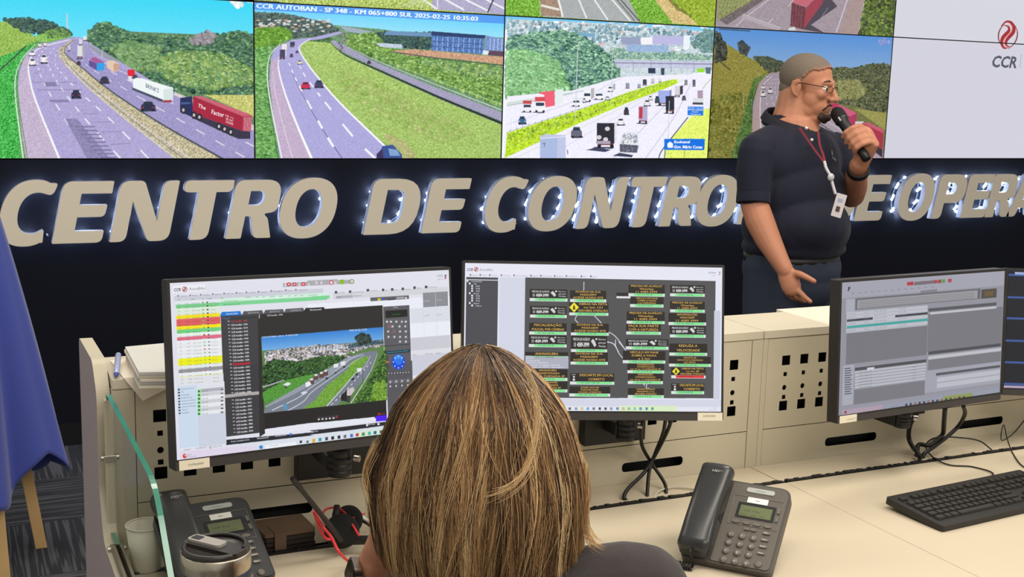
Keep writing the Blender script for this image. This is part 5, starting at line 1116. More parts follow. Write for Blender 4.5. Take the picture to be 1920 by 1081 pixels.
for A_ in ((993.2, 541.6, 1064, 564, (), None, 'P'), (994, 573.3, 1062.4, 595, (), None, 'P'), (992.4, 605, 1062.4, 626.6, ('FISCALIZAÇÃO', 'POLICIAL POR CÂMERAS')), (991.6, 628, 1062.4, 650, (), None, 'P'),
           (1069, 544, 1136.6, 565.8, DU), (1067.4, 566.6, 1140.8, 590.8, ('OBRAS NA PISTA', 'no km 131', 'REDOBRE ATENÇÃO'), None, 'D'), (1070.7, 605.7, 1141.6, 628.2, DU), (1070.7, 629, 1138.3, 659.3, (), None, 'P'), (1069.8, 659.6, 1139.7, 682.8, DU),
           (1181.3, 556.6, 1244, 575.4, ('VEÍCULO EM PANE', 'SOBRE A FAIXA', 'e km MARGINAL')), (1178.3, 533.3, 1246.2, 555, PW), (1175, 583.6, 1246.2, 606.4, PW), (1174, 607, 1239, 626.6, ('FAÇA SUA PARTE', 'COM A NATUREZA')), (1173.3, 635, 1253.2, 654.4, (), None, 'P'),
           (1256.2, 534, 1321.2, 555.3, (), None, 'P'), (1256.2, 564.6, 1321.2, 585.3, PW), (1253.2, 586.6, 1323.7, 609, ('INFORMAÇÕES', 'WHATSAPP', '11 4589 3999')), (1255.7, 610, 1322.9, 632, (), None, 'P'), (1254.8, 643.5, 1325.7, 666, ('REDUZA A', 'VELOCIDADE')),
           (1167.7, 657.3, 1247.3, 680.3, ('VEÍCULO EM PANE', 'SOBRE A FAIXA', 'a 3 km')), (1176.3, 680.9, 1245, 699, ('BANDEIRANTES', 'CONGESTIONADA', 'km 16 ao 13 CHEGADA SP')), (1177.3, 699.4, 1242.8, 719, ('ANHANGUERA', 'CONGESTIONADA', 'km 14 ao 11 CHEGADA SP')), (1177, 727, 1244.4, 745.6, ('CONGESTIONADO', 'PRÓXIMO 2 km', 'REDOBRE ATENÇÃO')),
           (1254, 668, 1332.8, 686.6, ('AFASTE-SE', 'ADULTOS E CRIANÇAS', 'DA PISTA')), (1258.2, 688.2, 1322.8, 708.4, ('OBRAS NA PISTA', 'no km 48', 'REDOBRE ATENÇÃO'), (226, 48, 50), 'D'), (1258.2, 718, 1320, 737.9, ('DESCARTE EM LOCAL', 'CORRETO'), None, 'B'),
           (985, 659, 1065, 672, ('ANHANGUERA',)), (990, 691, 1064, 713, ('ANHANGUERA', 'CONGESTIONADA', '14 ao 11 CHEGADA SP')), (990, 714, 1064, 734.4, ('BANDEIRANTES', 'CONGESTIONADA', 'km 16 CHEGADA SP')), (1069, 698.8, 1151.7, 720, ('DESCARTE EM LOCAL', 'CORRETO'), None, 'B'), (1067.5, 723.8, 1144, 742.5, ('JOGAR LIXO NA', 'RODOVIA PODE', 'CAUSAR ACIDENTES'))):
    x0, y0, x1, y1, lines = A_[:5]; barc = A_[5] if len(A_) > 5 and A_[5] else (132, 232, 150); msg(x0, y0, x1, y1, lines, barc, A_[6] if len(A_) > 6 else None)
cv.rect(1155.8, 548.3, 1178, 555, (50, 46, 44)); cv.rect(1155.8, 555, 1182, 558.6, (232, 232, 238))
cv.rect(985, 668, 1066, 690, (176, 178, 192))
for k in range(5): LR.text(('Painel 07', 'Rodovia SP 330', 'ANHANGUERA CONGESTIONADA', 'km 14 ao km 11 chegada a São Paulo', 'atualizado às 10:34 - operador 3')[k], 986, 672.5 + k * 4, 2.3, (236, 238, 246), wpx=(14, 26, 42, 64, 72)[k])
for k, (x, col) in enumerate(((355, (60, 64, 78)), (417, (110, 120, 140)), (474, (214, 180, 70)), (530, (50, 150, 190)), (588, (80, 84, 100)), (646, (40, 44, 54)), (702, (40, 44, 54)), (758, (120, 124, 140)), (818, (60, 100, 190)), (876, (190, 150, 150)), (930, (140, 160, 120)), (987, (90, 180, 200)), (1043, (60, 120, 190)), (1101, (60, 90, 170)), (1158, (50, 130, 90)))): h.r(x - 11, 638, x + 11, 662, col); h.r(x - 4, 644, x + 5, 654, tuple(min(255, q + 70) for q in col))
LR.text('10:35', *Hh(1752, 650), 2, (150, 150, 166)); LR.text('25/02/2025', *Hh(1712, 670), 2, (150, 150, 166))
o = cv.build(None, .97, rough=.5); place_on(o, tR, SR); fix_letters(LR, tR)
LS = Letters(Surf(OR.pt(.5, .5, .0018), OR.rx, OR.up, MW, MH)); LS.text('E-ATB-00781', 1319, 780.5, 2.8, (110, 104, 92), wpx=22); LS.build(None, 'sticker_print', False); place_on(bpy.data.objects['sticker_print'], tR, LS.S); bpy.data.objects['sticker_print'].name = 'sticker_print.001'

# -- third monitor: grey dispatch form
tT, ST, OT = monitor((2.03, 2.04, 1.068), 4.2, 3.9, -.15, 'dim grey-screen monitor above the black keyboard', (-MW / 2 + .034, 0), ((1690, 770), (1690, 800), .02), ((1660, 745), (1735, 775)))
cv = Canvas(ST, 560, 315, (150, 150, 160), seed=13); K = lambda x, y: (1560 + x / 3.378, 490 + y / 3.378); k_ = UI(cv, K)
cv.poly([(1500, 450), (1960, 450), (1960, 850), (1500, 850)], (158, 158, 170)); LK = Letters(ST)
def band(x0, x1, y0, y1, col, sl=-.068, **kw):
    """a strip following the slope the screen has in the crop, given at its left edge"""
    a_, b_ = K(x0, y0), K(x1, y1 + 0); S_ = ST.uv([K(x0, y0), K(x0, y1), K(x1, y0 + (x1 - x0) * sl)])
    w_, h_ = cv.w, cv.h; cv.poly([(S_[0, 0] * w_, (1 - S_[0, 1]) * h_), (S_[2, 0] * w_, (1 - S_[0, 1]) * h_), (S_[2, 0] * w_, (1 - S_[1, 1]) * h_), (S_[0, 0] * w_, (1 - S_[1, 1]) * h_)], col, raw=True, **kw)
band(60, 1100, 130, 235, (176, 176, 190)); band(90, 145, 240, 330, (182, 184, 198)); band(93, 605, 320, 455, (190, 192, 204), -.1); band(93, 605, 455, 650, (128, 128, 136), -.1); band(610, 1080, 330, 570, (130, 130, 138), -.08)
band(150, 940, 235, 305, (112, 112, 118)); band(160, 920, 245, 300, (168, 168, 174)); 
for q in range(4): band(172, 900, 256 + q * 12, 259 + q * 12, (120, 120, 128))
band(945, 1042, 178, 236, (88, 84, 80)); band(965, 1020, 190, 222, (118, 96, 66)); cv.poly([K(560 - 0, 185), K(665, 176), K(665, 192), K(560, 202)], (140, 136, 150))
for q in range(6): band(95, 605, 326 + q * 21, 340 + q * 21, (204, 206, 216) if q not in (2, 4) else (60, 64, 70) if q == 2 else (58, 178, 172), -.1)
band(258, 400, 352, 370, (204, 206, 216), -.1)
band(610, 1040, 298, 318, (96, 96, 104), -.08); band(620, 1040, 322, 336, (206, 206, 216), -.08); band(610, 1068, 570, 590, (84, 84, 92), -.08); band(610, 1068, 600, 620, (206, 206, 216), -.08); band(610, 1068, 622, 690, (130, 130, 138), -.08)
band(145, 596, 672, 692, (84, 84, 92), -.1); band(222, 268, 672, 690, (226, 226, 234), -.1)
for q in range(6): band(145, 596, 694 + q * 19, 708 + q * 19, (198, 200, 210), -.1)
band(140, 590, 812, 905, (130, 130, 138), -.1); band(70, 140, 660, 910, (180, 182, 196), -.1)
for q in range(12): band(80, 118 + (q * 7) % 14, 676 + q * 14.5, 681 + q * 14.5, (60, 62, 74), -.1)
band(590, 1064, 690, 830, (172, 174, 188), -.09); band(658, 1062, 706, 722, (92, 92, 100), -.09); band(664, 1062, 735, 762, (200, 202, 212), -.09); band(664, 1062, 770, 800, (200, 202, 212), -.09)
band(65, 1060, 920, 946, (160, 160, 176), -.12); band(65, 320, 940, 975, (186, 166, 184), -.12); band(320, 1060, 905, 940, (160, 164, 182), -.12); cv.poly([K(705, 852), K(890, 828), K(884, 866), K(700, 888)], (150, 164, 96))
for x, c_ in ((485, (190, 70, 84)), (505, (190, 60, 74)), (655, (176, 80, 90)), (680, (170, 70, 80)), (705, (90, 170, 90)), (745, (190, 70, 84))): y = 142 - (x - 485) * .08; cv.poly([K(x - 11, y - 10), K(x + 11, y - 12), K(x + 11, y + 10), K(x - 11, y + 12)], c_)
cv.poly([K(520, 130), K(645, 120), K(645, 140), K(520, 152)], (130, 116, 122))
for x in range(120, 640, 42): y = 200 - (x - 120) * .078; LK.text('Menu', *K(x, y + 4), 2.2, (90, 90, 104), wpx=6)
for i in range(6):
    for j, w_ in ((100, 14), (200, 10), (270, 22), (420, 14)): LK.text('Km 0%d SP3' % i, *K(j, 336 + i * 21 - (j - 100) * .1), 2.0, (110, 112, 124), wpx=w_)
    LK.text('Apoio Viatura 0%d' % i, *K(170, 706 + i * 19), 2.0, (96, 98, 110), wpx=24); LK.text('10:0%d' % i, *K(505, 672 + i * 19), 2.0, (110, 112, 124), wpx=8)
cv.poly([K(100, 165), K(112, 160), K(116, 170), K(106, 182), K(110, 188), K(98, 186), K(104, 172)], (50, 46, 54))
for x in range(470, 860, 28): y = 905 - (x - 470) * .13; cv.poly([K(x - 7, y - 7), K(x + 7, y - 9), K(x + 7, y + 7), K(x - 7, y + 9)], (70, 74, 96) if (x // 28) % 3 else (160, 110, 90))
LK.text('Pesquisar', *K(370, 922), 2.2, (110, 110, 124), wpx=12); k_.disc(86, 952, 8, (150, 60, 70))
o = cv.build(None, .82, rough=.5); place_on(o, tT, ST); fix_letters(LK, tT)
LS = Letters(Surf(OT.pt(.5, .5, .0018), OT.rx, OT.up, MW, MH)); LS.text('E-ATB-00773', 1588, 787, 2.0, (130, 124, 110), wpx=16); LS.build(None, 'sticker_print', False); place_on(bpy.data.objects['sticker_print'], tT, LS.S); bpy.data.objects['sticker_print'].name = 'sticker_print.002'

# -- fourth monitor: dark list, only its left edge in view
tQ, SQ, OQ = monitor((2.636, 2.024, 1.052), -26, 8.1, 0, 'dark-screen monitor with blue lines beside the grey-screen one', None, None, None)
cv = Canvas(SQ, 320, 180, (34, 36, 44), seed=14)
u0 = SQ.uv([K(1110, 60), K(1110, 785)])
for i, y in enumerate((85, 228, 362, 500, 637, 775)):
    v0 = 1 - SQ.uv([K(1150, y)])[0, 1]; cv.a[int(v0 * 180) - 1:int(v0 * 180) + 2, :] = (70, 100, 170)
v0 = 1 - SQ.uv([K(1150, 784)])[0, 1]; cv.a[int(v0 * 180):, :] = (196, 176, 204)
v1 = 1 - SQ.uv([K(1160, 62)])[0, 1]; i1 = max(3, int(v1 * 180)); cv.a[i1:i1 + 4, 10:90] = (150, 170, 220); cv.a[:i1 - 2] = (40, 42, 52)
LQ = Letters(SQ); LQ.text('Painel de eventos', *K(1160, 76), 3, (214, 224, 244), wpx=30); LQ.text('29°C', *K(1112, 800), 2, (120, 110, 130))
o = cv.build(None, .8, rough=.5); place_on(o, tQ, SQ); fix_letters(LQ, tQ)
wbuild(MB().tube([tuple(Vector(OQ.pt(.5, .3)) - Vector(OQ.n) * .045), (2.68, 2.252, .96)], .018, 12), 'support_arm', ARM, tQ)
# ------------------------------------------------------------------ cables
CABLE = mat('black_cable', (20, 19, 19), .5)
def cable(name, label, pts, r, m=CABLE, cat='cable', group=None, k=8):
    P = spline([tuple(p) for p in pts], k); o = MB().tube([tuple(p) for p in P], r, 8).build(name, m); return tag(o, label, cat, group)
G1 = None
cable('monitor_cable', 'black cable bowing left under the lit sign-map monitor', [atY(1211, 780, 2.12), atY(1203, 800, 2.15), atY(1204, 835, 2.21), atY(1222, 868, 2.225), atY(1246, 905, 2.19), atZ(1249, 930, .735)], .0042)
cable('monitor_cable', 'black cable crossing down left from the lit sign-map monitor', [atY(1262, 778, 2.12), atY(1252, 806, 2.17), atY(1232, 846, 2.215), atY(1208, 885, 2.21), atY(1178, 915, 2.18), atZ(1170, 932, .745), atZ(1176, 939, .735)], .0045)
cable('monitor_cable', 'black cable hanging nearly straight under the lit sign-map monitor', [atY(1249, 780, 2.12), atY(1243, 812, 2.18), atY(1228, 850, 2.228), atY(1217, 885, 2.205), atZ(1213, 935, .735)], .0042)
GW = mat('grey_cable', (190, 182, 164), .5)
cable('network_cable', 'pale grey cable lying along the ledge left of the phone', [atZ(1222, 935, .735), atZ(1236, 920, .745), atZ(1262, 913, .744), atZ(1300, 916, .744), atZ(1322, 922, .744)], .0022, GW)
cable('monitor_cable', 'thick black cable arching left below the grey-screen monitor', [atY(1722, 770, 2.12), atY(1707, 795, 2.18), atY(1704, 820, 2.21), atY(1712, 838, 2.19), atZ(1722, 850, .76), atZ(1726, 862, .735)], .0058)
cable('monitor_cable', 'thick straight black cable below the grey-screen monitor', [atY(1772, 765, 2.12), atY(1770, 790, 2.17), atY(1768, 812, 2.2), atY(1758, 822, 2.19), atZ(1742, 834, .765), atZ(1722, 834, .762), atZ(1719, 860, .735)], .0058)
cable('monitor_cable', 'thick black cable looping right then back below the grey-screen monitor', [atY(1806, 760, 2.12), atY(1809, 776, 2.16), atY(1797, 798, 2.2), atY(1776, 818, 2.2), atZ(1750, 838, .76), atZ(1733, 850, .75), atZ(1729, 862, .735)], .0052)
cable('thin_cable', 'thin black wire with a sharp kink right of the keyboard cord', [atY(1925, 782, 2.2), atY(1900, 812, 2.2), atZ(1880, 825, .77), atZ(1877, 815, .80), atZ(1882, 796, .82), atZ(1888, 820, .78), atZ(1896, 843, .745), atZ(1910, 866, .743), atZ(1924, 878, .743)], .0016)

# ------------------------------------------------------------------ keyboard
KB = mat('keyboard_plastic', (34, 32, 31), .5); KC = mat('keycap_plastic', (42, 40, 38), .45)
kx, ky = Vector((.9966, .082, 0)), Vector((-.082, .9966, 0))
kc = Vector((1.838, 1.745, DZ)) + kx * .222 + ky * .085
tilt = math.radians(5)
rot = Matrix(((kx.x, ky.x, 0), (kx.y, ky.y, 0), (0, 0, 1))) @ Matrix.Rotation(tilt, 3, 'X')
t = thing('computer_keyboard', 'black keyboard lying on the worktop at the right', 'keyboard', kc + Vector((0, 0, .011)), rot)
mb = MB().prism(rrect(.444, .158, .006), -.006, .009); mb.build('base', KB, t, bevel=.002)
mb = MB(); KL = MB()
def key(x, y, w, h=.0155): 
    mb.add([(x - w / 2, y - h / 2, .009), (x + w / 2, y - h / 2, .009), (x + w / 2, y + h / 2, .009), (x - w / 2, y + h / 2, .009), (x - w / 2 + .0016, y - h / 2 + .0012, .0145), (x + w / 2 - .0016, y - h / 2 + .0012, .0145), (x + w / 2 - .0016, y + h / 2 - .002, .0145), (x - w / 2 + .0016, y + h / 2 - .002, .0145)], [(0, 3, 2, 1), (4, 5, 6, 7), (0, 1, 5, 4), (1, 2, 6, 5), (2, 3, 7, 6), (3, 0, 4, 7)])
P0 = .019; X0 = -.209
def row(y, ws, x0=X0):
    x = x0
    for w in ws:
        if w > 0: key(x + w * P0 / 2, y, w * P0 - .0022)
        x += abs(w) * P0
row(.064, [1, -.9, 1, 1, 1, 1, -.5, 1, 1, 1, 1, -.5, 1, 1, 1, 1, -.25, 1, 1, 1, -.25, 1, 1, 1, 1])
row(.040, [1] * 13 + [1.9, -.25, 1, 1, 1, -.25, 1, 1, 1, 1]); row(.021, [1.45] + [1] * 12 + [1.45, -.25, 1, 1, 1, -.25, 1, 1, 1, 1])
row(.002, [1.75] + [1] * 12 + [1.15, -3.5, 1, 1, 1]); row(-.017, [1.25] + [1] * 11 + [2.6, -1.3, 1, -1.2, 1, 1, 1, 1]); row(-.036, [1.4, 1, 1.2, 6.0, 1.2, 1, 1, 1.6, -.4, 1, 1, 1, -.3, 2, 1])
mb.v = [(x, y * .98 - .011, z) for x, y, z in mb.v]
mb.build('keycaps', KC, t)
cable('keyboard_cord', 'thin keyboard cord curling from the brush gap to the black keyboard', [Vector((kc + ky * .08 + kx * -.075 + Vector((0, 0, .014)))), atZ(1860, 892, .745), atZ(1826, 875, .743), atZ(1780, 871, .743), atZ(1750, 857, .746), atZ(1736, 838, .752), atZ(1742, 826, .775), atZ(1762, 819, .79), atZ(1800, 820, .782), atZ(1836, 826, .762), atZ(1860, 843, .742)], .0019)

# ------------------------------------------------------------------ desk phones
PHB = mat('phone_grey', (74, 70, 66), .45, spec=.5); PHF = mat('phone_face', (92, 87, 80), .5); HSM = mat('handset_plastic', (44, 46, 46), .28, spec=.6)
KEYM = mat('phone_keys', (104, 99, 92), .4); LCD = mat('phone_lcd', (104, 112, 78), .25); SILV = mat('phone_badge', (176, 178, 172), .3); WHT = mat('white_label', (236, 234, 228), .6); DK = mat('phone_dark', (22, 22, 22), .4)
def phone(c, yaw, tl, label, dark=False):
    W, L = .1735, .193
    rx, up = frame_axes(yaw, tl); S = Surf(c, rx, up, W, L); M = S.mat4()
    t = thing('desk_phone', label, 'phone', c, rot=M.to_3x3(), group='desk phones')
    body = mat('phone_grey_dark', (44, 45, 46), .42) if dark else PHB
    face = mat('phone_face_dark', (52, 53, 54), .45) if dark else PHF
    q = lambda u, v: ((u - .5) * W, (v - .5) * L)
    MB().prism(rounded([(-W / 2, -L / 2, .012), (W / 2, -L / 2, .012), (W / 2, L / 2, .024), (-W / 2, L / 2, .024)]), -.022, 0).build('base', body, t, bevel=.003, seg=3)
    # raised face panel right of the cradle
    MB().prism(rounded([(*q(.335, .02), .004), (*q(.975, .02), .010), (*q(.975, .975), .02), (*q(.335, .975), .004)]), 0, .0025).build('face_plate', face, t, bevel=.001)
    fr = MB()
    a, b, cc, d = q(.385, .825), q(.945, .825), q(.945, .478), q(.40, .478)
    for p, r_ in ((a, b), (b, cc), (cc, d), (d, a)): fr.tube([(p[0], p[1], .003), (r_[0], r_[1], .003)], .0006, 6)
    fr.build('panel_line', mat('phone_line', (120, 114, 104), .4), t)
    dx0, dy0 = q(.475, .575); dx1, dy1 = q(.865, .735)
    MB().prism(rrect(dx1 - dx0 + .006, dy1 - dy0 + .005, .002, (dx0 + dx1) / 2, (dy0 + dy1) / 2), .002, .0032).build('display_bezel', DK, t)
    ds = MB().box(((dx0 + dx1) / 2, (dy0 + dy1) / 2 - .001, .0034), (dx1 - dx0 - .006, dy1 - dy0 - .006, .0008)).build('display', LCD, t)
    g = glyphs('10:35  25 Fev'); k = .0045
    mb = MB(); mb.add([(dx0 + .012 + x * k * .9, dy0 + .013 + y * k, .0040) for x, y in g[0]], g[1]); g = glyphs('Rediscar   Agenda    DND'); mb.add([(dx0 + .006 + x * .0034 * .9, dy0 + .005 + y * .0026, .0040) for x, y in g[0]], g[1]); mb.build('display_text', mat('lcd_ink', (66, 74, 50), .4), ds)
    x0, y0 = q(.545, .753); x1, y1 = q(.775, .819)
    wl = MB().box(((x0 + x1) / 2, (y0 + y1) / 2, .0034), (x1 - x0, y1 - y0, .0006)).build('number_label', WHT, t)
    g = glyphs('2386' if not dark else '2384'); mb = MB(); mb.add([((x0 + x1) / 2 - .005 + x * .0032, (y0 + y1) / 2 - .0015 + y * .003, .0039) for x, y in g[0]], g[1]); mb.build('label_print', mat('ink', (70, 66, 62), .6), wl)
    x0, y0 = q(.504, .885); x1, y1 = q(.82, .93)
    bd = MB().prism(rrect(x1 - x0, y1 - y0 + .002, .005, (x0 + x1) / 2, (y0 + y1) / 2), .002, .0040).build('maker_badge', SILV, t)
    g = glyphs('intelbras'); mb = MB(); mb.add([((x0 + x1) / 2 - .011 + x * .0042, (y0 + y1) / 2 - .002 + y * .0036, .0043) for x, y in g[0]], g[1]); mb.build('badge_print', mat('teal_ink', (110, 150, 140), .5), bd)
    km = MB(); pm = MB()
    caps = '123456789*0#'
    for r_ in range(4):
        for c_ in range(3):
            u = .477 + c_ * .125; v = .344 - r_ * .0985
            x, y = q(u, v); km.lathe([(.0064, .002), (.0068, .0045), (.0062, .0062), (.004, .0068)], 18, Matrix.Translation((x, y, 0)))
            g = glyphs(caps[r_ * 3 + c_]); pm.add([(x - .0014 + X * .0036, y - .0018 + Y * .0036, .0070) for X, Y in g[0]], g[1])
    km.build('keypad', KEYM, t); pm.build('key_numbers', WHT, t)
    km = MB()
    for k_ in range(4):
        x, y = q(.489 + k_ * .117, .507); km.prism([(x + .0078 * math.cos(a), y + .0038 * math.sin(a)) for a in np.linspace(0, 2 * PI, 19)[:-1]], .002, .0052, smooth=True)
        x, y = q(.851, .426 - k_ * .078); km.prism(rrect(.0145, .0052, .002, x, y), .002, .0055)
    for v in (.704, .606): x, y = q(.917, v); km.prism(rrect(.0055, .012, .002, x, y), .002, .0055)
    for u in (.63, .705): x, y = q(u, .438); km.prism(rrect(.011, .0062, .003, x, y), .002, .0055)
    x, y = q(.852, .065); km.lathe([(.0064, .002), (.0068, .0045), (.0062, .0062), (.004, .0068)], 18, Matrix.Translation((x, y, 0)))
    km.build('function_keys', KEYM, t)
    pm = MB()
    for k_ in range(4):
        g = glyphs(('MSG', 'Hold', 'RD/M', 'Mute')[k_]); x, y = q(.851, .426 - k_ * .078); pm.add([(x - .005 + X * .0028, y - .001 + Y * .0024, .0057) for X, Y in g[0]], g[1])
    pm.build('function_print', WHT, t)
    # speaker grill in the cradle
    gm = MB()
    for r_ in range(-3, 4):
        for c_ in range(-2, 3):
            if r_ * r_ + c_ * c_ * 2 < 11:
                x, y = q(.325 + c_ * .02, .529 + r_ * .021); gm.lathe([(.0013, .0002), (.0013, .0006)], 8, Matrix.Translation((x, y, 0)))
    gm.build('speaker_grill', DK, t)
    # handset: fat earpiece and mouthpiece joined by a waist, lying in the cradle
    R = []; y0, y1 = -.5 * L + .002, .5 * L + .012
    n = 20; hw0 = .0310
    for i in range(n + 1):
        s = i / n; y = y0 + (y1 - y0) * s
        w = hw0 * (1 + .05 * math.cos(2 * PI * s)); e = min(1, min(s, 1 - s) / .05); w *= .80 + .20 * math.sin(PI / 2 * e)
        top = .040 + .008 * math.sin(PI * s) + .004 * s; bot = .006 + .020 * (math.sin(PI * min(1, max(0, (s - .17) / .66)))) ** .7
        tp = top - (.012 * (1 - math.sin(PI / 2 * e)))
        if s > .9: y = y
        xc = q(.158, 0)[0]
        ring = []
        for k_ in range(24):
            a = 2 * PI * k_ / 24; ca, sa = math.cos(a), math.sin(a); p = 3.6
            X = w * abs(ca) ** (2 / p) * (1 if ca > 0 else -1); Zz = abs(sa) ** (2 / p) * (1 if sa > 0 else -1)
            zz = (tp + bot) / 2 + (tp - bot) / 2 * Zz
            if Zz > 0: X *= 1 - .12 * Zz * Zz
            ring.append((xc + X, y, zz))
        R.append(ring[::-1])
    hs = MB().rings(R).build('handset', HSM, t, bevel=0)
    g = glyphs('HD', .01); mb = MB(); mb.add([(q(.14, 0)[0] + x * .0062 * 1.1, .5 * L - .022 + y * .005, 0.0505) for x, y in g[0]], g[1]); g = glyphs('voice'); mb.add([(q(.14, 0)[0] + .013 + x * .0025, .5 * L - .019 + y * .0025, 0.0505) for x, y in g[0]], g[1])
    mb.build('handset_mark', mat('mark_grey', (176, 176, 172), .5), hs)
    # folding foot behind
    Mi = M.inverted()
    ft = MB()
    for sx in (-1, 1):
        A_ = Vector((sx * W * .36, L * .22, -.02)); Bw = M @ A_; F_ = Vector((Bw.x - S.n[0] * .055, Bw.y - S.n[1] * .055, DZ + .002)); f_ = Mi @ F_
        ft.tube([tuple(A_), tuple(f_)], .006, 8)
    ft.tube([tuple(Mi @ Vector((M @ Vector((-W * .36, L * .22, -.02))).to_tuple()[:2] + (DZ + .006,)) * 0 + Mi @ (Vector((M @ Vector((-W * .36, L * .22, -.02))).to_tuple()) * 0 + Vector((*[(M @ Vector((-W * .36, L * .22, -.02)))[i] - S.n[i] * .055 for i in (0, 1)], DZ + .006)))), tuple(Mi @ Vector((*[(M @ Vector((W * .36, L * .22, -.02)))[i] - S.n[i] * .055 for i in (0, 1)], DZ + .006)))], .005, 8)
    ft.build('foot_stand', body, t)
    # coiled cord from the mouthpiece end
    P = []; a0 = Vector((q(.155, 0)[0], -.5 * L + .004, .030)); a1 = Vector((a0.x + .004, -.5 * L - .010, .004)); a2 = Mi @ (Vector((M @ a1).to_tuple()[:2] + (DZ + .008,)) + Vector((-S.rx[0] * .0 - S.n[0] * -.02, -S.n[1] * -.02, 0)))
    a3 = Mi @ ((M @ a2) - Vector(S.rx) * .05 + Vector((0, 0, 0)))
    base = spline([tuple(a0), tuple(a0 + Vector((0, -.012, .002))), tuple(a1), tuple(a2)], 8)
    mb = MB().tube([tuple(p) for p in base], .0028, 8)
    D_ = (a3 - a2); Ln = D_.length; D_.normalize(); u_ = D_.orthogonal().normalized(); v_ = D_.cross(u_)
    for i in range(160): s = i / 159; P.append(tuple(a2 + D_ * Ln * s + (u_ * math.cos(s * 60) + v_ * math.sin(s * 60)) * .0055))
    mb.tube(P, .0022, 6); mb.build('handset_cord', DK, t)
    return t
phone((1.347, 1.794, .812), -50.5, 54, 'dark grey desk phone standing beside the seated woman')
phone((.405, 2.055, .809), 6, 60, 'black desk phone behind the steel tumbler', True)

# ------------------------------------------------------------------ left end clutter
Wc = MB(); cx, cy = .268 + .035, 2.165
cx, cy = .302, 2.150
t = thing('paper_cup', 'white paper cup behind the glass screen', 'cup', (cx, cy, DZ))
Wc.lathe([(.0255, .001), (.026, .002), (.0345, .084), (.0335, .084), (.0252, .004), (.001, .0035)], 36, ends=False); Wc.build('cup_body', mat('paper_white', (226, 220, 202), .6), t)
MB().tube([(.0345 * math.cos(a), .0345 * math.sin(a), .0845) for a in np.linspace(0, 2 * PI, 37)], .0016, 8, ends=False).build('rolled_rim', mat('paper_white', (226, 220, 202), .6), t)

t = thing('steel_tumbler', 'brushed steel tumbler with a black sliding lid', 'tumbler', (.336, 1.69, DZ))
R_ = .051
TB = MB().lathe([(.030, .0), (.037, .002), (.038, .09), (.0495, .145), (R_, .19), (R_, .203), (.0495, .205), (.048, .203), (.048, .196), (.03, .194)], 56, ends=False); 
mB = mat('tumbler_navy', (44, 50, 66), .35, spec=.6)
def brushed():
    m = mat('tumbler_steel', (200, 190, 172), .26, 1.0); nt = m.node_tree; b = nt.nodes['Principled BSDF']
    tc = nt.nodes.new('ShaderNodeTexCoord'); mp = nt.nodes.new('ShaderNodeMapping'); mp.inputs['Scale'].default_value = (60, 60, 1); n = nt.nodes.new('ShaderNodeTexNoise'); n.inputs['Scale'].default_value = 3
    r = nt.nodes.new('ShaderNodeMapRange'); r.inputs[3].default_value = .15; r.inputs[4].default_value = .5
    nt.links.new(tc.outputs['Object'], mp.inputs[0]); nt.links.new(mp.outputs[0], n.inputs['Vector']); nt.links.new(n.outputs['Fac'], r.inputs[0]); nt.links.new(r.outputs[0], b.inputs['Roughness']); return m
TB.build('tumbler_body', brushed(), t)
MB().lathe([(.0375, .004), (.0386, .09), (.0501, .146), (.0514, .178), (.0508, .1785)], 56, ends=False).build('painted_sleeve', mB, t)
LID = mat('lid_black', (46, 42, 40), .35, spec=.6)
ld = MB().lathe([(.047, .197), (.0485, .203), (.049, .208), (.0475, .212), (.0445, .213), (.0425, .208), (.02, .207), (.001, .207)], 56, ends=False).build('lid', LID, t)
a = math.radians(-52)
Rz = Matrix.Translation((0, 0, 0)) @ Matrix.Rotation(a, 4, 'Z')
MB().prism(rrect(.098, .034, .008), .207, .2125, Rz).build('lid_bridge', LID, t, bevel=.0015)
sl = MB().prism(rrect(.060, .022, .007, -.016, 0), .2125, .2165, Rz).build('slider', mat('slider_grey', (156, 150, 142), .4), t, bevel=.001)
MB().prism(rrect(.016, .013, .002, -.034, 0), .2165, .2172, Rz).build('slider_window', DK, sl)
MB().tube([tuple(Rz @ Vector((.043 * math.cos(q), .043 * math.sin(q), .212))) for q in np.linspace(.25, PI - .25, 24)], .003, 8).build('lid_ridge', LID, t)

# wallet on the cable trough
wx0 = atZ(452, 985, .765); 
wc = (.665, 2.205, DZ)
def wp(x, y): return atZ(x, y, .775)
A_, B_, C_, D_ = wp(470, 977), wp(565, 963), wp(592, 990), wp(496, 1004)
t = thing('leather_wallet', 'brown leather wallet with a strap lying over the cable trough', 'wallet', ((A_.x + C_.x) / 2, (A_.y + C_.y) / 2, DZ))
LEA = mat('brown_leather', (98, 78, 60), .55, var=.2, scale=50, bump=.25); LED_ = mat('dark_leather', (36, 28, 24), .5)
def slab(z0, z1, grow, m, name, bev=.003):
    ctr = (A_ + B_ + C_ + D_) / 4; pts = [(ctr.x + (p.x - ctr.x) * grow, ctr.y + (p.y - ctr.y) * grow, .006) for p in (D_, C_, B_, A_)]
    wbuild(MB().prism(rounded(pts, 4), z0, z1), name, m, t, bevel=bev)
slab(DZ + .001, DZ + .008, 1.02, LED_, 'back_cover'); slab(DZ + .0095, DZ + .018, .98, LED_, 'inner_pages'); slab(DZ + .0195, DZ + .0275, 1.0, LED_, 'middle_cover'); slab(DZ + .029, DZ + .036, 1.0, LEA, 'front_cover')
p0, p1 = wp(522, 1010), wp(514, 984)
e = (C_ - D_).normalized(); mb = MB()
fr = D_.lerp(C_, .30); bk = fr + (A_ - D_) * .45; nrm = Vector((e.y, -e.x, 0)); nrm = nrm if nrm.dot(D_ - A_) > 0 else -nrm
w2 = e * .011
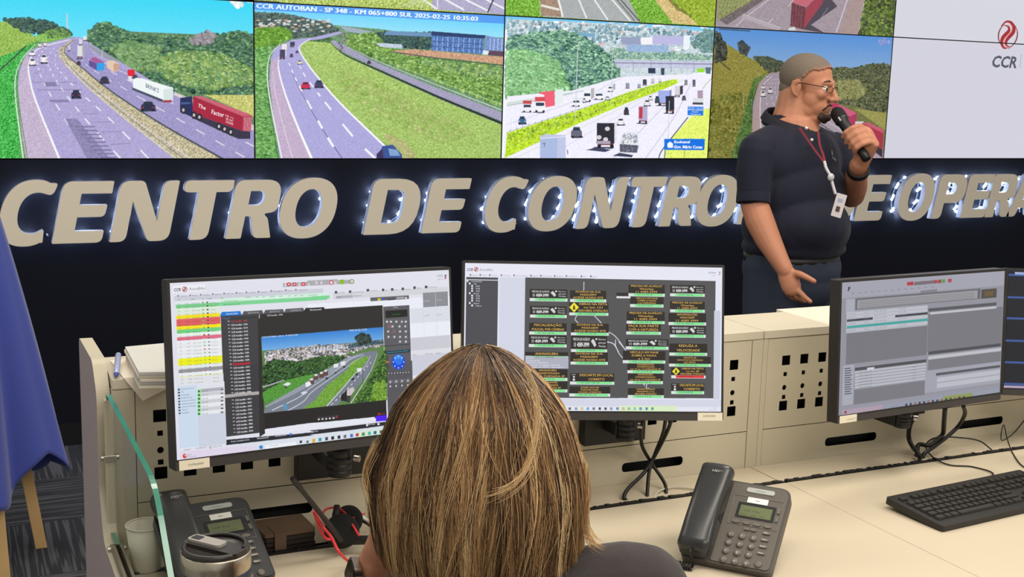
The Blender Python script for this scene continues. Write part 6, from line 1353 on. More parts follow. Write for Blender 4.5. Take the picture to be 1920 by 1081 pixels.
mb.add([bk - w2 + Vector((0, 0, DZ + .038 - bk.z)), bk + w2 + Vector((0, 0, DZ + .038 - bk.z)), fr + w2 + nrm * .003 + Vector((0, 0, DZ + .037 - fr.z)), fr - w2 + nrm * .003 + Vector((0, 0, DZ + .037 - fr.z)), fr + w2 + nrm * .004 + Vector((0, 0, DZ + .004 - fr.z)), fr - w2 + nrm * .004 + Vector((0, 0, DZ + .004 - fr.z))], [(0, 1, 2, 3), (3, 2, 4, 5)])
o = wbuild(mb, 'strap', LEA, t); s_ = o.modifiers.new('solid', 'SOLIDIFY'); s_.thickness = .002; s_.offset = 1
# notebook beneath, dark
N0, N1, N2, N3 = atZ(492, 1026, .742), atZ(612, 1002, .742), atZ(560, 985, .742), atZ(455, 1000, .742)

# headset: ear cups, boom, red cable
HB = mat('headset_black', (28, 27, 27), .45); FOAM = mat('foam_black', (20, 20, 20), .95, bump=.4, scale=300); REDC = mat('red_cable', (206, 52, 58), .45)
hc = atZ(640, 1012, .765)
t = thing('headset', 'black headset with an upright boom arm on the worktop', 'headset', (hc.x, hc.y, DZ))
nv = Vector((-.35, -.75, .55)).normalized()
def disc(c, nrm, r, th, m, name, parent):
    z = nrm; x = z.orthogonal().normalized(); y = z.cross(x); M_ = Matrix(((x.x, y.x, z.x, c.x), (x.y, y.y, z.y, c.y), (x.z, y.z, z.z, c.z), (0, 0, 0, 1)))
    return wbuild(MB().lathe([(r * .4, -th / 2), (r * .9, -th / 2), (r, -th * .2), (r, th * .2), (r * .88, th / 2), (r * .4, th / 2)], 32, M_), name, m, parent)
c1 = atY(641, 995, hc.y); c1.z = max(c1.z, DZ + .034)
disc(c1, nv, .033, .022, FOAM, 'ear_cushion', t); disc(c1 - nv * .014, nv, .030, .014, HB, 'ear_cup', t)
c2 = atY(652, 975, hc.y + .06); disc(c2, Vector((-.5, -.6, .6)).normalized(), .030, .020, FOAM, 'ear_cushion', t)
top_ = atY(549, 897, 1.98); low = atY(640, 1012, hc.y - .03)
P = [low + (top_ - low) * s for s in np.linspace(0, 1, 14)]
wbuild(MB().tube([tuple(p) for p in P], [.0052] * 5 + [.0048] * 4 + [.0042] * 3 + [.0046, .0038], 12), 'boom_arm', HB, t)
wbuild(MB().tube([tuple(top_ + (low - top_) * s) for s in (-.01, .06, .15)], [.0045, .0052, .0050], 12), 'boom_tip', DK, t)
wbuild(MB().tube([tuple(atY(632, 925 + 22, hc.y + .04)), tuple(atY(630, 965, hc.y + .04)), tuple(atY(633, 990, hc.y + .02))], [.006, .008, .007], 10), 'headband_slider', HB, t)
wbuild(MB().tube([tuple(p) for p in spline([tuple(atY(642, 1012, hc.y)), tuple(atY(672, 1012, hc.y - .02)), tuple(atY(705, 1010, hc.y - .04)), tuple(atY(740, 1000, hc.y - .02))], 6)], .009, 10), 'headband', HB, t)
zc = DZ + .004
wbuild(MB().tube([tuple(p) for p in spline([tuple(atY(588, 958, 2.04)), tuple(atY(604, 985, 2.04)), tuple(atY(622, 1008, 2.0)), tuple(atY(636, 1035, 1.96)), tuple(atZ(662, 1058, .748)), tuple(atZ(690, 1075, .745))], 8)], .0028, 8), 'red_cable', REDC, t)
wbuild(MB().tube([tuple(p) for p in spline([tuple(atY(590, 962, 2.04)), tuple(atY(600, 992, 2.05)), tuple(atY(612, 1009, 2.05)), tuple(atY(625, 1010, 2.05))], 8)], .0028, 8), 'red_cable', REDC, t)
wbuild(MB().tube([tuple(p) for p in spline([tuple(atY(604, 965, 2.1)), tuple(atY(612, 954, 2.13)), tuple(atY(632, 951, 2.16)), tuple(atY(650, 965, 2.12)), tuple(atY(662, 985, 2.08)), tuple(atY(673, 1003, 2.05))], 8)], .0022, 8), 'red_cable', REDC, t)
wbuild(MB().tube([tuple(p) for p in spline([tuple(atY(622, 988, 2.1)), tuple(atY(640, 976, 2.12)), tuple(atY(662, 970, 2.14)), tuple(atY(684, 962, 2.16))], 8)], .0018, 8), 'red_cable', REDC, t)
t = thing('ballpoint_pen', 'black and white pen leaning behind the headset', 'pen', atZ(668, 965, DZ + .02))
pa, pb_ = atY(652, 955, 2.2), atY(700, 985, 2.17)
wbuild(MB().tube([tuple(pa), tuple(pa.lerp(pb_, .5)), tuple(pb_)], .006, 12), 'barrel', DK, t); wbuild(MB().tube([tuple(pa.lerp(pb_, .12) + Vector((0, -.004, .004))), tuple(pa.lerp(pb_, .95) + Vector((0, -.004, .004)))], .0035, 10), 'clip', WHT, t)

# paper on top of the cabinet
TZc = 1.0735
PAP = mat('paper', (240, 230, 212), .7); 
def sheet_xy(pts, z0, z1, name, m, parent=None): return wbuild(MB().prism([(p.x, p.y) for p in pts], z0, z1), name, m, parent)
st = [atZ(236, 650, TZc + .03), atZ(345, 640, TZc + .03), atZ(345, 697, TZc + .03), atZ(262, 698, TZc + .03)]
rr = random.Random(3)
for k in range(5):
    dx, dy = rr.uniform(-.003, .003), rr.uniform(-.003, .003)
    o = MB().prism([(p.x + dx, min(p.y, 2.435) + dy) for p in st], TZc + .001 + k * .0062, TZc + .0062 + k * .0062).build('paper_block', PAP if k % 3 != 1 else mat('paper_grey', (206, 206, 200), .7))
    tag(o, ('topmost', 'second from top', 'middle', 'second from bottom', 'bottom')[4 - k] + ' block of the paper stack beside the left monitor', 'paper', 'paper blocks stacked on the cabinet')
lp = [(219, 664), (262, 662), (345, 668), (345, 712), (268, 751)]
vs = []; 
q0 = [atZ(219, 664, TZc + .0012), atZ(330, 664, TZc + .0012), atZ(345, 706, TZc + .0012), atZ(235, 712, TZc + .0012)]
edge = [Vector((x, PY - .0035, TZc + .0014)) for x in (.285, .385)]
tipL = atY(268, 751, PY - .018); tipR = atY(345, 712, PY - .008); k1 = atY(238, 697, PY - .004)
bl, br = Vector((.258 + .02, 2.40, TZc + .0014)), Vector((.40, 2.42, TZc + .0014))
e0, e1 = Vector((.283, PY - .003, TZc + .0014)), Vector((.385, PY - .003, TZc + .0014))
o = MB().add([bl, br, e1, e0, tipR, tipL], [(0, 3, 2, 1), (3, 5, 4, 2)]).build('loose_paper_sheet', PAP); s_ = o.modifiers.new('solid', 'SOLIDIFY'); s_.thickness = .0004
tag(o, 'loose white sheet drooping over the cabinet edge', 'paper')
t = thing('striped_pen', 'blue and white spiral striped pen on the cabinet top', 'pen', atZ(218, 700, TZc))
pm = bpy.data.materials.new('blue_spiral'); pm.use_nodes = True; nt = pm.node_tree; b = nt.nodes['Principled BSDF']; tc = nt.nodes.new('ShaderNodeTexCoord'); wv = nt.nodes.new('ShaderNodeTexWave'); wv.bands_direction = 'Z'; wv.inputs['Scale'].default_value = 42; wv.inputs['Distortion'].default_value = 0
rp = nt.nodes.new('ShaderNodeValToRGB'); rp.color_ramp.elements[0].color = (*lin((60, 84, 176)), 1); rp.color_ramp.elements[1].color = (*lin((214, 220, 236)), 1); rp.color_ramp.elements[0].position = .42; rp.color_ramp.elements[1].position = .55
nt.links.new(tc.outputs['Object'], wv.inputs['Vector']); nt.links.new(wv.outputs['Color'], rp.inputs[0]); nt.links.new(rp.outputs[0], b.inputs['Base Color']); b.inputs['Roughness'].default_value = .3
pa, pb_ = atZ(213, 708, TZc + .008), atZ(221, 664, TZc + .014)
pa = Vector((.272, 2.262, TZc + .007)); pb_ = atY(222, 664, 2.375); pb_.z = max(pb_.z, TZc + .008)
mb = MB(); zz = (pb_ - pa).normalized(); xx = zz.orthogonal().normalized(); yy = zz.cross(xx)
o = MB().lathe([(.002, 0), (.0055, .006), (.0055, (pb_ - pa).length - .004), (.003, (pb_ - pa).length)], 16).build('pen_barrel', pm, t)
bpy.context.view_layer.update(); o.matrix_world = Matrix(((xx.x, yy.x, zz.x, pa.x), (xx.y, yy.y, zz.y, pa.y), (xx.z, yy.z, zz.z, pa.z), (0, 0, 0, 1)))
wbuild(MB().tube([tuple(pa - zz * .012), tuple(pa)], [.0015, .005], 10), 'pen_tip', mat('pen_blue', (44, 60, 160), .4), t)

# ------------------------------------------------------------------ wooden easel under a blue cloth
PINE = mat('pine_wood', (206, 170, 116), .55, var=.12, scale=6, bump=.1)
feet = [Vector((.247, 4.255, 0)), Vector((.118, 4.02, 0)), Vector((-.30, 4.45, 0))]
apex = Vector((-.02, 4.22, 1.32))
apx = atY(-62, 330, 4.2)
t = thing('wooden_easel', 'pine stand whose legs show beneath the blue cloth', 'stand', (apx.x, apx.y, 0))
for i, f_ in enumerate(feet):
    d_ = (apx - f_).normalized(); s_ = d_.cross(Vector((0, 1, 0))).normalized(); u_ = s_.cross(d_)
    mb = MB(); w_ = .019
    c0 = [f_ + s_ * a * w_ + u_ * b_ * .012 for a, b_ in ((-1, -1), (1, -1), (1, 1), (-1, 1))]; L_ = (apx - f_) * .96
    mb.add(c0 + [p + L_ for p in c0], [(3, 2, 1, 0), (4, 5, 6, 7), (0, 1, 5, 4), (1, 2, 6, 5), (2, 3, 7, 6), (3, 0, 4, 7)])
    for j in range(4): mb.v[j] = (mb.v[j][0], mb.v[j][1], 0)
    wbuild(mb, 'leg', PINE, t, bevel=.002)
wbuild(MB().tube([tuple(feet[0].lerp(apx, .5)), tuple(feet[1].lerp(apx, .5))], .012, 8), 'crossbar', PINE, t)
CL = mat('blue_cloth', (62, 76, 160), .85, var=.06, scale=400, bump=.15, sheen=.3)
nu, nv_ = 150, 60; V = []; base_z = atY(60, 895, 4.2).z
rcl = random.Random(9); ph = [rcl.uniform(0, 6) for _ in range(6)]
for j in range(nv_ + 1):
    s = j / nv_
    for i in range(nu):
        th = 2 * PI * i / nu
        R0 = .035 + .215 * s ** .8
        fold = 1 + (.16 * math.sin(5 * th + ph[0] + s * .6) + .07 * math.sin(9 * th + ph[1]) + .04 * math.sin(14 * th + ph[2])) * s ** .7
        zb = base_z + .05 * math.sin(2 * th + 2.4) + .035 * math.sin(5 * th + ph[3]) + .02 * math.sin(7 * th + ph[4])
        z = apx.z + .02 + (zb - apx.z) * s + .02 * (1 - s)
        V.append((apx.x + R0 * fold * math.cos(th), apx.y + R0 * .8 * fold * math.sin(th), z))
F_ = [(j * nu + i, j * nu + (i + 1) % nu, (j + 1) * nu + (i + 1) % nu, (j + 1) * nu + i) for j in range(nv_) for i in range(nu)] + [list(range(nu))]
o = MB().add(V, F_, 0, True).build('draped_cloth', CL); s_ = o.modifiers.new('solid', 'SOLIDIFY'); s_.thickness = .003
tag(o, 'royal blue cloth hanging in folds over the wooden stand', 'cloth')
# ------------------------------------------------------------------ people
def organic(mb, voxel, smooth, name, m, parent=None, world=True, factor=.6):
    me = mb.mesh('tmp'); o = bpy.data.objects.new('tmp', me); COL.objects.link(o)
    r = o.modifiers.new('r', 'REMESH'); r.mode = 'VOXEL'; r.voxel_size = voxel; r.use_smooth_shade = True
    if smooth: s = o.modifiers.new('s', 'SMOOTH'); s.iterations = smooth; s.factor = factor
    dg = bpy.context.evaluated_depsgraph_get(); me2 = bpy.data.meshes.new_from_object(o.evaluated_get(dg))
    bpy.data.objects.remove(o); bpy.data.meshes.remove(me)
    me2.name = name; me2.materials.clear(); me2.materials.append(m)
    me2.polygons.foreach_set('use_smooth', [True] * len(me2.polygons))
    q = link(bpy.data.objects.new(name, me2), parent)
    if parent is not None:
        bpy.context.view_layer.update(); q.matrix_parent_inverse = parent.matrix_world.inverted()
    return q
def cap(mb, P, R, flat=None, n=16):
    """tapering limb through points P with radii R, rounded ends; flat = (axis, factor)"""
    P = [Vector(p) for p in P]; Q = []; RR_ = []
    d0 = (P[0] - P[1]).normalized(); d1 = (P[-1] - P[-2]).normalized()
    for a in (85, 60, 35): q = math.radians(a); Q.append(P[0] + d0 * float(R[0]) * math.sin(q)); RR_.append(R[0] * math.cos(q))
    Q += P; RR_ += [float(q) for q in R]
    for a in (35, 60, 85): q = math.radians(a); Q.append(P[-1] + d1 * float(R[-1]) * math.sin(q)); RR_.append(R[-1] * math.cos(q))
    k = len(mb.v); mb.tube([tuple(q) for q in Q], RR_, n)
    if flat:
        ax, fac = flat; ax = Vector(ax).normalized()
        for i in range(k, len(mb.v)):
            v = Vector(mb.v[i]); ring = (i - k) // n; ring = min(ring, len(Q) - 1); c = Q[ring] if (i - k) < n * len(Q) else Q[0] if (i - k) < n * (len(Q) + 1) else Q[-1]
            d = (v - c).dot(ax); mb.v[i] = tuple(v - ax * d * (1 - fac))
def elli(mb, c, r, axes=None, n=20):
    M = Matrix.Translation(Vector(c))
    if axes is not None: M = M @ Matrix((axes[0], axes[1], axes[2])).transposed().to_4x4()
    R = []
    for i in range(1, n):
        a = PI * i / n; R.append([(r[0] * math.sin(a) * math.cos(2 * PI * k / n), r[1] * math.sin(a) * math.sin(2 * PI * k / n), -r[2] * math.cos(a)) for k in range(n)])
    mb.rings(R, True, True, M)

def skin_mat(name, rgb, red):
    m = mat(name, rgb, .5, spec=.4, sss=.12, var=.05, scale=30); return m
# ---------------- the standing man
ed = Vector((.61, .79, 0)).normalized(); er = Vector((ed.y, -ed.x, 0)); eu = Vector((0, 0, 1))
D0 = Vector(atY(1490, 300, 3.4)).dot(ed); PXM = 1 / 515.0
def m_(x, y, d=0.0):
    r = Vector(rays((x, y))[0]); return Vector(CAM) + r * ((D0 + d) / r.dot(ed))
SKIN = skin_mat('man_skin', (186, 128, 100), 1)
fwd = (er * math.cos(math.radians(24)) - ed * math.sin(math.radians(24))); side = Vector((fwd.y, -fwd.x, 0))   # his right side, toward the room
pt_ = math.radians(-4); F2 = (fwd * math.cos(pt_) + eu * math.sin(pt_)).normalized(); U2 = (eu * math.cos(pt_) - fwd * math.sin(pt_)).normalized()
HC = m_(1515, 163, 0)
HSc = .965
def hl(f, s, u): return HC + (F2 * f + side * s + U2 * u) * HSc
AX = (tuple(F2), tuple(side), tuple(U2))
def he(mb, c, r, n=20): elli(mb, hl(*c), [q * HSc for q in r], AX, n)
def hcap(mb, P, R): cap(mb, [hl(*p) for p in P], [r * HSc for r in R])
b = MB()
he(b, (-.012, 0, .038), (.094, .074, .077)); he(b, (.030, 0, .0), (.060, .062, .088)); he(b, (.036, 0, -.062), (.052, .056, .050)); he(b, (.012, 0, -.078), (.058, .064, .050)); he(b, (.030, .030, -.040), (.040, .034, .045)); he(b, (.030, -.030, -.040), (.040, .034, .045))
he(b, (.074, 0, -.100), (.020, .024, .018)); hcap(b, [(.086, 0, .012), (.098, 0, -.010), (.110, 0, -.034)], [.009, .010, .0125]); he(b, (.098, .012, -.037), (.010, .008, .008)); he(b, (.098, -.012, -.037), (.010, .008, .008))
hcap(b, [(.074, .036, .020), (.084, .014, .020), (.084, -.014, .020), (.074, -.036, .020)], [.010, .011, .011, .010]); hcap(b, [(.086, .018, -.064), (.092, 0, -.063), (.086, -.018, -.064)], [.006, .008, .006]); hcap(b, [(.083, .016, -.075), (.088, 0, -.076), (.083, -.016, -.075)], [.006, .0085, .006])
he(b, (.062, .034, -.020), (.022, .022, .020)); he(b, (.062, -.034, -.020), (.022, .022, .020))
for s in (1, -1):
    he(b, (-.008, s * .078, -.004), (.017, .007, .027)); hcap(b, [(-.004, s * .081, .022), (-.020, s * .085, .018), (-.026, s * .086, -.004), (-.016, s * .083, -.026), (-.004, s * .079, -.032)], [.005, .0055, .0055, .005, .006])
# neck, hidden trunk and legs
cap(b, [hl(-.034, 0, -.020), hl(-.030, 0, -.085), m_(1480, 262, 0)], [.066, .076, .086]); he(b, (.022, 0, -.104), (.052, .052, .030)); he(b, (-.045, 0, -.070), (.050, .055, .050))
cap(b, [m_(1487, 255, 0), m_(1488, 330, 0), m_(1490, 480, 0)], [.10, .13, .14])
hipc = m_(1486, 505, 0); hr = (-er * .7 - ed * .7)     # toward his right
legs = []
for s in (1, -1):
    h_ = hipc + hr * s * .095; a_ = Vector((hipc.x, hipc.y, 0)) + hr * s * .12 + (er * .7 - ed * .7) * (.04 if s > 0 else -.03); k_ = (h_ + a_) / 2; k_.z = .48
    legs.append((h_, k_, a_)); cap(b, [h_, k_, Vector((a_.x, a_.y, .10))], [.085, .058, .045])
cap(b, [m_(1424, 288, -.13), m_(1556, 288, .13)], [.045, .045])
# right arm hanging forward, palm open
cap(b, [m_(1418, 290, -.14), m_(1414, 330, -.155), m_(1414, 386, -.17)], [.052, .048, .046])
cap(b, [m_(1415, 384, -.17), m_(1425, 415, -.19), m_(1441, 450, -.215), m_(1460, 485, -.245), m_(1472, 506, -.26)], [.047, .049, .043, .033, .028])
cap(b, [m_(1472, 505, -.26), m_(1478, 520, -.265), m_(1484, 538, -.27)], [.027, .034, .033], (ed, .62))
fr = .0088
def finger(pts, r0, r1): cap(b, [m_(*p) for p in pts], list(np.linspace(r0, r1, len(pts))), n=10)
finger([(1488, 512, -.268), (1500, 514, -.285), (1513, 520, -.295), (1526, 527, -.30)], .0135, .0095)
finger([(1492, 540, -.272), (1501, 549, -.285), (1510, 558, -.290), (1519, 565, -.292)], .0115, .0085)
finger([(1486, 546, -.266), (1494, 556, -.270), (1503, 562, -.262), (1510, 564, -.252)], .0115, .0085)
finger([(1479, 546, -.258), (1485, 557, -.256), (1494, 561, -.246), (1501, 560, -.236)], .011, .008)
finger([(1473, 541, -.252), (1477, 551, -.246), (1484, 556, -.236), (1491, 555, -.228)], .010, .0075)
# left arm raised with the microphone
cap(b, [m_(1566, 290, .13), m_(1584, 325, .13), m_(1597, 366, .12)], [.050, .048, .044])
cap(b, [m_(1597, 366, .12), m_(1602, 350, .05), m_(1606, 330, -.03), m_(1610, 308, -.10)], [.045, .045, .038, .031])
MA, MB_ = m_(1571, 214, -.075), m_(1623, 294, -.165)
max_ = (MB_ - MA).normalized(); tow = -(ed - max_ * ed.dot(max_)).normalized(); per = max_.cross(tow); per = per if per.dot(er) > 0 else -per
def mp(t, a, c): return MA + (MB_ - MA) * t + per * a + tow * c
cap(b, [m_(1611, 310, -.10), mp(.80, .036, -.004), mp(.60, .040, -.004)], [.030, .033, .026], (tow, .8))
for i, t_ in enumerate((.47, .60, .725, .84)):
    L_ = (1.0, 1.06, 1.0, .86)[i]; r_ = (.0105, .0105, .010, .009)[i]
    cap(b, [mp(t_ + .04, .043, .006), mp(t_ + .015, .036, .026), mp(t_, .014, .0325), mp(t_ - .005, -.012 * L_, .029), mp(t_, -.0255 * L_, .010)], [r_ * 1.08, r_ * 1.08, r_, r_ * .95, r_ * .88], n=10)
cap(b, [mp(.74, .030, -.018), mp(.60, .012, -.030), mp(.46, -.006, -.029), mp(.37, -.014, -.020)], [.014, .012, .0105, .009], n=10)
man = organic(b, .0040, 3, 'person', SKIN)
tag(man, 'standing man in a navy polo shirt speaking into a microphone', 'person')
# face: eyes, brows, beard, short hair, glasses
def kid(mb, name, m, **k): return wbuild(mb, name, m, man, **k)
for s in (1, -1):
    e = MB(); elli(e, hl(.074, s * .031, .000), (.0125,) * 3, AX, 14); ob = kid(e, 'eye', mat('eye_white', (226, 214, 206), .2))
    e = MB(); elli(e, hl(.0855, s * .032, .000), (.0025, .0056, .0056), AX, 12); kid(e, 'iris', mat('iris_brown', (52, 36, 26), .2))
e = MB()
for s in (1, -1):
    hcap(e, [(.089, s * .014, .0255), (.088, s * .030, .0300), (.078, s * .046, .0255)], [.0022, .0032, .0020])
kid(e, 'eyebrows', mat('brow_hair', (92, 70, 56), .8))
BEARD = mat('beard_hair', (58, 42, 36), .85, var=.3, scale=400, bump=.5)
e = MB(); hcap(e, [(.079, .027, -.074), (.0895, .016, -.060), (.0945, 0, -.056), (.0895, -.016, -.060), (.079, -.027, -.074)], [.0042, .0046, .0040, .0046, .0042])
e2 = organic(e, .002, 3, 'moustache', BEARD, man)
e = MB(); hcap(e, [(.074, .026, -.088), (.086, .014, -.098), (.090, 0, -.101), (.086, -.014, -.098), (.074, -.026, -.088)], [.006, .011, .013, .011, .006]); hcap(e, [(.072, .028, -.100), (.078, 0, -.112), (.072, -.028, -.100)], [.010, .012, .010])
organic(e, .0022, 4, 'goatee', BEARD, man)
HAIRM = mat('grey_cropped_hair', (116, 104, 92), .85, var=.3, scale=260, bump=.4)
def crop_hair():
    n, k = 90, 60; V = []; F = []
    r = (.0970, .0768, .0798)
    for i in range(k + 1):
        a = PI * i / k
        for j in range(n): th = 2 * PI * j / n; V.append((-.012 + r[0] * math.sin(a) * math.cos(th), r[1] * math.sin(a) * math.sin(th), .038 + r[2] * math.cos(a)))
    keep = []; EDG = []
    for f, s, u in V:
        fr_ = (f + .012) / .0985
        if fr_ > .55: lim = .080 + .02 * (1 - abs(s) / .07) - .02
        elif fr_ > .18: lim = .028 + (fr_ - .18) / .37 * .040
        elif fr_ > -.1: lim = .012
        else: lim = -.045
        if fr_ > .86: lim = .078
        keep.append(u > lim - .004); EDG.append(min(1, max(0, (u - lim + .004) / (.028 if fr_ < .3 else .012))))
    for i in range(k):
        for j in range(n):
            q = (i * n + j, i * n + (j + 1) % n, (i + 1) * n + (j + 1) % n, (i + 1) * n + j)
            if all(keep[x] for x in q): F.append(q[::-1])
    return MB().add([hl(*v) for v in V], F, 0, True), EDG
HM2 = HAIRM.copy(); nt = HM2.node_tree; pb = nt.nodes['Principled BSDF']; an = nt.nodes.new('ShaderNodeAttribute'); an.attribute_name = 'hair_cover'; mx = nt.nodes.new('ShaderNodeMix'); mx.data_type = 'RGBA'; mx.inputs[6].default_value = (*lin((176, 120, 94)), 1)
src = pb.inputs['Base Color'].links[0].from_socket; nt.links.new(src, mx.inputs[7]); nt.links.new(an.outputs['Fac'], mx.inputs[0]); nt.links.new(mx.outputs[2], pb.inputs['Base Color'])
mbh, EDG = crop_hair(); o = kid(mbh, 'hair', HM2); at = o.data.attributes.new('hair_cover', 'FLOAT', 'POINT'); at.data.foreach_set('value', np.array(EDG, dtype=np.float32))
bm = bmesh.new(); bm.from_mesh(o.data); bmesh.ops.delete(bm, geom=[v for v in bm.verts if not v.link_faces], context='VERTS'); bmesh.ops.recalc_face_normals(bm, faces=bm.faces); bm.to_mesh(o.data); bm.free()
s_ = o.modifiers.new('solid', 'SOLIDIFY'); s_.thickness = .003; s_.offset = 0
nape = MB(); he(nape, (-.046, 0, -.010), (.060, .0625, .056)); organic(nape, .004, 3, 'nape_hair', HAIRM, man)
g_ = MB()
for s in (1, -1):
    g_.tube([tuple(hl(.097 + .0 * s, s * (.010 + .019 + .021 * math.cos(a)), -.003 + .0145 * math.sin(a))) if False else tuple(hl(.102 - abs(.021 * math.cos(a) + .031) * .22, s * (.031 + .020 * math.cos(a)), -.001 + .0105 * math.sin(a))) for a in np.linspace(0, 2 * PI, 25)], .0011, 6, ends=False)
    g_.tube([tuple(hl(.090, s * .054, .006)), tuple(hl(.055, s * .071, .010)), tuple(hl(.0, s * .083, .014)), tuple(hl(-.012, s * .084, .004))], .0015, 6)
g_.tube([tuple(hl(.098, .011, .002)), tuple(hl(.101, 0, .005)), tuple(hl(.098, -.011, .002))], .0011, 6)
kid(g_, 'eyeglasses', mat('spectacle_frame', (52, 38, 34), .3, .4))
# polo shirt
POLO = mat('navy_polo', (17, 21, 42), .85, var=.08, scale=500, bump=.3, sheen=.05)
tf = (er * .7 - ed * .7).normalized()      # the way his chest faces
b = MB()
TX = (tuple(hr.normalized()), tuple(tf), (0, 0, 1))
def te(x, y, d, r): elli(b, m_(x, y, d), r, TX, 24)
te(1484, 308, 0, (.200, .145, .155)); te(1488, 360, 0, (.195, .165, .17)); te(1492, 425, -.01, (.195, .185, .14)); te(1500, 418, -.04, (.165, .175, .12)); te(1488, 462, 0, (.198, .168, .055))
cap(b, [m_(1420, 282, -.13), m_(1484, 262, 0), m_(1558, 280, .13)], [.064, .090, .058]); cap(b, [m_(1482, 246, .0), m_(1482, 262, 0)], [.086, .11])
cap(b, [m_(1419, 284, -.14), m_(1414, 322, -.155), m_(1412.5, 362, -.17)], [.064, .061, .056])
cap(b, [m_(1566, 276, .13), m_(1583, 316, .13), m_(1591, 338, .125)], [.056, .054, .048])
shirt = organic(b, .006, 6, 'polo_shirt', POLO, man)
# sleeve hems, collar, placket
e = MB()
def ring(c, ax, r, tr, n=30, sq=1.0):
    ax = ax.normalized(); a_ = ax.orthogonal().normalized(); c_ = ax.cross(a_)
    e.tube([tuple(c + a_ * r * math.cos(q) + c_ * r * sq * math.sin(q)) for q in np.linspace(0, 2 * PI, n + 1)], tr, 8, ends=False)
a0_, a1_ = m_(1412.5, 368, -.17), m_(1414, 330, -.155)
R_ = []
for k_, (f_, rr_) in enumerate(((-.35, .056), (.0, .0575), (.25, .058), (.30, .0575), (.32, .052))):
    ax = (a0_ - a1_).normalized(); c = a0_ + ax * f_ * .075; a_ = ax.orthogonal().normalized(); c_ = ax.cross(a_)
    R_.append([tuple(c + a_ * rr_ * math.cos(q) + c_ * rr_ * math.sin(q)) for q in np.linspace(0, 2 * PI, 33)[:-1]])
e.rings(R_, False)
kid(e, 'sleeve_hem', POLO)
e = MB(); R_ = []
nb = hl(-.030, 0, -.088); nc = m_(1482, 227, -.005)
for h_, ro in ((-.012, .100), (.004, .088), (.022, .082), (.030, .0835), (.022, .092), (.002, .104)):
    ring_ = []
    for q in np.linspace(0, 2 * PI, 49)[:-1]:
        ct, st_ = math.cos(q), math.sin(q); p = nc + tf * ro * ct * 1.02 + hr.normalized() * ro * st_ * .98
        p.z += h_ - .030 * ct - .014; ring_.append(tuple(p))
    R_.append(ring_)
e.rings(R_, False); kid(e, 'collar', mat('navy_collar', (20, 22, 34), .8, bump=.3, scale=500))
BTN = mat('white_button', (226, 224, 220), .3)
e = MB()
for x, y in ((1512, 240), (1522, 262)):
    p = m_(x, y, -.135); e.sphere(tuple(p), .0055, 10)
bt = kid(e, 'buttons', BTN)
# chest mark
gk = glyphs('CCR'); 
LG = Surf(np.array(m_(1562, 291, -.10)), (er * .93 - ed * .36).normalized(), (0, 0, 1), .1, .1)
e = MB(); q0 = np.array(m_(1558, 294, -.125))
# jeans, belt, shoes
JEAN = mat('dark_jeans', (44, 52, 70), .85, var=.25, scale=25, bump=.3)
b = MB()
elli(b, m_(1484, 500, 0), (.188, .160, .11), TX, 22); elli(b, m_(1484, 478, 0), (.180, .155, .06), TX, 22)
for h_, k_, a_ in legs: cap(b, [h_ + Vector((0, 0, .02)), h_ - Vector((0, 0, .12)), k_, Vector((a_.x, a_.y, .12))], [.105, .102, .075, .062])
elli(b, hipc + Vector((0, 0, -.03)), (.185, .150, .13), TX, 22)
organic(b, .007, 5, 'jeans', JEAN, man)
e = MB()
for i in range(1): 
    c = m_(1484, 479, 0); e.rings([[tuple(c + hr.normalized() * (.1935 + ex) * math.cos(q) + tf * (.168 + ex) * math.sin(q) + eu * dz) for q in np.linspace(0, 2 * PI, 61)[:-1]] for dz, ex in ((-.018, -.020), (-.018, -.014), (.012, -.014), (.012, -.020))], False)
kid(e, 'belt', mat('belt_black', (20, 18, 18), .5))
for (h_, k_, a_) in legs:
    e = MB(); d_ = tf; cap(e, [Vector((a_.x, a_.y, .045)) - d_ * .06, Vector((a_.x, a_.y, .050)) + d_ * .04, Vector((a_.x, a_.y, .035)) + d_ * .15], [.042, .046, .034]); sh = organic(e, .006, 3, 'shoe', mat('shoe_black', (22, 20, 20), .4), man)
    co = np.zeros(len(sh.data.vertices) * 3); sh.data.vertices.foreach_get('co', co); co[2::3] = np.maximum(co[2::3], .002); sh.data.vertices.foreach_set('co', co); sh.data.update()
e = MB(); 
c = m_(1609.5, 318, -.085); axw = (m_(1610, 308, -.10) - m_(1606, 330, -.03)).normalized(); a_ = axw.orthogonal().normalized(); c_ = axw.cross(a_)
e.rings([[tuple(c + axw * dz + a_ * r_ * math.cos(q) + c_ * r_ * math.sin(q)) for q in np.linspace(0, 2 * PI, 33)[:-1]] for dz, r_ in ((-.011, .034), (-.011, .038), (.011, .0365), (.011, .032))], False); kid(e, 'wristband', mat('wristband_black', (24, 22, 24), .6))
# lanyard and badge
t = thing('identification_badge', 'white badge on a red lanyard at the speaker\'s chest', 'badge', m_(1573, 385, -.22))
RED = mat('lanyard_red', (120, 32, 46), .7); 
def band(P, w, m, name):
    P = [Vector(p) for p in P]; P = [Vector(q) for q in spline([tuple(p) for p in P], 6)]; mb = MB(); V = []
    for i, p in enumerate(P):
        tt_ = (P[min(i + 1, len(P) - 1)] - P[max(i - 1, 0)]).normalized(); s__ = tt_.cross(Vector((-.61, -.79, 0))).normalized(); V += [p - s__ * w, p + s__ * w]
    mb.add(V, [(2 * i, 2 * i + 1, 2 * i + 3, 2 * i + 2) for i in range(len(P) - 1)]); o = wbuild(mb, name, m, t); q = o.modifiers.new('s', 'SOLIDIFY'); q.thickness = .0015; return o
band([m_(1499, 239, -.125), m_(1512, 258, -.165), m_(1528, 281, -.195), m_(1545, 303, -.225)], .0035, RED, 'lanyard_strap')
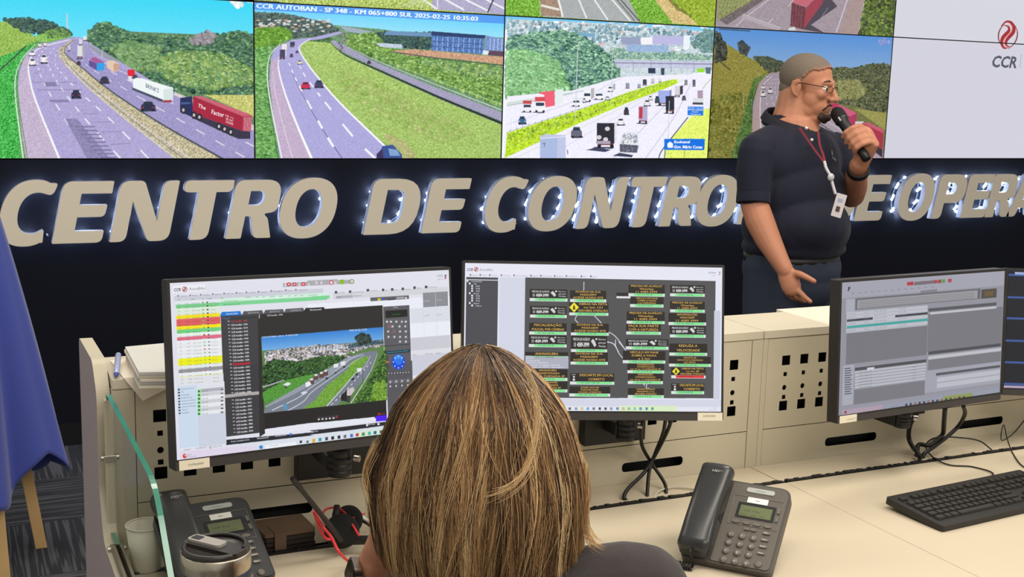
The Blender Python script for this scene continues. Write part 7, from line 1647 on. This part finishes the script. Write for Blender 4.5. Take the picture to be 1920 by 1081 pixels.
band([m_(1534, 246, -.10), m_(1537, 270, -.165), m_(1543, 288, -.205), m_(1547, 303, -.225)], .0035, RED, 'lanyard_strap')
mb = MB(); PB = spline([tuple(m_(1546, 304, -.226)), tuple(m_(1549, 315, -.232)), tuple(m_(1557, 330, -.238)), tuple(m_(1561, 345, -.242)), tuple(m_(1566, 362, -.245))], 6)
for p in PB: mb.sphere(tuple(p), .0052, 8)
wbuild(mb, 'bead_chain', mat('bead_white', (206, 202, 206), .3), t)
mb = MB(); mb.sphere(tuple(m_(1558, 332, -.246)), .013, 14, sc=(1, .6, 1)); wbuild(mb, 'badge_reel', mat('reel_clear', (190, 190, 196), .2, spec=.8), t)
BC = m_(1573, 385, -.252); bx = (er * .95 - ed * .3).normalized(); rr_ = math.radians(-12); bu = (eu * math.cos(rr_) + bx * -math.sin(rr_) * -1).normalized(); bx2 = (bx * math.cos(rr_) + eu * math.sin(rr_)).normalized(); bu = bx2.cross(bx2.cross(eu) * -1).normalized(); bn = bx2.cross(bu)
if bu.z < 0: bu = -bu; bn = bx2.cross(bu)
MBd = Matrix(((bx2.x, bu.x, bn.x, BC.x), (bx2.y, bu.y, bn.y, BC.y), (bx2.z, bu.z, bn.z, BC.z), (0, 0, 0, 1)))
wbuild(MB().prism(rrect(.034, .078, .003), -.001, .001, MBd), 'badge_card', mat('badge_white', (226, 220, 224), .4), t)
wbuild(MB().box((0, -.012, .0016), (.013, .018, .0006), MBd), 'portrait', mat('badge_photo', (96, 70, 66), .5), t); wbuild(MB().box((0, .018, .0016), (.016, .012, .0006), MBd), 'mark', mat('badge_mark', (176, 186, 214), .5), t)
# microphone
t = thing('microphone', 'black handheld microphone held to the man\'s mouth', 'microphone', tuple(mp(.5, 0, 0)))
zz = max_; xx = zz.orthogonal().normalized(); yy = zz.cross(xx); ML = (MB_ - MA).length
MM = Matrix(((xx.x, yy.x, zz.x, MA.x), (xx.y, yy.y, zz.y, MA.y), (xx.z, yy.z, zz.z, MA.z), (0, 0, 0, 1)))
wbuild(MB().lathe([(.004, -.024), (.015, -.021), (.0225, -.012), (.0245, .0), (.0245, .018), (.0235, .026)], 28, MM), 'grille', mat('mic_grille', (26, 26, 28), .5, .5, bump=.8, scale=700), t)
wbuild(MB().lathe([(.0242, .024), (.0242, .031), (.019, .040), (.017, ML * .5), (.0155, ML * .9), (.015, ML + .01), (.012, ML + .012)], 28, MM), 'mic_body', mat('mic_black', (24, 24, 26), .35), t)
wbuild(MB().box((0, 0, 0), (.005, .003, .016), Matrix.Translation(mp(.16, -.004, .0235)) @ Matrix(((per.x, tow.x, max_.x), (per.y, tow.y, max_.y), (per.z, tow.z, max_.z))).to_4x4()), 'maker_mark', mat('mic_mark', (180, 180, 186), .4), t)
# small mark on the shirt, laid on its surface
def project_on(o, px, py, dirv=None):
    r = Vector(rays((px, py))[0]).normalized(); ok, loc, nrm, _ = o.ray_cast(o.matrix_world.inverted() @ Vector(CAM), r); return (loc, nrm) if ok else (None, None)
bpy.context.view_layer.update()
hit, nrm = project_on(shirt, 1562, 293)
if hit is not None:
    nrm = -Vector(nrm) if Vector(nrm).dot(Vector(CAM) - hit) < 0 else Vector(nrm)
    ux = (er - nrm * er.dot(nrm)).normalized(); uy = nrm.cross(ux); uy = uy if uy.z > 0 else -uy
    MG = Matrix(((ux.x, uy.x, nrm.x, hit.x), (ux.y, uy.y, nrm.y, hit.y), (ux.z, uy.z, nrm.z, hit.z), (0, 0, 0, 1)))
    e = MB(); g = glyphs('CCR', .02); e.add([MG @ Vector((-.010 + x * .0095, -.012 + y * .008, .003)) for x, y in g[0]], g[1]); e.add([MG @ Vector(p) for p in ((-.016, .0, .003), (-.010, -.002, .003), (-.011, .012, .003), (-.018, .016, .003))], [(0, 1, 2, 3)])
    kid(e, 'chest_mark', mat('mark_thread', (150, 150, 160), .6))

# ---------------- the seated woman, seen from behind
wd = Vector((.41, .91, 0)).normalized(); wr = Vector((wd.y, -wd.x, 0))
WD = 1.375
def w_(x, y, d=0.0):
    r = Vector(rays((x, y))[0]); return Vector(CAM) + r * ((WD + d) / r.dot(wd))
K0 = w_(903, 652, .02)                      # crown
def wl(r, d, u): return K0 + wr * r + wd * d + eu * u
WSK = skin_mat('woman_skin', (196, 136, 104), 1)
b = MB()
WAX = (tuple(wr), tuple(wd), (0, 0, 1))
elli(b, wl(0, .02, -.115), (.074, .092, .098), WAX); elli(b, wl(0, .055, -.155), (.058, .056, .075), WAX); cap(b, [wl(0, .095, -.15), wl(0, .125, -.165)], [.010, .012])
for s in (1, -1): elli(b, wl(s * .076, .02, -.14), (.008, .018, .03), WAX, 12)
cap(b, [wl(0, .01, -.17), wl(0, -.005, -.27), wl(.01, -.01, -.33)], [.055, .052, .07])
cap(b, [wl(.02, -.01, -.38), wl(.02, .0, -.62), wl(.0, .02, -.80)], [.10, .11, .13])
RS, LSd = wl(.195, -.01, -.325), wl(-.145, .02, -.40)
cap(b, [RS, wl(.22, .05, -.50), wl(.22, .14, -.62)], [.05, .043, .038]); cap(b, [wl(.22, .14, -.62), wl(.17, .27, -.575), wl(.12, .37, -.55)], [.038, .033, .025])
RHd = wl(.10, .42, -.548)
cap(b, [wl(.12, .37, -.55), RHd], [.026, .030], ((0, 0, 1), .5))
for k_ in range(4): cap(b, [RHd + wr * (.02 - .016 * k_) * 1 + wd * .02, RHd + wr * (.022 - .018 * k_) + wd * .055 + eu * .004, RHd + wr * (.02 - .017 * k_) + wd * .085 - eu * .012], [.0088, .008, .007], n=10)
cap(b, [RHd - wr * .02 - wd * .01, RHd - wr * .045 + wd * .012, RHd - wr * .055 + wd * .035], [.011, .0095, .008], n=10)
WR = w_(697, 1085, .22); EL = Vector((WR.x - .02, WR.y + .02, DZ + .045)); HN = w_(735, 1010, .19)
cap(b, [LSd, wl(-.20, .10, -.49), EL], [.05, .042, .036]); cap(b, [EL, (EL + WR) / 2, WR, w_(705, 1062, .21)], [.036, .034, .0255, .026]); cap(b, [w_(705, 1062, .21), HN], [.028, .032], (wd, .6))
for k_ in range(4): a_ = HN + wr * (.024 - .013 * k_) * .8; cap(b, [a_ + eu * .02, a_ + eu * .05 - wd * .01 + wr * .01, a_ + eu * .062 - wd * .03 + wr * .03], [.009, .008, .007], n=10)
cap(b, [HN + wr * .02, HN + wr * .05 + eu * .02, HN + wr * .06 + eu * .045], [.012, .010, .008], n=10)
for s in (1, -1): cap(b, [wl(s * .09, .05, -.82), wl(s * .10, .28, -.83), wl(s * .10, .46, -.84)], [.08, .07, .056]); cap(b, [wl(s * .10, .46, -.84), wl(s * .10, .44, -1.05), Vector((wl(s * .10, .42, 0).x, wl(s * .10, .42, 0).y, .09))], [.056, .05, .04])
woman = organic(b, .0045, 3, 'person', WSK)
tag(woman, 'seated woman seen from behind with streaked blonde bob hair', 'person')
def wkid(mb, name, m, **k): return wbuild(mb, name, m, woman, **k)
TOPK = mat('dark_knit_top', (44, 38, 38), .85, var=.1, scale=300, bump=.3, sheen=.15)
b = MB()
cap(b, [wl(-.145, .02, -.395), wl(-.07, .0, -.352), wl(.02, -.005, -.345), wl(.195, -.01, -.308)], [.060, .078, .080, .072])
elli(b, wl(.02, 0, -.45), (.175, .115, .14), WAX); elli(b, wl(.01, .01, -.62), (.155, .12, .17), WAX); elli(b, wl(0, .02, -.78), (.165, .14, .10), WAX)
cap(b, [wl(.198, -.01, -.308), wl(.235, .05, -.50), wl(.225, .14, -.62)], [.070, .055, .046]); cap(b, [wl(.225, .14, -.62), wl(.18, .25, -.58)], [.046, .040])
cap(b, [LSd, wl(-.20, .10, -.49), EL + Vector((0, -.02, .01))], [.060, .052, .045]); cap(b, [EL, EL.lerp(WR, .45)], [.045, .038])
organic(b, .006, 5, 'top', TOPK, woman)
b = MB()
elli(b, wl(0, .03, -.84), (.175, .15, .09), WAX)
for s in (1, -1): cap(b, [wl(s * .09, .05, -.82), wl(s * .10, .28, -.83), wl(s * .10, .46, -.84)], [.09, .08, .064]); cap(b, [wl(s * .10, .46, -.84), wl(s * .10, .44, -1.05), Vector((wl(s * .10, .42, 0).x, wl(s * .10, .42, 0).y, .12))], [.064, .058, .05])
organic(b, .008, 4, 'trousers', mat('dark_trousers', (30, 30, 36), .8), woman)
for s in (1, -1):
    q = wl(s * .10, .42, 0); e = MB(); cap(e, [Vector((q.x, q.y, .04)) - wd * .05, Vector((q.x, q.y, .045)) + wd * .04, Vector((q.x, q.y, .03)) + wd * .13], [.036, .038, .027]); organic(e, .006, 3, 'shoe', mat('shoe_black', (22, 20, 20), .4), woman)
# watch on her left wrist
wa = (w_(705, 1062, .21) - WR).normalized(); wn = (-wr * .93 - wd * .35).normalized(); wn = (wn - wa * wn.dot(wa)).normalized(); wb_ = wa.cross(wn)
wc_ = WR.lerp(w_(705, 1062, .21), .55)
Mw = Matrix(((wb_.x, wa.x, wn.x, wc_.x), (wb_.y, wa.y, wn.y, wc_.y), (wb_.z, wa.z, wn.z, wc_.z), (0, 0, 0, 1)))
ws = bpy.data.objects.new('wrist_watch', None)
mbw = MB().rings([[tuple(Mw @ Vector((r_ * math.cos(q), dz, r_ * math.sin(q)))) for q in np.linspace(0, 2 * PI, 33)[:-1]] for dz, r_ in ((-.010, .0265), (-.010, .029), (.010, .029), (.010, .0265))], False)
wt = wkid(mbw, 'watch_strap', mat('watch_black', (26, 24, 24), .4))
wkid(MB().prism(rrect(.034, .040, .009), .0255, .035, Mw), 'watch_case', mat('watch_steel', (150, 138, 130), .2, .9), bevel=.0015)
wkid(MB().prism(rrect(.030, .036, .008), .035, .0366, Mw), 'watch_glass', mat('watch_glass', (12, 12, 14), .06, spec=.9))
# hair: strands flowing from the crown over the shape of the head
PROF = [(0, 0), (2, 22), (8, 42), (20, 66), (45, 102), (75, 135), (116, 167), (155, 183), (196, 197), (235, 209), (271, 214), (308, 214), (350, 211), (392, 206), (430, 200)]
pz = np.array([-p[0] * .00066 for p in PROF]); pw = np.array([p[1] * .000615 for p in PROF])
al = np.concatenate([[0], np.cumsum(np.hypot(np.diff(pz), np.diff(pw)))]); al /= al[-1]
def env(th, s, k):
    """arrays: azimuth, arc position, shrink -> local (r, d, u)"""
    z = np.interp(s, al, pz); w = np.interp(s, al, pw) * k
    dep = np.where(np.sin(th) < 0, .84, .92)
    fall = 1 - .10 * np.clip(np.sin(th), 0, 1) * np.clip(s - .55, 0, 1) * 2
    nz = -(1 - k) * .10 * np.exp(-s * 6)
    return w * np.cos(th), .015 + np.minimum(w * dep * fall, .118 * k) * np.sin(th), z + nz - .0
rh = np.random.RandomState(4)
NC, NS, NP = 520, 24, 15
CV = []; CF = []; CCo = []
pal = np.array([(58, 40, 28), (92, 66, 44), (134, 100, 66), (176, 136, 90), (214, 174, 120), (236, 204, 152)], float)
base_i = 0
def add_strand(Pw, rad, col):
    """Pw (n,3) world points"""
    global base_i
    n = len(Pw); T = np.gradient(Pw, axis=0); T /= np.linalg.norm(T, axis=1)[:, None] + 1e-12
    ref = np.tile(np.array([.41, .91, .02]), (n, 1)); A = np.cross(T, ref); A /= np.linalg.norm(A, axis=1)[:, None] + 1e-9; B = np.cross(T, A)
    rr = rad * np.interp(np.linspace(0, 1, n), [0, .1, .8, 1], [.8, 1, .85, .25])[:, None]
    V = np.stack([Pw + A * rr, Pw - A * rr * .5 + B * rr * .87, Pw - A * rr * .5 - B * rr * .87], 1).reshape(-1, 3)
    CV.append(V)
    i = np.arange(n - 1)[:, None] * 3 + base_i; k = np.arange(3)[None]
    F = np.stack([i + k, i + (k + 1) % 3, i + 3 + (k + 1) % 3, i + 3 + k], -1).reshape(-1, 4); CF.append(F)
    CCo.append(np.repeat(col, 3, axis=0)); base_i += 3 * n
K0a, wra, wda = np.array(K0), np.array(wr), np.array(wd)
def toworld(r, d, u): return K0a + np.outer(r, wra) + np.outer(d, wda) + np.outer(u, [0, 0, 1])
for c_ in range(NC):
    th0 = rh.rand() * 2 * PI if rh.rand() < .35 else -PI / 2 + rh.randn() * 1.05
    s0 = abs(rh.randn()) * .16 if rh.rand() < .6 else rh.rand() * .4
    k0 = 1.005 - abs(rh.randn()) * .055; bigk = 1; send = .90 + rh.randn() * .035 + .02 * math.cos(th0 + .4)
    big = rh.rand() < .16; drift = rh.randn() * (.38 if big else .12); wob = rh.randn() * .05; ph_ = rh.rand() * 6
    tone = np.clip(1.75 + 1.3 * math.sin(3.1 * th0 + 1.2) + 1.0 * math.sin(7.3 * th0 + .4) + rh.randn() * 1.3, 0, 5)
    for q in range(NS):
        s = np.linspace(min(s0 + rh.rand() * .05, .5), send + rh.randn() * .022, NP); t_ = np.linspace(0, 1, NP)
        spread = rh.randn() * .038 * (1 - .55 * t_)
        th = th0 + drift * t_ + spread + wob * np.sin(5 * t_ + ph_) + rh.randn() * .012 * t_ * (1 + 3 * (rh.rand() < .12))
        k = k0 + rh.randn() * .010 + .018 * np.sin(PI * t_) * rh.randn() * .5
        tip = np.clip((s - .80) / .2, 0, 1.5) ** 2
        right = np.clip(np.cos(th), 0, 1)
        k = k * (1 - .05 * tip + .17 * tip * right ** 2)
        r, d, u = env(th, s, k)
        u = u + .010 * tip * right
        lf = np.exp(-((s - .60) / .06) ** 2) * np.clip(-np.cos(th), 0, 1) ** 6
        r = r - .006 * lf
        tn = np.clip((tone + rh.randn() * .7) * (.35 + .65 * np.clip(s * 2.6, 0, 1)) + (t_ - .45) * 1.2, 0, 4.999); i0 = tn.astype(int); f_ = (tn - i0)[:, None]
        col = pal[i0] * (1 - f_) + pal[np.minimum(i0 + 1, 5)] * f_
        add_strand(toworld(r, d, u), .00036 + .00012 * rh.rand(), col)
for q in range(260):                        # flyaways
    th0 = rh.rand() * 2 * PI; s = np.linspace(rh.rand() * .6, 0, NP); s = np.linspace(rh.rand() * .5, .55 + rh.rand() * .45, NP); t_ = np.linspace(0, 1, NP)
    k = 1.01 + .05 * rh.rand() * t_ ** 2 + .012 * np.sin(4 * t_ + rh.rand() * 6); r, d, u = env(th0 + rh.randn() * .3 * t_ + .05 * np.sin(6 * t_), s, k)
    add_strand(toworld(r, d, u), .00022, np.tile(pal[rh.randint(2, 6)], (NP, 1)))
lk = [(985, 690), (1004, 740), (1008, 790), (1000, 845), (985, 885), (962, 912), (935, 928), (915, 934)]
for q in range(26):
    o_ = rh.randn(2) * 2.5; P = []
    for i, (x, y) in enumerate(lk[:6 + rh.randint(0, 3)]): P.append(tuple(w_(x + o_[0] * (1 + .3 * i), y + o_[1] * (1 + .4 * i), -.118 + .035 * abs(x - 903) / 130 - .012 * math.sin(PI * i / 7))))
    P = np.array(spline(P, 4)); add_strand(P, .00035, np.tile(pal[rh.randint(4, 6)] + 8, (len(P), 1)))
for q in range(150):
    o_ = rh.randn(2) * 4; left_ = q % 3 == 0
    base_ = [(700, 835), (684, 870), (679, 900), (688, 930), (696, 975), (702, 1010)] if left_ else [(1102, 880), (1104, 930), (1101, 965), (1104, 995), (1117, 1017), (1134, 1028)]
    sc_ = rh.rand() * 14; sg = 1 if left_ else -1; dd = rh.randn() * .018 + (.0 if left_ else .0)
    P = [tuple(w_(x + sg * sc_ * (1 - .1 * i) + o_[0] * .5 + rh.randn() * .6, y + o_[1] * 2, .015 + dd)) for i, (x, y) in enumerate(base_[:4 + rh.randint(0, 3)])]
    P = np.array(spline(P, 4)); add_strand(P, .00034, np.tile(pal[rh.randint(2, 6)], (len(P), 1)))
V = np.concatenate(CV); Fq = np.concatenate(CF); Cc_ = np.concatenate(CCo)
me = bpy.data.meshes.new('hair'); me.vertices.add(len(V)); me.vertices.foreach_set('co', V.ravel()); me.loops.add(Fq.size); me.loops.foreach_set('vertex_index', Fq.ravel().astype(np.int32)); me.polygons.add(len(Fq)); me.polygons.foreach_set('loop_start', np.arange(0, Fq.size, 4, dtype=np.int32)); me.update(); me.validate()
me.polygons.foreach_set('use_smooth', [True] * len(me.polygons))
at = me.attributes.new('strand_tone', 'FLOAT_COLOR', 'POINT'); cc = np.ones((len(V), 4)); cc[:, :3] = lin(np.clip(Cc_, 0, 255)); at.data.foreach_set('color', cc.ravel().astype(np.float32))
hm = bpy.data.materials.new('streaked_hair'); hm.use_nodes = True; nt = hm.node_tree; bb = nt.nodes['Principled BSDF']; an = nt.nodes.new('ShaderNodeAttribute'); an.attribute_name = 'strand_tone'; nt.links.new(an.outputs['Color'], bb.inputs['Base Color']); bb.inputs['Roughness'].default_value = .30; bb.inputs['Specular IOR Level'].default_value = .5
me.materials.append(hm)
ho = link(bpy.data.objects.new('hair', me), woman); bpy.context.view_layer.update(); ho.matrix_parent_inverse = woman.matrix_world.inverted()
R_ = []
for s in np.linspace(.03, .93, 30):
    th = np.linspace(0, 2 * PI, 49)[:-1]; r, d, u = env(th, np.full(48, s), .90 - .04 * s); P = toworld(r, d, u - .004); R_.append([tuple(p) for p in P])
wkid(MB().rings(R_), 'under_hair', mat('under_hair', (58, 40, 27), .7))
# her chair
t = thing('office_chair', 'dark office chair under the seated woman', 'chair', (wl(0, .05, 0).x, wl(0, .05, 0).y, 0))
CH = mat('chair_fabric', (34, 34, 38), .9, bump=.2, scale=200); CB = mat('chair_frame', (24, 24, 26), .4)
ctr = Vector((wl(0, .10, 0).x, wl(0, .10, 0).y, 0)); sz = wl(0, 0, -.93).z
Mc = Matrix(((wr.x, wd.x, 0, ctr.x), (wr.y, wd.y, 0, ctr.y), (0, 0, 1, 0), (0, 0, 0, 1)))
wbuild(MB().prism(rrect(.48, .46, .07), sz - .06, sz, Mc), 'seat', CH, t, bevel=.02, seg=3)
bk = MB().prism(rrect(.40, .34, .08, 0, sz + .30), -.02, .02, Mc @ Matrix.Translation((0, -.27, 0)) @ Matrix.Rotation(PI / 2, 4, 'X')); wbuild(bk, 'backrest', CH, t, bevel=.012, seg=3)
wbuild(MB().tube([tuple(Mc @ Vector(p)) for p in ((0, -.05, sz - .07), (0, -.26, sz - .05), (0, -.30, sz + .12))], .014, 10), 'back_bar', CB, t)
wbuild(MB().tube([tuple(Mc @ Vector(p)) for p in ((0, 0, .09), (0, 0, sz - .05))], .025, 14), 'gas_column', CB, t)
for k_ in range(5):
    a_ = 2 * PI * k_ / 5 + .3; wbuild(MB().tube([tuple(Mc @ Vector((0, 0, .10))), tuple(Mc @ Vector((.27 * math.cos(a_), .27 * math.sin(a_), .07)))], [.022, .014], 10), 'base_arm', CB, t)
    wbuild(MB().tube([tuple(Mc @ Vector((.27 * math.cos(a_) - .012, .27 * math.sin(a_), .028))), tuple(Mc @ Vector((.27 * math.cos(a_) + .012, .27 * math.sin(a_), .028)))], .028, 14), 'caster', CB, t)
